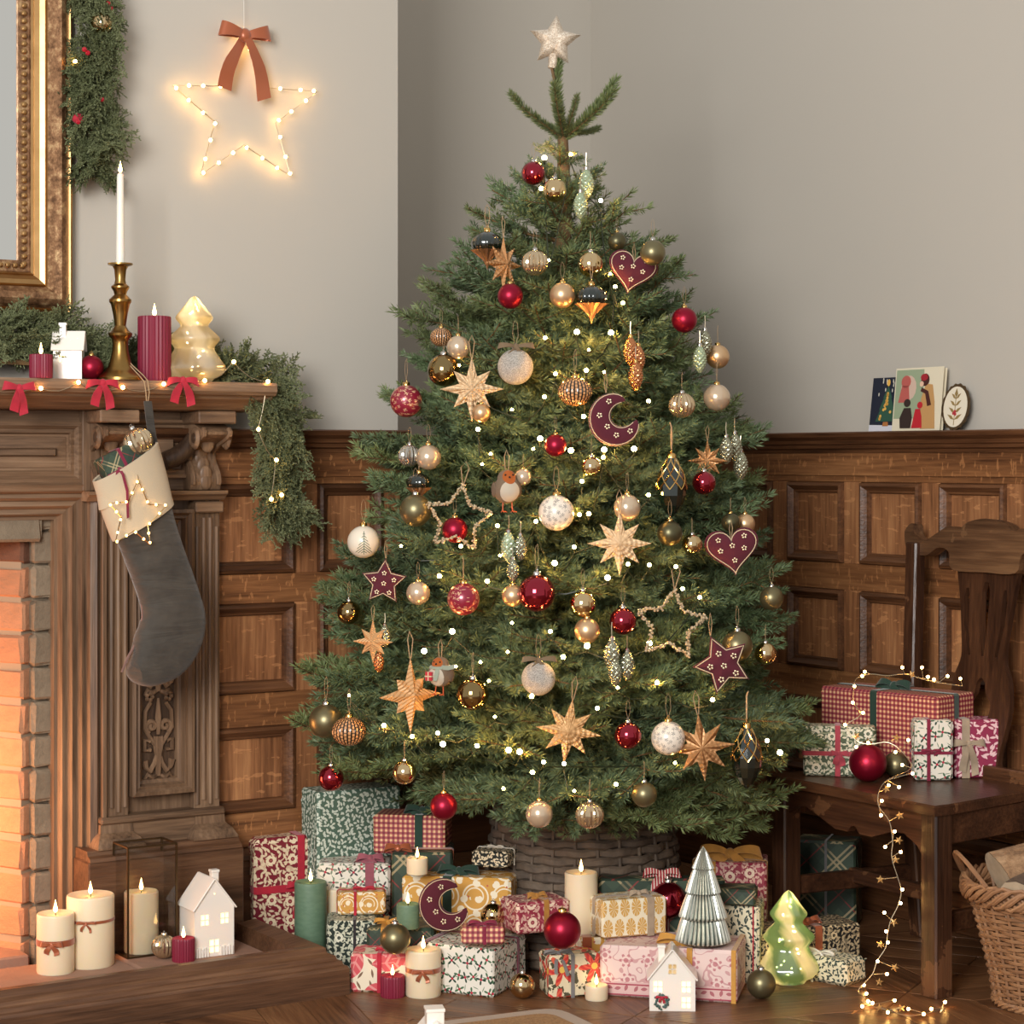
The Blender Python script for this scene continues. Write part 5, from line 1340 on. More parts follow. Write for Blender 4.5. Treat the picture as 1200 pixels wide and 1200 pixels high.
o, w, h = gift('holly', 'large white holly gift with burgundy ribbon at the front of the pile', 488, 1160, 579, 1104, -24, 0, .17, [('v', .10, .011), ('d', .72, .011)], rmat=BURR)
gift('gingham', 'little burgundy gingham gift with burgundy bow on the large holly gift', 540, 1107, 591, 1087, 0, .115, .05, [('v', .55, .007)], ('t', .5, .3, .03, .010, .3), rmat=BURR)
gift('rose', 'burgundy rose print gift with gold ribbon behind the large matte red bauble', 606, 1096, 668, 1059, 24, .118, .09, [('v', .55, .012)], ('t', .5, .4, .022, .014, .4), rmat=GOLDR)
gift('pointy', 'gift printed with red and orange poinsettias, tied with grey ribbon', 644, 1171, 704, 1121, 16, 0, .08, [('v', .45, .008)], ('t', .2, .2, .03, .008, 1.8), rmat=GREYR)
o, w, h = gift('toile', 'large pink toile gift with mustard lace ribbon behind the wreathed white house', 703, 1167, 863, 1107, -13, 0, .16, [('v', .66, .012), ('v', .98, .010)], ('t', .58, .25, .05, .02, .9), rmat=MUSTR)
TOI = h
gift('scroll', 'gift in mustard vine paper wedged below the lattice gift by the candle', 676, 1158, 716, 1100, 4, 0, .03, [('v', .3, .02)], rmat=COPR)
gift('lattice', 'mustard lattice gift with linen ribbon resting on the pink toile gift', 706, 1101, 782, 1057, 20, TOI+.002, .09, [('v', .74, .016), ('d', .5, .014)], ('t', .66, .4, .022, .014, 0), rmat=LINEN)
gift('tartan', 'long green tartan gift with red and white ribbon in front of the basket', 702, 1146, 850, 1030, 0, 0, .045, [('v', .52, .02)], ('t', .50, .3, .04, .02, 1.2), rmat=mat('red_white_ribbon', (170, 60, 60), .7, colfn=lambda g: g.mix((g.xyz()[0]*160.0).fract() < .3, (160, 52, 56), (226, 214, 200))))
gift('rose', 'burgundy rose gift with gold gauze bow behind the silver glass tree', 812, 1128, 898, 1010, -8, 0, .13, [('d', .3, .02), ('v', .25, .02)], ('t', .5, .3, .07, .03, .5), rmat=GOLDR)
o, w, h = gift('willow', 'cream willow leaf gift with red cord under a small tartan gift', 838, 1152, 890, 1060, -12, 0, .10, [('v', .86, .003)], rmat=REDV)
gift('tartan_s', 'small dark green tartan gift lying on the cream willow leaf gift', 836, 1061, 885, 1042, -10, h+.001, .08)
gift('paisley', 'black paisley gift with copper satin bow under the chair', 876, 1152, 1009, 1095, 24, 0, .10, [('v', .62, .018)], ('t', .6, .35, .03, .018, .5), rmat=COPR)
gift('willow', 'low cream gift with dark willow leaves and white ribbon beside the green glass tree', 936, 1147, 990, 1117, -44, 0, .085, [('v', .3, .006)], ('t', .34, .3, .035, .007, .5), rmat=WHITER, rnd=.01)
gift('tartan', 'big green tartan gift with grey ribbon standing beneath the chair', 930, 1083, 1003, 984, -18, 0, .10, [('v', .52, .006)], rmat=GREYR)

# ---------------------------------------------------------------- old oak chair with gifts on its seat
CO = Vector((.7455, 4.6975, 0)); MC = Matrix.Translation(CO) @ Matrix.Rotation(AL-PI/2, 4, 'Z')
chair = thing('oak_chair', 'old dark oak side chair with pierced splat standing against the panelling', 'chair', CO, AL-PI/2)
SZ = .408
def cpart(n, mb, m=CHR_Z): return mb.build(n, m, chair)
seat = [(-.275, -.012), (.275, -.012), (.275, .03), (.215, .39), (-.215, .39), (-.275, .03)]
v = [(x, y, z) for z in (SZ-.022, SZ-.004) for x, y in seat]+[(x*.985, y+(.004 if y < .2 else -.004), SZ) for x, y in seat]
f = [tuple(range(6))[::-1], tuple(range(12, 18))]+[(k*6+i, k*6+(i+1) % 6, (k+1)*6+(i+1) % 6, (k+1)*6+i) for k in (0, 1) for i in range(6)]
cpart('seat', MB().add(v, f), CHR_X)
def taper(x0, y0, x1, y1, z0, z1, a=.046, b=.046):
    mb = MB().box(-a/2, a/2, -b/2, b/2, 0, 1, .004); mb.v = [(x0+(x1-x0)*z+x, y0+(y1-y0)*z+y, z0+(z1-z0)*z) for x, y, z in mb.v]; return mb
for sg in (-1, 1): cpart('leg', taper(sg*.245, .022, sg*.245, .022, 0, SZ-.02, .048, .05))
for sg in (-1, 1):
    cpart('leg', taper(sg*.20, .40, sg*.20, .365, 0, SZ-.01, .04, .042))
    cpart('back_post', taper(sg*.20, .365, sg*.232, .412, SZ-.01, .935, .038, .034))
ap = [(-.222, SZ-.022), (-.222, SZ-.085), (-.20, SZ-.068), (-.16, SZ-.062), (-.12, SZ-.075), (-.06, SZ-.098), (-.02, SZ-.098), (-.008, SZ-.085), (0, SZ-.082), (.008, SZ-.085), (.02, SZ-.098), (.06, SZ-.098), (.12, SZ-.078), (.16, SZ-.075), (.20, SZ-.095), (.222, SZ-.118), (.222, SZ-.022)]
cpart('apron', MB().prism(ap, .008, .03), CHR_X)
for sg in (-1, 1): cpart('side_rail', MB().box(-.012, .012, 0, .33, SZ-.09, SZ-.022, .003, TM((sg*.245, .04, 0), (0, 0, sg*R(6.5)))), CHR_X)
cpart('back_rail', MB().box(-.19, .19, .355, .375, SZ-.09, SZ+.03, .003), CHR_X)
for sg in (-1, 1): cpart('stretcher', MB().box(-.011, .011, 0, .35, .13, .172, .003, TM((sg*.243, .035, 0), (0, 0, sg*R(6)))), CHR_X)
cpart('stretcher', MB().box(-.235, .235, .20, .224, .142, .176, .003), CHR_X)
cpart('stretcher', MB().box(-.19, .19, .375, .395, .18, .22, .003), CHR_X)
BT = R(4.8); MBk = Matrix.Translation((0, .352, SZ)) @ Matrix.Rotation(-BT, 4, 'X')   # plane of the back
def bez(pts, n=5):
    out = []
    for i in range(len(pts)-1):
        p0, p1, p2, p3 = pts[max(i-1, 0)], pts[i], pts[i+1], pts[min(i+2, len(pts)-1)]
        for k in range(n):
            t = k/n; out.append(tuple(.5*((2*p1[q])+(-p0[q]+p2[q])*t+(2*p0[q]-5*p1[q]+4*p2[q]-p3[q])*t*t+(-p0[q]+3*p1[q]-3*p2[q]+p3[q])*t**3) for q in (0, 1)))
    return out+[pts[-1]]
half = [(.075, .0), (.07, .05), (.082, .10), (.094, .16), (.088, .22), (.068, .27), (.072, .33), (.082, .40), (.098, .475)]
ed = bez(half); outl = [(x, z) for x, z in ed]+[(-x, z) for x, z in ed[::-1]]
hole = lambda pts: bez(pts+pts[:1])[:-1]
h1 = hole([(0, .08), (.022, .12), (.034, .165), (.018, .19), (.012, .215), (0, .225), (-.012, .215), (-.018, .19), (-.034, .165), (-.022, .12)])
slots = [h1]
for c0, c1, w0, zt_ in ((-.042, -.060, .008, .43), (0, 0, .012, .445), (.042, .060, .008, .43)):
    slots.append([(c0-.004, .275), (c0+.004, .275), (c1*.9+c0*.1+w0*.8, .35), (c1+w0, zt_-.02), (c1+w0*.5, zt_), (c1-w0*.5, zt_), (c1-w0, zt_-.02), (c1*.9+c0*.1-w0*.8, .35)])
cpart('splat', MB().prism([outl]+slots, .026, .040, MBk))
cr = bez([(-.262, .52), (-.268, .555), (-.245, .575), (-.235, .548), (-.20, .535), (-.16, .553), (-.12, .572), (-.085, .565), (-.06, .582), (0, .592), (.06, .582), (.085, .565), (.12, .572), (.16, .553), (.20, .535), (.235, .548), (.245, .575), (.268, .555), (.262, .52)], 4)
crl = bez([(.262, .52), (.235, .503), (.19, .500), (.15, .520), (.115, .510), (.10, .470), (0, .468), (-.10, .470), (-.115, .510), (-.15, .520), (-.19, .500), (-.235, .503), (-.262, .52)], 4)
cpart('crest_rail', MB().prism(cr[:-1]+crl[:-1], .012, .046, MBk), CRE_X)
SB = SZ+.001
gift('gingham', 'large burgundy gingham gift with green velvet bow on the chair seat', 961, PZ(0, 897, SB) and 896, 1098, 804, -46, SB, .15, [('v', .47, .018), ('d', .5, .018)], ('t', .5, .45, .045, .022, .7), rmat=GRNV)
gift('green_floral', 'green floral gift with rose velvet ribbon on the chair seat', 941, 909, 1026, 851, -8, SB, .06, [('v', .48, .012), ('h', .46, .010)], ('f', .5, .46, .02, .014, 1.4), rmat=PINKR)
gift('holly', 'narrow white holly gift with red ribbon standing on the chair seat', 1072, 915, 1117, 844, 0, SB, .05, [('v', .36, .008), ('h', .46, .007)], ('f', .42, .5, .022, .006, .5), rmat=BURR)
gift('vine', 'burgundy leaf vine gift with linen bow at the edge of the chair seat', 1119, 912, 1172, 844, 3, SB, .09, [('v', .24, .018)], ('f', .3, .6, .036, .018, 2.0), rmat=LINEN)
# ---------------------------------------------------------------- candles
def flame(root, z, s_=1.0, y=0):
    MB().tube([(0, y, z-.004*s_), (.0006, y, z+.007*s_)], .0010, 5).build('wick', WICK, root)
    MB().lathe([(.0002, 0), (.0030, .002), (.0046, .006), (.0042, .010), (.0023, .017), (.0002, .027)], 12, TM((0, y, z+.004*s_), (0, 0, 0), s_)).build('flame', FLAME, root)
def candle(label, px, yb, rpx, yt, z0, wax=WAX, ribbed=False, band=None, fs=1.0, group='lit candles', wob=.0):
    p0 = PZ(px, yb, z0); r = rpx*p0.y/FP; Y = p0.y+r; p = Vector(((px-600)/FP*Y, Y, z0)); h = CAMZ-(yt-HY)/FP*Y-z0
    o = thing('pillar_candle', label, 'candle', p, random.uniform(-.4, .4) if not band else R(-8), group)
    pr = [(r*.97, 0), (r, .003), (r, h-.004), (r*.985, h-.001), (r*.95, h+.0004), (r*.8, h-.001), (r*.5, h-.004), (.0005, h-.005)]
    if ribbed: n = 26; MB().lathe(pr, n*4, rf=lambda a, z, q: q*(1-.05*(.5-.5*math.cos(a*n)) if q > r*.9 else 1)).build('wax', wax, o)
    else: MB().lathe(pr, 36).build('wax', wax, o)
    flame(o, h-.003, fs)
    if band:
        zb = h*band[0]; wd = band[1]
        MB().strip([(r*1.008*math.cos(a), r*1.008*math.sin(a), zb) for a in [k*2*PI/32 for k in range(33)]], (0, 0, 1), wd, .0006).build('ribbon', COPR, o)
        bow_parts(o, COPR, band[2], wd*.9, (r*.15, -r*1.0, zb), Matrix.Rotation(R(8), 4, 'Z'), 1.0, spread=.6)
    return o
candle('short cream pillar candle with copper ribbon at the hearth edge', 65, 1144, 22, 1070, ZH, band=(.53, .013, .022))
candle('wide cream pillar candle with narrow copper bow on the hearth', 106, 1137, 28, 1048, ZH, band=(.66, .006, .020))
candle('little burgundy ribbed candle beside the white house on the hearth', 215, 1129, 13.5, 1099, ZH, WAXR, True, fs=.9)
candle('tall sage green pillar candle next to the burgundy floral gift', 364, 1136, 19, 1033, 0, WAXG)
candle('cream pillar candle behind the small mustard gift', 392, 1128, 18, 1040, 0)
candle('small cream candle standing on the large mustard gift', 489, 1026, 12.5, 1005, .226, fs=.85)
candle('small sage green candle standing on the tartan gift', 478, 1090, 13.5, 1059, .1235, WAXG, fs=.9)
candle('burgundy ribbed candle on the floor before the pink leaf gift', 460, 1171, 14.5, 1143, 0, WAXR, True, fs=.85)
candle('cream pillar candle with copper ribbon before the white holly gift', 496, 1171, 21, 1112, 0, band=(.58, .010, .022))
candle('tall cream pillar candle in front of the dark basket', 681, 1154, 19.5, 1022, 0)
candle('small cream tealight candle beside the poinsettia gift', 699, 1174, 13.5, 1154, 0, fs=.85)
# on the mantel shelf
ST = SHT+.0005
def shelf(px, n): q = MB_ @ Vector((BW(px, 445, n).x, -n, ST)); return q
def shelf_candle(label, px, n, rpx, hpx, wax, ribbed, fs):
    p = shelf(px, n); r = rpx*p.y/FP; h = hpx*p.y/FP; o = thing('pillar_candle', label, 'candle', p, 0, 'lit candles')
    pr = [(r*.97, 0), (r, .003), (r, h-.004), (r*.985, h-.001), (r*.9, h), (r*.5, h-.003), (.0005, h-.004)]; nn = 26
    MB().lathe(pr, nn*4, rf=lambda a, z, q: q*(1-.05*(.5-.5*math.cos(a*nn)) if q > r*.9 else 1)).build('wax', wax, o); flame(o, h-.003, fs)
shelf_candle('tall burgundy ribbed candle on the mantel by the brass candlestick', 181, .16, 19.5, 76, WAXR, True, 1.0)
shelf_candle('small burgundy ribbed candle on the mantel by the ceramic house', 48, .19, 13.5, 28, WAXR, True, .9)
p = shelf(141, .17); k = p.y/FP
cs = thing('brass_candlestick', 'tall turned brass candlestick on the mantel shelf', 'candlestick', p)
prof_c = [(27, 0), (27, 3), (25, 6), (19, 10), (14.5, 16), (11.5, 26), (9.5, 36), (9, 46), (10, 50), (13.5, 54), (14, 57), (10, 60), (6.5, 66), (8.5, 80), (11, 92), (13, 95), (13, 98), (10, 101), (7, 104), (8, 108), (10.5, 112), (10.5, 114), (7, 117), (6, 122), (7, 134), (9, 138), (14.5, 140), (14.5, 142), (8, 142.5), (6, 141)]
MB().lathe([(a*k, b*k*.965) for a, b in prof_c], 32).build('column', BRASS, cs, auto=28)
tp = thing('taper_candle', 'slim white taper candle burning in the brass candlestick', 'candle', p+Vector((0, 0, 137*k)), 0)
MB().lathe([(5.4*k, 0), (5.2*k, 4*k), (4.0*k, 102*k), (3.2*k, 105*k), (.0005, 104*k)], 20).build('wax', mat('white_wax', (236, 230, 216), .4, sss=.4), tp); flame(tp, 104*k, .95)
b = link('bauble', PR['red_matte'], None, shelf(107, .15)+Vector((0, 0, 14.5*k)), (0, 0, 0), 14.5*k); tag(b, 'matte red bauble resting on the mantel behind the ceramic house', 'ornament'); cap(b, GCAP)

# ---------------------------------------------------------------- glass trees
def glass_tree_mat(name, a, b, c):
    m = mat(name, b); nt = m.node_tree; g = G(m); nt.nodes.remove(nt.nodes['Principled BSDF'])
    x, y, z = g.xyz(); th = g.m('ARCTAN2', y, x); n = g.noise(g.vec(x*9.0, y*9.0, z*5.0), 1, 3, .5, 1.4)
    col = g.ramp((th*3.0+z*34.0+n*5.0).sin()*.5+.5, [(.2, a), (.5, b), (.8, c)])
    tl_ = g.new('ShaderNodeBsdfTranslucent'); df = g.new('ShaderNodeBsdfDiffuse'); tp_ = g.new('ShaderNodeBsdfTransparent'); gl = g.new('ShaderNodeBsdfGlossy'); gl.inputs['Roughness'].default_value = .06
    for q in (tl_, df, tp_): g.put(q.inputs[0], col)
    def mx(f, p_, q): n_ = g.new('ShaderNodeMixShader'); n_.inputs[0].default_value = f; nt.links.new(p_.outputs[0], n_.inputs[1]); nt.links.new(q.outputs[0], n_.inputs[2]); return n_
    o = mx(.16, mx(.22, mx(.3, tl_, df), tp_), gl); nt.links.new(o.outputs[0], nt.nodes['Material Output'].inputs[0]); return m
def tier_tree(label, px, yb, hpx, rpx, p, m, ridges=0, tiers=((.0, .56), (.03, .60), (.09, .90), (.16, 1.0), (.24, .88), (.36, .66), (.41, .66), (.49, .82), (.55, .72), (.63, .48), (.67, .46), (.745, .60), (.82, .46), (.91, .26), (.97, .13), (1.0, .0)), base=None, lights=0):
    k = p.y/FP; H, Rr = hpx*k, rpx*k; o = thing('glass_tree', label, 'glass tree', p, 0, 'glass trees')
    pts = bez([(r, z) for z, r in tiers], 4)
    if ridges: MB().lathe([(max(.0008, r*Rr), z*H+.006) for r, z in pts], ridges*4, rf=lambda a, z, q: q*(1+.055*math.cos(a*ridges))).build('body', m, o, auto=35)
    else: MB().lathe([(max(.0008, r*Rr), z*H) for r, z in pts], 64, rf=lambda a, z, q: q*(1+.03*math.cos(a*9+z*16))).build('body', m, o, auto=60)
    if base: MB().lathe([(Rr*.62, 0), (Rr*.8, .004), (Rr*.82, .010), (Rr*.7, .014)], 32).build('base', base, o)
    mb = MB(); rnd = random.Random(px)
    for q in range(lights):
        t = rnd.random()**1.5*.8; a = rnd.random()*6.28; rr = Rr*(.45*(1-t)); mb.ico((rr*math.cos(a), rr*math.sin(a), .02+t*H), .0022)
    if lights: stuff(mb.build('inner_lights', BULBT, o))
    return o
GT1 = glass_tree_mat('mercury_swirl_glass', (214, 196, 158), (238, 226, 198), (250, 240, 216))
GT2 = glass_tree_mat('green_swirl_glass', (112, 146, 104), (186, 200, 150), (232, 230, 196))
GT3 = mat('silvered_ribbed_glass', (124, 136, 122), .2, .5, colfn=lambda g: g.mix(((g.m('ARCTAN2', g.xyz()[1], g.xyz()[0])*34.0).cos()*.5+.5)*(g.noise(g.coord('Object'), 90, 3, .7)*.8+.5), (52, 66, 58), (222, 220, 204)), coat=.4)
tier_tree('clear mercury glass tree glowing on the mantel beside the burgundy candle', 228, 443, 101, 36, shelf(228, .16), GT1, lights=14)
tier_tree('green swirl glass tree glowing on the floor by the chair', 924, 1155, 107, 36, PZ(924, 1150, 0), GT2, lights=26)
tr = [(.0, .78), (.02, .96), (.045, 1.0), (.24, .80), (.262, .72), (.27, .84), (.29, .86), (.50, .60), (.52, .50), (.53, .62), (.55, .62), (.75, .38), (.765, .30), (.775, .40), (.80, .37), (.93, .17), (.97, .08), (1.0, .0)]
tier_tree('silvered ribbed glass tree standing on the pink toile gift', 824, 1088, 112, 31, Vector(((824-600)/FP*4.50, 4.50, TOI+.001)), GT3, 34, tr, mat('pewter_base', (110, 104, 92), .3, .9))

# ---------------------------------------------------------------- white ceramic houses
def house(label, p, yaw, w, d, he, hr, ridge='x', chim=(.2, .3), wins=(), lights=(), name='ceramic_house'):
    o = thing(name, label, 'house', p, yaw, 'white ceramic houses'); t = .0015; ov = .005
    if ridge == 'y':
        loop = [(-w/2, 0), (w/2, 0), (w/2, he), (0, hr), (-w/2, he)]; y0, y1 = 0, d
        holes = [[(a-s_, b-s_*1.25), (a+s_, b-s_*1.25), (a+s_, b+s_*1.25), (a-s_, b+s_*1.25)] for a, b, s_ in wins]
        MB().prism([loop]+holes, 0, .003).build('front_wall', CERAM, o)
        MB().prism([loop], d-.003, d).box(-w/2, -w/2+.003, .003, d-.003, 0, he).box(w/2-.003, w/2, .003, d-.003, 0, he).build('walls', CERAM, o)
        for sg in (-1, 1):
            L = math.hypot(w/2, hr-he); a = math.atan2(hr-he, w/2)
            MB().box(-.002, L+ov, -ov, d+ov, 0, .0035, .001, TM((0, 0, hr), (0, a, 0) if sg > 0 else (0, a, 0))  if sg > 0 else Matrix.Scale(-1, 4, (1, 0, 0)) @ TM((0, 0, hr), (0, a, 0))).build('roof', CERAM, o)
    else:
        loop = [(-d/2, 0), (d/2, 0), (d/2, he), (0, hr), (-d/2, he)]
        Mx = Matrix.Translation((0, d/2, 0)) @ Matrix.Rotation(PI/2, 4, 'Z')
        holes = [[(a-s_, b-s_*1.25), (a+s_, b-s_*1.25), (a+s_, b+s_*1.25), (a-s_, b+s_*1.25)] for a, b, s_ in wins]
        MB().prism([[(-w/2, 0), (w/2, 0), (w/2, he), (-w/2, he)]]+holes, 0, .003).build('front_wall', CERAM, o)
        MB().prism([loop], -w/2, -w/2+.003, Mx).prism([loop], w/2-.003, w/2, Mx).box(-w/2+.003, w/2-.003, d-.003, d, 0, he).build('walls', CERAM, o)
        L = math.hypot(d/2, hr-he); a = math.atan2(hr-he, d/2)
        MB().box(-w/2-ov, w/2+ov, -ov, L+.002, 0, .0035, .001, TM((0, 0, he), (a, 0, 0))).build('roof', CERAM, o)
        MB().box(-w/2-ov, w/2+ov, -.002, L+ov, 0, .0035, .001, TM((0, d/2, hr), (-a, 0, 0))).build('roof', CERAM, o)
    MB().box(-w/2+.006, w/2-.006, .009, .011, .004, he).build('glowing_pane', LITWIN, o)
    for a, b, s_ in wins:                     # glazing bars
        MB().box(a-s_*.10, a+s_*.10, -.0008, .002, b-s_*1.25, b+s_*1.25).box(a-s_, a+s_, -.0008, .002, b-s_*.10, b+s_*.10).build('glazing_bars', CERAM, o)
    cx, cy, cw, ct = chim; MB().box(cx-cw/2, cx+cw/2, cy-cw/2, cy+cw/2, he*.9, ct-.004, .001).box(cx-cw/2-.0015, cx+cw/2+.0015, cy-cw/2-.0015, cy+cw/2+.0015, ct-.006, ct, .001).build('chimney', CERAM, o)
    for a, b in lights: MB().ico((a, b[0], b[1]), .0016).build('star_hole', LITWIN, o)
    return o
p = PZ(788, 1185, 0)
hs = house('white ceramic house with a wreath on its front, on the floor by the toile gift', p, R(-3), .094, .07, .066, .124, 'y', (-.022, .03, .014, .130), [(-.030, .050, .009), (.028, .050, .009), (.028, .018, .009), (0, .086, .008)])
mb = MB(); rnd = random.Random(4)
for k in range(46): a = rnd.random()*6.28; rr = .0125+rnd.uniform(-.003, .003); mb.ico((-.022+rr*math.cos(a), -.003+rnd.uniform(-.002, .002), .020+rr*math.sin(a)), .0026)
mb.build('wreath_leaves', mat('wreath_green', (74, 98, 92), .7), hs); bow_parts(hs, REDV, .012, .005, (-.022, -.007, .030), None, 1.0)
p = PZ(228, 1123, ZH)
hc_ = house('white ceramic cottage with lit windows standing on the hearth stone', p+Vector((.04, .02, 0)), R(31), .092, .085, .104, .165, 'y', (.012, .03, .016, .182), [(-.022, .080, .009), (.024, .080, .009), (0, .022, .011)], [(.0, (-.001, .135))])
for x0, x1 in ((-.044, -.012), (.012, .044)):
    fe_ = MB().box(x0, x1, -.002, 0, .011, .014).build('fence_rail', CERAM, hc_)
    for k in range(5): x = x0+.0035+k*.0063; MB().box(x-.0024, x+.0024, -.0035, 0, 0, .019+.003*(k % 2), .0008).build('picket', CERAM, fe_)
p = shelf(79, .15)
house('small white ceramic house with lit windows on the mantel shelf', p, R(4), .060, .05, .065, .102, 'x', (-.012, .02, .014, .122), [(-.012, .045, .006), (.014, .028, .008)], [(-.02, (.006, .078)), (.005, (.01, .084)), (.02, (.012, .088))])
house('white ceramic house almost out of sight with only its chimney showing on the rug', Vector(((512-600)/FP*3.72, 3.72, .008)), R(10), .09, .08, .09, .14, 'y', (0, .03, .031, .162), [(0, .04, .01)])

# ---------------------------------------------------------------- loose baubles and the moon
def loose(kind, px, py, rpx, z0, label):
    r = 0.0; Y = 4.6
    for _ in range(8): r = rpx*Y/FP; Y = (CAMZ-(z0+r))*FP/(py-HY)
    orn(kind, px, py, rpx, label, at=Vector(((px-600)/FP*Y, Y, z0+r)), group='loose baubles', string=0, name='loose_bauble')
    ORN_SPOTS.pop()
loose('red_matte', 659, 1090, 22, .125, 'large matte red bauble resting on the poinsettia gift')
loose('olive', 463, 1100, 18, .096, 'large olive gold bauble resting on the pink leaf gift')
loose('gold_shiny', 612, 1155, 15, 0, 'shiny gold bauble on the floor beside the white holly gift')
loose('olive', 892, 1153, 17, 0, 'olive bauble on the floor beside the green glass tree')
loose('red_shiny', 783, 1055, 22, .13, 'shiny red bauble behind the lattice gift, by the silver glass tree')
loose('gold_shiny', 578, 1073, 15, .116, 'shiny gold bauble on the holly gift behind the little gingham gift')
loose('red_matte', 1017, 894, 22, SZ, 'large matte red bauble on the chair seat before the green floral gift')
loose('olive', 1050, 896, 15, SZ, 'olive gold bauble on the chair seat beside the large red one')
loose('ribbed', 192, 1109, 14, ZH, 'gold ribbed bauble lit from inside on the hearth by the lantern')
felt_orn('moon', 526, 1058, 33, 'burgundy felt crescent moon with beaded flowers leaning on the mustard gift', R(-20), at=Vector(((526-600)/FP*4.60, 4.60, CAMZ-(1058-HY)/FP*4.60)), string=False); ORN_SPOTS.pop()

# ---------------------------------------------------------------- glass lantern
def clear_glass():
    m = bpy.data.materials.new('clear_glass'); m.use_nodes = True; g = G(m); nt = m.node_tree; nt.nodes.remove(nt.nodes['Principled BSDF'])
    t = g.new('ShaderNodeBsdfTransparent'); t.inputs[0].default_value = (.93, .93, .92, 1); gl = g.new('ShaderNodeBsdfGlossy'); gl.inputs['Roughness'].default_value = .02
    mx = g.new('ShaderNodeMixShader'); fr = g.new('ShaderNodeLayerWeight'); q = S(g, fr.outputs['Facing']); g.put(mx.inputs[0], g.m('POWER', q, 4.0)*.6+.035)
    nt.links.new(t.outputs[0], mx.inputs[1]); nt.links.new(gl.outputs[0], mx.inputs[2]); nt.links.new(mx.outputs[0], nt.nodes['Material Output'].inputs[0]); return m
GLASS = clear_glass()
p = PZ(150, 1124, ZH); ly = AL; lw, ld, lh = .088, .088, 0
lh = CAMZ-(994-HY)/FP*p.y-ZH
lan = thing('glass_lantern', 'tall glass lantern with thin dark brass edges on the hearth', 'lantern', p, R(32))
mb = MB(); e_ = .002; lw, ld = .112, .082
LBR = mat('dark_brass', (88, 70, 48), .4, .9)
for x in (0, lw):
    for y in (0, ld): MB().box(x-e_, x+e_, y-e_, y+e_, 0, lh).build('corner_post', LBR, lan)
for z in (e_, lh):
    for y in (0, ld): MB().box(0, lw, y-e_, y+e_, z-e_, z+e_).build('edge_bar', LBR, lan)
    for x in (0, lw): MB().box(x-e_, x+e_, 0, ld, z-e_, z+e_).build('edge_bar', LBR, lan)
MB().box(0, lw, 0, ld, .0, .003).build('base', LBR, lan)
for (a, b, c, d_) in ((.002, lw-.002, -.0006, .0006), (.002, lw-.002, ld-.0006, ld+.0006)): MB().box(a, b, c, d_, .004, lh-.003).build('pane', GLASS, lan)
for x in (0, lw): MB().box(x-.0006, x+.0006, .002, ld-.002, .004, lh-.003).build('pane', GLASS, lan)
lc = lan.matrix_world if False else (Matrix.Translation(p) @ Matrix.Rotation(R(32), 4, 'Z')); cp = lc @ Vector((lw*.42, ld*.5, .0035))
ch_ = (1118-1044)*cp.y/FP*.96; cr_ = 20*cp.y/FP
o = thing('pillar_candle', 'cream pillar candle burning inside the glass lantern', 'candle', cp, 0, 'lit candles'); MB().lathe([(cr_*.97, 0), (cr_, .003), (cr_, ch_-.003), (cr_*.93, ch_), (cr_*.5, ch_-.004), (.0005, ch_-.005)], 36).build('wax', WAX, o); flame(o, ch_-.003)
# ---------------------------------------------------------------- lit wire star on the chimney breast
def star_px(pts, n): return [BW(x, y, n) for x, y in pts]
SP = [(286, 38), (262, 101), (202, 100), (252, 143), (235, 205), (286, 170), (340, 206), (323, 144), (373, 107), (311, 103)]
ws = thing('light_star', 'wire star of tiny warm lights hung on the grey chimney breast with a copper bow', 'light decoration'); ws.matrix_world = MB_
sp = star_px(SP, .022); MB().tube(sp, .0014, 5, True).build('wire', COPWIRE, ws)
mb_ = MB().sphere((0, 0, 0), .0040, 8, 6).mesh('bulb'); mb_.materials.append(BULBW); rnd = random.Random(9)
for i in range(10):
    a, b = sp[i], sp[(i+1) % 10]
    for t in (.06, .38, .7): link('bulb', mb_, ws, a.lerp(b, t+rnd.uniform(-.04, .04))+Vector((0, rnd.choice((-.003, .004)), 0)))
bow_parts(ws, COPR, .062, .036, BW(286, 42, .034), None, 2.3, spread=.98, name='bow', droop=.1)
MB().tube([BW(286, 38, .02), BW(285, -160, .004)], .0008, 4).build('string', mat('clear_thread', (214, 208, 198), .4), ws)

# ---------------------------------------------------------------- red velvet bows and fairy lights on the mantel edge
for px, py, n_, lab in ((22, 455, .216, 'red velvet bow on the mantel edge below the small ribbed candle'), (120, 449, .216, 'red velvet bow on the mantel edge in front of the candlestick'), (214, 446, .216, 'red velvet bow on the mantel edge below the mercury glass tree')):
    b = thing('velvet_bow', lab, 'bow', MB_ @ BW(px, py, n_), AL+R(rnd.uniform(-12, 12)), 'red velvet bows'); bow_parts(b, REDV, .034, .020, tails=1.6, spread=rnd.uniform(.3, .7), droop=rnd.uniform(.1, .5))
ml = thing('fairy_lights', 'warm fairy lights on clear wire along the mantel shelf and its garland', 'string lights'); ml.matrix_world = MB_
bm2 = MB().sphere((0, 0, 0), .0045, 8, 6).mesh('bulb'); bm2.materials.append(BULBM); wp = []
for px, py, n_ in ((-40, 450, .218), (48, 455, .218), (92, 448, .218), (144, 454, .218), (192, 450, .218), (240, 446, .217), (274, 424, .21), (314, 447, .21), (303, 503, .19), (324, 539, .18), (318, 585, .16), (330, 580, .15)):
    q = BW(px, py, n_); link('bulb', bm2, ml, q); wp.append(q+Vector((0, .004, 0)))
MB().tube([a.lerp(b, t)+Vector((0, 0, -.012*math.sin(PI*t))) for a, b in zip(wp, wp[1:]) for t in (0, .25, .5, .75)], .0008, 4).build('wire', COPWIRE, ml)
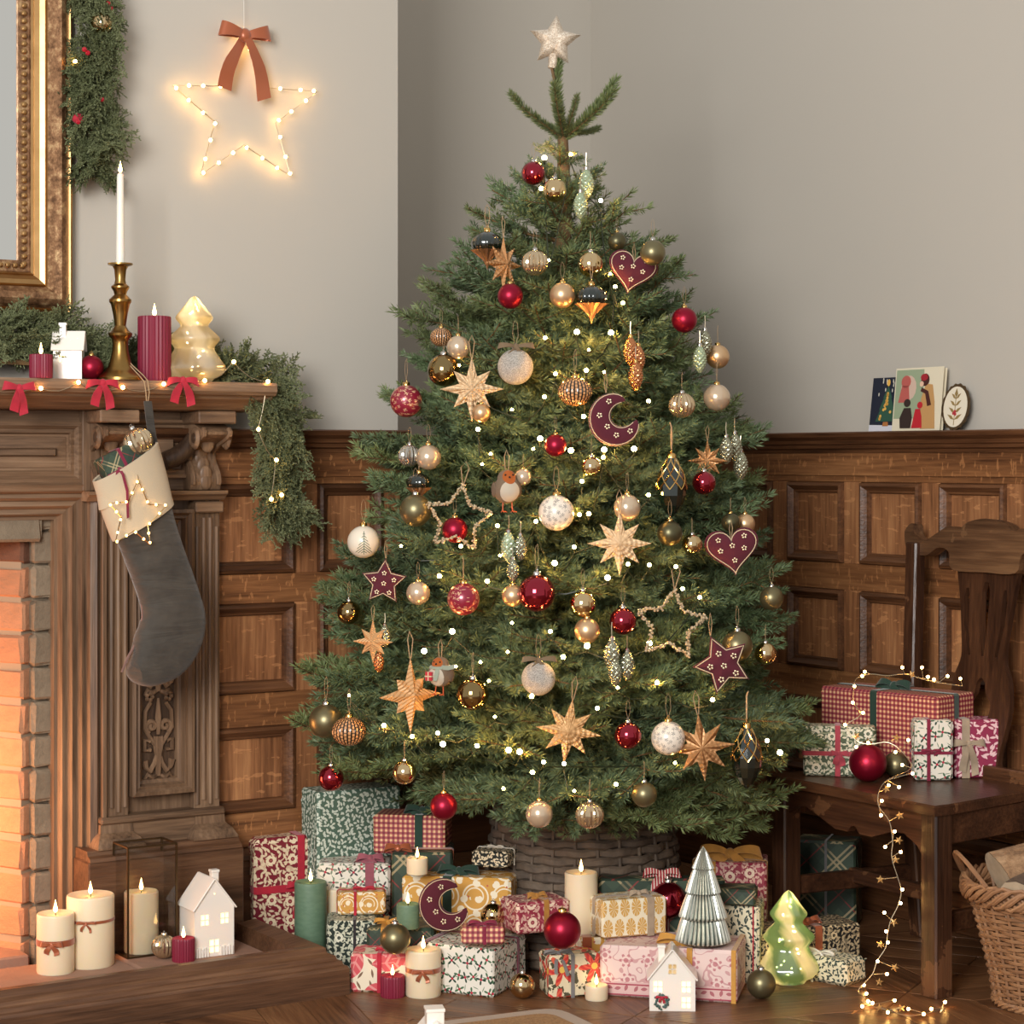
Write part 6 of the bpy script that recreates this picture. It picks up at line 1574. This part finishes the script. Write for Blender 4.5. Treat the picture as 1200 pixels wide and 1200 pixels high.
q = thing('fairy_light', 'single warm light shining between the mirror frame and its garland', 'light', MB_ @ BW(88, 72, .07)); link('bulb', bm2, q)
q = orn('gold_shiny', 120, 27, 13, 'glittering gold bauble in the garland beside the mirror', at=MB_ @ BW(119, 27, .075), group='loose baubles', string=0, name='loose_bauble'); ORN_SPOTS.pop()

# ---------------------------------------------------------------- stocking
SN = .235
def sw(px, py, n=SN): return BW(px, py, n)
sk = thing('stocking', 'dark grey velvet christmas stocking with cream cuff hanging from the mantel', 'stocking'); sk.matrix_world = MB_
CLs = [(160, 585, 36), (170, 618, 34), (181, 650, 33), (192, 680, 33), (200, 706, 34), (203, 728, 37), (197, 750, 37), (184, 768, 34), (170, 781, 25), (158, 787, 15), (150, 789, 4)]
c0 = [sw(x, y) for x, y, _ in CLs]; kpx = c0[3]; ppm = (sw(201, 600).x-sw(200, 600).x)
pts = bez([(p.x, p.z) for p in c0], 3); hws = [t[0] for t in bez([(w*ppm, 0) for _, _, w in CLs], 3)]
ths = [max(.004, .036*min(1, h/.03)) for h in hws]
def sock_noise(v): return v
MB().sweep2d(pts, hws, ths, 24, Matrix.Translation((0, -SN, 0))).build('velvet_body', STOCK, sk)
MB().tube([(p[0]-h*.98, -SN, p[1]) for p, h in zip(pts[4:-3], hws[4:-3])], .003, 6).build('seam', velvet('rose_piping', (122, 92, 82)), sk)
cf = [(147, 541, 38), (152, 558, 38), (158, 580, 38), (165, 604, 36.5), (168, 612, 36)]
pc = [(sw(x, y).x, sw(x, y).z) for x, y, _ in cf]; hc = [w*ppm for _, _, w in cf]
# the cuff slants: its upper rim runs from low at the toe side to high at the heel side
mb = MB(); n = 32; m = len(pc); v = []; f = []
for i in range(m):
    for k in range(n):
        a = 2*PI*k/n; sl = .30; v.append((pc[i][0]+hc[i]*math.cos(a)*.96, -SN+.043*math.sin(a), pc[i][1]+hc[i]*math.cos(a)*(.56 if i < m-1 else .56)))
for i in range(m-1):
    for k in range(n): f.append((i*n+k, i*n+(k+1) % n, (i+1)*n+(k+1) % n, (i+1)*n+k))
b0 = len(v)
for i in range(2):
    for k in range(n): x, y, z = v[k if i == 0 else n+k]; v.append((pc[0][0]+(x-pc[0][0])*.93, -SN+(y+SN)*.9, z-.03*i))
for k in range(n): f.append((b0+k, k, (k+1) % n, b0+(k+1) % n)[::-1]); f.append((b0+n+k, b0+k, b0+(k+1) % n, b0+n+(k+1) % n)[::-1])
f.append(tuple(b0+n+k for k in range(n)))
mb.add(v, f, True).build('cuff', CUFF, sk)
MB().strip([sw(180, 520), sw(176, 495), sw(173, 470)], (1, 0, 0), .018, .0015).build('loop', STOCK, sk)
MB().tube([sw(173, 474), sw(175, 460), sw(173, 446, .23), sw(168, 440, .21), sw(155, 428, .19), sw(148, 420, .18)], .0012, 5).tube([sw(172, 474), sw(171, 460), sw(169, 447, .23), sw(163, 440, .21), sw(152, 428, .19)], .0012, 5).build('cord', STRING, sk)
# what it holds
q = orn('ribbed', 162, 523, 17, 'gold ribbed bauble poking out of the stocking', at=MB_ @ sw(162, 518, SN+.012), group='loose baubles', string=0, name='loose_bauble'); ORN_SPOTS.pop(); q.rotation_euler = (0, R(-25), 0)
g0 = thing('gift_box', 'small green tartan gift with wine ribbon poking out of the stocking', 'gift', MB_ @ sw(145, 541, SN+.006), AL, GIFTS, Euler((R(-8), R(-26), AL)))
MB().box(-.052, .042, -.02, .03, -.055, .030, .004).build('wrapped_box', PAP['tartan_s'], g0, uv=True)
MB().strip([(-.006, -.0215, -.055), (-.006, -.0215, .029), (-.006, -.018, .0315), (-.006, .03, .0315)], (1, 0, 0), .007, .0006).strip([(-.053, -.0215, -.012), (.043, -.0215, -.012)], (0, 0, 1), .007, .0006).build('ribbon', BURR, g0)
bow_parts(g0, BURR, .034, .007, (-.006, -.022, -.012), None, 0)
gi_ = (Matrix.Translation(g0.location) @ g0.rotation_euler.to_matrix().to_4x4()).inverted() @ MB_
MB().strip([gi_ @ q for q in (sw(139, 548, SN+.03), sw(144, 556, SN+.048), sw(149, 575, SN+.050), sw(150, 607, SN+.050))], (1, 0, 0), .006, .0006).build('ribbon', BURR, g0)
# tiny lit star hung over the cuff
ls = thing('light_star', 'small wire star of tiny lights hanging on the stocking cuff', 'light decoration'); ls.matrix_world = MB_
S2 = [(162, 562), (150, 588), (128, 590), (142, 606), (135, 636), (157, 622), (176, 638), (173, 616), (196, 592), (174, 591)]
sp = [BW(x, y, SN+.052) for x, y in S2]; MB().tube(sp, .0014, 5, True).build('wire', GCAP, ls)
ms_ = MB().sphere((0, 0, 0), .0030, 8, 6).mesh('bulb'); ms_.materials.append(BULBS)
mw_ = MB().sphere((0, 0, 0), .0030, 8, 6).mesh('bulb'); mw_.materials.append(BULBC)
for i in range(10):
    for t in (.1, .6): link('bulb', mw_, ls, sp[i].lerp(sp[(i+1) % 10], t))
MB().tube([sp[0], BW(160, 548, SN+.03)], .0008, 4).build('hook', COPWIRE, ls)

# ---------------------------------------------------------------- cards on the panelling
def card(label, px0, px1, pyb, pyt, lean, z0=CAP, name='greeting_card'):
    a = RW(px0, pyb, .040); b = RW(px1, pyb, .040); w = b.x-a.x; h = RW(px0, pyt, .035).z-z0
    o = thing(name, label, 'card', MR_ @ Vector((a.x, -.040, z0+.0005)), AL-PI/2, 'cards on the panelling', Euler((-R(lean), 0, AL-PI/2))); return o, w, h
def flat(o, polys, col, y=-.0008, name='print', r=.6):
    mb = MB()
    for p in polys: mb.prism(list(p), y, y+.0004)
    return mb.build(name, mat('ink', col, r), o)
def ell(cx, cz, rx, rz, n=14): return [(cx+rx*math.cos(2*PI*k/n), cz+rz*math.sin(2*PI*k/n)) for k in range(n)]
c1, w, h = card('navy card with a decorated christmas tree, half behind the taller card', 1018, 1052, 504, 443, 7)
MB().box(0, w, 0, .0012, 0, h).build('sheet', mat('navy_card', (28, 34, 50), .6), c1)
flat(c1, [[(0, 0), (w, 0), (w, h*.10), (0, h*.12)]], (206, 206, 214)); flat(c1, [[(w*(.56+s_*x), h*y) for s_, x, y in ((-1, .36, .18), (1, .36, .18), (1, .22, .40), (1, .26, .40), (1, .12, .62), (1, .15, .62), (0, 0, .84), (-1, .15, .62), (-1, .12, .62), (-1, .26, .40), (-1, .22, .40))]], (46, 84, 66))
r_ = random.Random(2); flat(c1, [ell(w*(.56+r_.uniform(-.24, .24)*(1-t)), h*(.2+.5*t), .004, .004, 8) for t in [r_.random() for _ in range(18)]]+[ell(w*.56, h*.9, .006, .009, 8)], (226, 176, 84), -.0014); flat(c1, [ell(w*r_.uniform(.05, .95), h*r_.uniform(.55, .97), .0018, .005, 6) for _ in range(14)], (210, 206, 190), -.0010)
flat(c1, [[(w*.46, h*.09), (w*.66, h*.09), (w*.64, h*.17), (w*.48, h*.17)]], (170, 110, 60), -.0012)
c2, w, h = card('tall vintage card of a mother in a tan coat and two children', 1047, 1103, 504, 432, 6); c2.location += MR_.to_3x3() @ Vector((0, -.006, 0))
MB().box(0, w, 0, .0012, 0, h).box(0, w, .010, .0112, 0, h*.985).build('sheet', mat('cream_card', (222, 212, 186), .6), c2)
flat(c2, [[(.004, .03), (w*.62, .03), (w*.6, h*.97), (.004, h*.97)]], (150, 164, 134)); flat(c2, [ell(w*.3, h*.68, w*.16, h*.2)], (206, 178, 160), -.0011)
flat(c2, [ell(w*.24, h*.78, w*.10, h*.10), [(w*.1, h*.45), (w*.34, h*.45), (w*.3, h*.72), (w*.16, h*.72)]], (182, 92, 84), -.0014)
coat = [(w*.60, .004), (w*.90, .004), (w*.86, h*.45), (w*.80, h*.72), (w*.66, h*.74), (w*.58, h*.5)]
flat(c2, [coat], (190, 146, 92), -.0016); flat(c2, [ell(w*.64, h*.80, w*.085, h*.10), [(w*.58, h*.68), (w*.72, h*.62), (w*.80, h*.40), (w*.72, h*.38), (w*.66, h*.58), (w*.56, h*.62)]], (72, 34, 30), -.0019); flat(c2, [ell(w*.62, h*.84, w*.075, h*.055)], (158, 34, 44), -.0022); flat(c2, [ell(w*.575, h*.735, w*.04, h*.045)], (226, 186, 160), -.0022)
flat(c2, [[(w*.42, .006), (w*.64, .006), (w*.62, h*.22), (w*.58, h*.34), (w*.48, h*.34)], ell(w*.57, h*.40, w*.055, h*.055)], (184, 34, 46), -.0024); flat(c2, [[(w*.18, .006), (w*.40, .006), (w*.42, h*.2), (w*.38, h*.36), (w*.24, h*.36), (w*.16, h*.2)], ell(w*.30, h*.44, w*.07, h*.065)], (52, 38, 34), -.0024)
c3, w, h = card('small oval card with a gold leaf sprig and scalloped dark rim', 1101, 1133, 504, 450, 8, name='oval_card')
MB().prism([(w/2+w/2*(1+.03*math.cos(k*PI/2))*math.cos(2*PI*k/72), h/2+h/2*(1+.03*math.cos(k*PI/2))*math.sin(2*PI*k/72)) for k in range(72)], 0, .003).build('rim', mat('dark_gilt_rim', (96, 76, 52), .5, .5), c3)
flat(c3, [ell(w/2, h/2, w*.43, h*.44, 28)], (226, 216, 194), -.0006)
lv = []
for k in range(4):
    for sg in (-1, 1):
        z = h*(.22+.15*k); L = w*(.26-.03*k); lv.append([(w/2, z), (w/2+sg*L*.5, z+h*.02), (w/2+sg*L, z+h*.12), (w/2+sg*L*.4, z+h*.09)])
flat(c3, lv+[[(w*.49, h*.1), (w*.51, h*.1), (w*.51, h*.86), (w*.49, h*.86)], [(w*.5, h*.7), (w*.56, h*.78), (w*.5, h*.9), (w*.44, h*.78)]], (146, 122, 72), -.0012); flat(c3, [ell(w*(.5+a), h*b, .004, .004, 8) for a, b in ((.03, .34), (-.04, .36), (.01, .4))], (176, 52, 60), -.0016)

# ---------------------------------------------------------------- wicker log basket
WILL = mat('willow', (150, 108, 74), .6, colfn=lambda g: g.mix(g.rand(), g.mix(g.noise(g.coord('Object'), 26, 3), (104, 68, 46), (168, 124, 86)), g.mix(g.noise(g.coord('Object'), 26, 3), (126, 88, 60), (188, 142, 100))))
WC = Vector((1.135, 4.44, 0)); wb = thing('log_basket', 'round willow log basket full of split firewood beside the chair', 'basket', WC)
def wr(z): return .125+.062*(z/.26)**1.25
ns = 26; z = .012; k = 0
while z < .225:
    pts = []
    for i in range(ns*4):
        a = 2*PI*i/(ns*4); pts.append(((wr(z)+.005*math.cos(a*ns/2+PI*(k % 2)))*math.cos(a), (wr(z)+.005*math.cos(a*ns/2+PI*(k % 2)))*math.sin(a), z+.0012*math.sin(a*7+k)))
    MB().tube(pts, .0036, 5, True).build('strand', WILL, wb); z += .0078; k += 1
for i in range(ns): a = 2*PI*i/ns; MB().tube([(wr(q)*math.cos(a), wr(q)*math.sin(a), q) for q in (0, .08, .16, .245)], .0042, 5).build('stake', WILL, wb)
for j in range(9):
    pts = []
    for i in range(60):
        a = 2*PI*i/60; t = a*9+j*2*PI/9*2; pts.append(((wr(.25)+.006+.007*math.cos(t))*math.cos(a), (wr(.25)+.006+.007*math.cos(t))*math.sin(a), .243+.018*math.sin(t)+.004*math.sin(a*3+j)))
    MB().tube(pts, .0042, 6, True).build('rim_strand', WILL, wb)
for j in range(3): MB().tube([(( wr(0)+.004+.004*math.cos(t*14+j*2))*math.cos(t), (wr(0)+.004+.004*math.cos(t*14+j*2))*math.sin(t), .008+.005*math.sin(t*14+j*2)) for t in [2*PI*i/84 for i in range(84)]], .0045, 5, True).build('foot_strand', WILL, wb)
for j in range(4):
    a0 = PI*1.02; pts = []
    for t in range(13): q = t/12; a = a0+(q-.5)*1.0; pts.append(((wr(.25)+.004+.012*math.sin(PI*q)+j*.004)*math.cos(a), (wr(.25)+.004+.012*math.sin(PI*q))*math.sin(a), .25+.055*math.sin(PI*q)+j*.004))
    MB().tube(pts, .0045, 6).build('handle', WILL, wb)
BARKL = mat('birch_bark', (140, 110, 84), .9, colfn=lambda g: g.ramp(g.noise(g.coord('Object'), 22, 5, .7), [(.3, (92, 66, 46)), (.5, (150, 116, 84)), (.7, (186, 152, 116))]), bumpfn=lambda g: (g.noise(g.coord('Object'), 30, 5, .7), .8, .012)); SAWN = mat('sawn_end', (176, 158, 132), .9, colfn=lambda g: g.mix(g.noise(g.coord('Object'), 50, 3), (150, 132, 108), (196, 176, 148)))
DARKBARK = mat('dark_bark', (84, 66, 54), .95, colfn=lambda g: g.mix(g.noise(g.coord('Object'), 30, 5, .7), (54, 42, 34), (120, 98, 80)), bumpfn=lambda g: (g.noise(g.coord('Object'), 40, 5, .7), 1.0, .01))
def log(label, loc, rot, L, r, m, split=1.0):
    o = thing('firewood_log', label, 'log', loc, 0, 'logs in the willow basket', Euler(rot)); rnd = random.Random(int(L*1000)); n = 14
    sec = [(r*math.cos(2*PI*k/n)*(1+rnd.uniform(-.07, .07)), r*split*math.sin(2*PI*k/n)*(1+rnd.uniform(-.07, .07))) for k in range(n)]
    v, f = [], []
    for j in range(7):
        for k in range(n): v.append((-L/2+L*j/6, sec[k][0]*(1+rnd.uniform(-.05, .05)), sec[k][1]*(1+rnd.uniform(-.05, .05))))
    for j in range(6):
        for k in range(n): f.append((j*n+k, j*n+(k+1) % n, (j+1)*n+(k+1) % n, (j+1)*n+k)[::-1])
    MB().add(v, f).build('bark', m, o)
    for j, sg in ((0, -1), (6, 1)): MB().add([(x+sg*.0008, y, z) for x, y, z in v[j*n:j*n+n]], [tuple(range(n))[::(1 if sg < 0 else -1)]]).build('sawn_end', SAWN, o)
log('broad split log with pale tan bark lying on top of the basket', WC+Vector((-.005, -.03, .305)), (R(20), R(-14), R(8)), .26, .075, BARKL, .5)
log('grey sawn log pointing out of the basket below the broad tan one', WC+Vector((-.045, -.06, .262)), (R(10), R(-16), R(48)), .2, .05, DARKBARK)
log('pale log deep in the basket near the front rim', WC+Vector((.07, -.07, .235)), (0, R(-10), R(-30)), .18, .045, BARKL)

# ---------------------------------------------------------------- rug
rg = thing('jute_rug', 'flat jute rug with pale woven border lying on the parquet in front', 'rug')
def fl_(px, py): q = PZ(px, py, 0); return Vector((q.x, q.y))
cA = fl_(652, 1184); dl = (fl_(520, 1202)-fl_(640, 1187)).normalized(); dr = (fl_(700, 1205)-fl_(672, 1192)).normalized()
def rugpoly(ins, rc):
    mid = (dl+dr); c = cA+(mid.normalized())*ins*1.4; return [c+dl*1.5+dr*1.3, c+dr*1.3]+[c+dr*rc*(1-t)**2+dl*rc*t**2 for t in (0, .25, .5, .75, 1)]+[c+dl*1.5]
def slab(poly, z0, z1):
    if sum(poly[i].x*poly[(i+1) % len(poly)].y-poly[(i+1) % len(poly)].x*poly[i].y for i in range(len(poly))) < 0: poly = poly[::-1]
    n = len(poly); return MB().add([(p.x, p.y, z0) for p in poly]+[(p.x, p.y, z1) for p in poly], [tuple(range(n))[::-1], tuple(range(n, 2*n))]+[(i, (i+1) % n, n+(i+1) % n, n+i) for i in range(n)])
slab(rugpoly(0, .05), .0005, .007).build('border', mat('rug_border', (176, 160, 144), .95, bumpfn=lambda g: (g.noise(g.coord('Object'), 300, 2), .6, .002)), rg)
slab(rugpoly(.035, .04), .004, .0085).build('jute_field', mat('jute', (158, 122, 82), .95, colfn=lambda g: g.mix(g.noise(g.coord('Object'), 160, 3), (112, 82, 52), (190, 150, 104)), bumpfn=lambda g: (g.noise(g.coord('Object'), 220, 3), .9, .004)), rg)

# ---------------------------------------------------------------- star light garland over the chair
sg_ = thing('star_light_garland', 'wire garland of tiny lights and gold stars trailing from the chair gifts to the floor', 'string lights')
def gY(px, py):
    if py < 812: return 4.84-(px-1000)*.0010 if px < 1098 else 4.74
    if py < 905: return 4.70-(px-1000)*.0006
    if py < 1150: return 4.52
    return None
def gp(px, py):
    Y = gY(px, py)
    if Y is None: q = PZ(px, py, .008); return q
    return P(px, py, Y)
WP = [(1128, 804), (1100, 800), (1082, 796), (1060, 790), (1040, 792), (1020, 790), (1004, 795), (1001, 804), (1000, 822), (1008, 838), (992, 850), (1004, 868), (1020, 872), (1040, 870), (1056, 880), (1068, 900), (1040, 914), (1030, 928), (1030, 945), (1042, 962), (1046, 985), (1045, 1005), (1052, 1028), (1056, 1045), (1052, 1062), (1044, 1078), (1040, 1095), (1038, 1110), (1028, 1126), (1022, 1142), (1006, 1160), (1012, 1168), (1020, 1178), (1040, 1184), (1062, 1190), (1084, 1188), (1104, 1182)]
gpts = [gp(*q) for q in WP]
MB().tube([Vector(t) for t in zip(*[[u[0] for u in bez([(p[k], 0) for p in gpts], 4)] for k in range(3)])], .0011, 5).build('wire', COPWIRE, sg_)
BL = [(1001, 804), (1010, 792), (1013, 787), (1057, 782), (1080, 782), (1087, 793), (1094, 796), (1110, 792), (1125, 795), (999, 823), (1011, 835), (990, 849), (1003, 875), (1017, 870), (1064, 867), (1049, 881), (1057, 896), (1069, 906), (1041, 920), (1053, 922), (1033, 938), (1032, 955), (1048, 974), (1037, 992), (1055, 998), (1057, 1042), (1055, 1058), (1036, 1069), (1038, 1091), (1040, 1104), (1028, 1126), (1039, 1141), (1012, 1156), (1015, 1166), (1017, 1175), (1010, 1181), (1022, 1177), (1048, 1174), (1040, 1188), (1064, 1184), (1082, 1190), (1091, 1184), (1107, 1176)]
for q in BL:
    p = gp(*q)
    if q[1] > 1150: p.z = .012
    b = link('bulb', ms_, sg_, p+Vector((0, -.004, 0)), None, 1.15)
    nr = min(gpts, key=lambda a: (a-p).length); 
    if (nr-p).length > .006: MB().tube([nr, p], .0007, 4).build('stem', COPWIRE, sg_)
st_ = star_mesh(5, .45, 1.0, .25).mesh('star'); st_.materials.append(mat('gold_tinsel_star', (206, 164, 104), .35, .6))
for q in ((1068, 790), (1003, 862), (1050, 864), (1038, 924), (1054, 955), (1053, 984), (1049, 1007), (1031, 1030), (1047, 1080), (1031, 1106), (1048, 1133), (1030, 1150), (1030, 1182), (1055, 1183), (1104, 1184)):
    p = gp(*q); 
    if q[1] > 1150: p.z = .012
    p += Vector((0, -.006, 0)); link('star', st_, sg_, p, (R(random.uniform(-20, 20)), R(random.uniform(-30, 30)), R(random.uniform(-25, 25))), .0095)
    nr = min(gpts, key=lambda a: (a-p).length)
    if (nr-p).length > .008: MB().tube([nr, p], .0007, 4).build('stem', COPWIRE, sg_)
grow_tree()
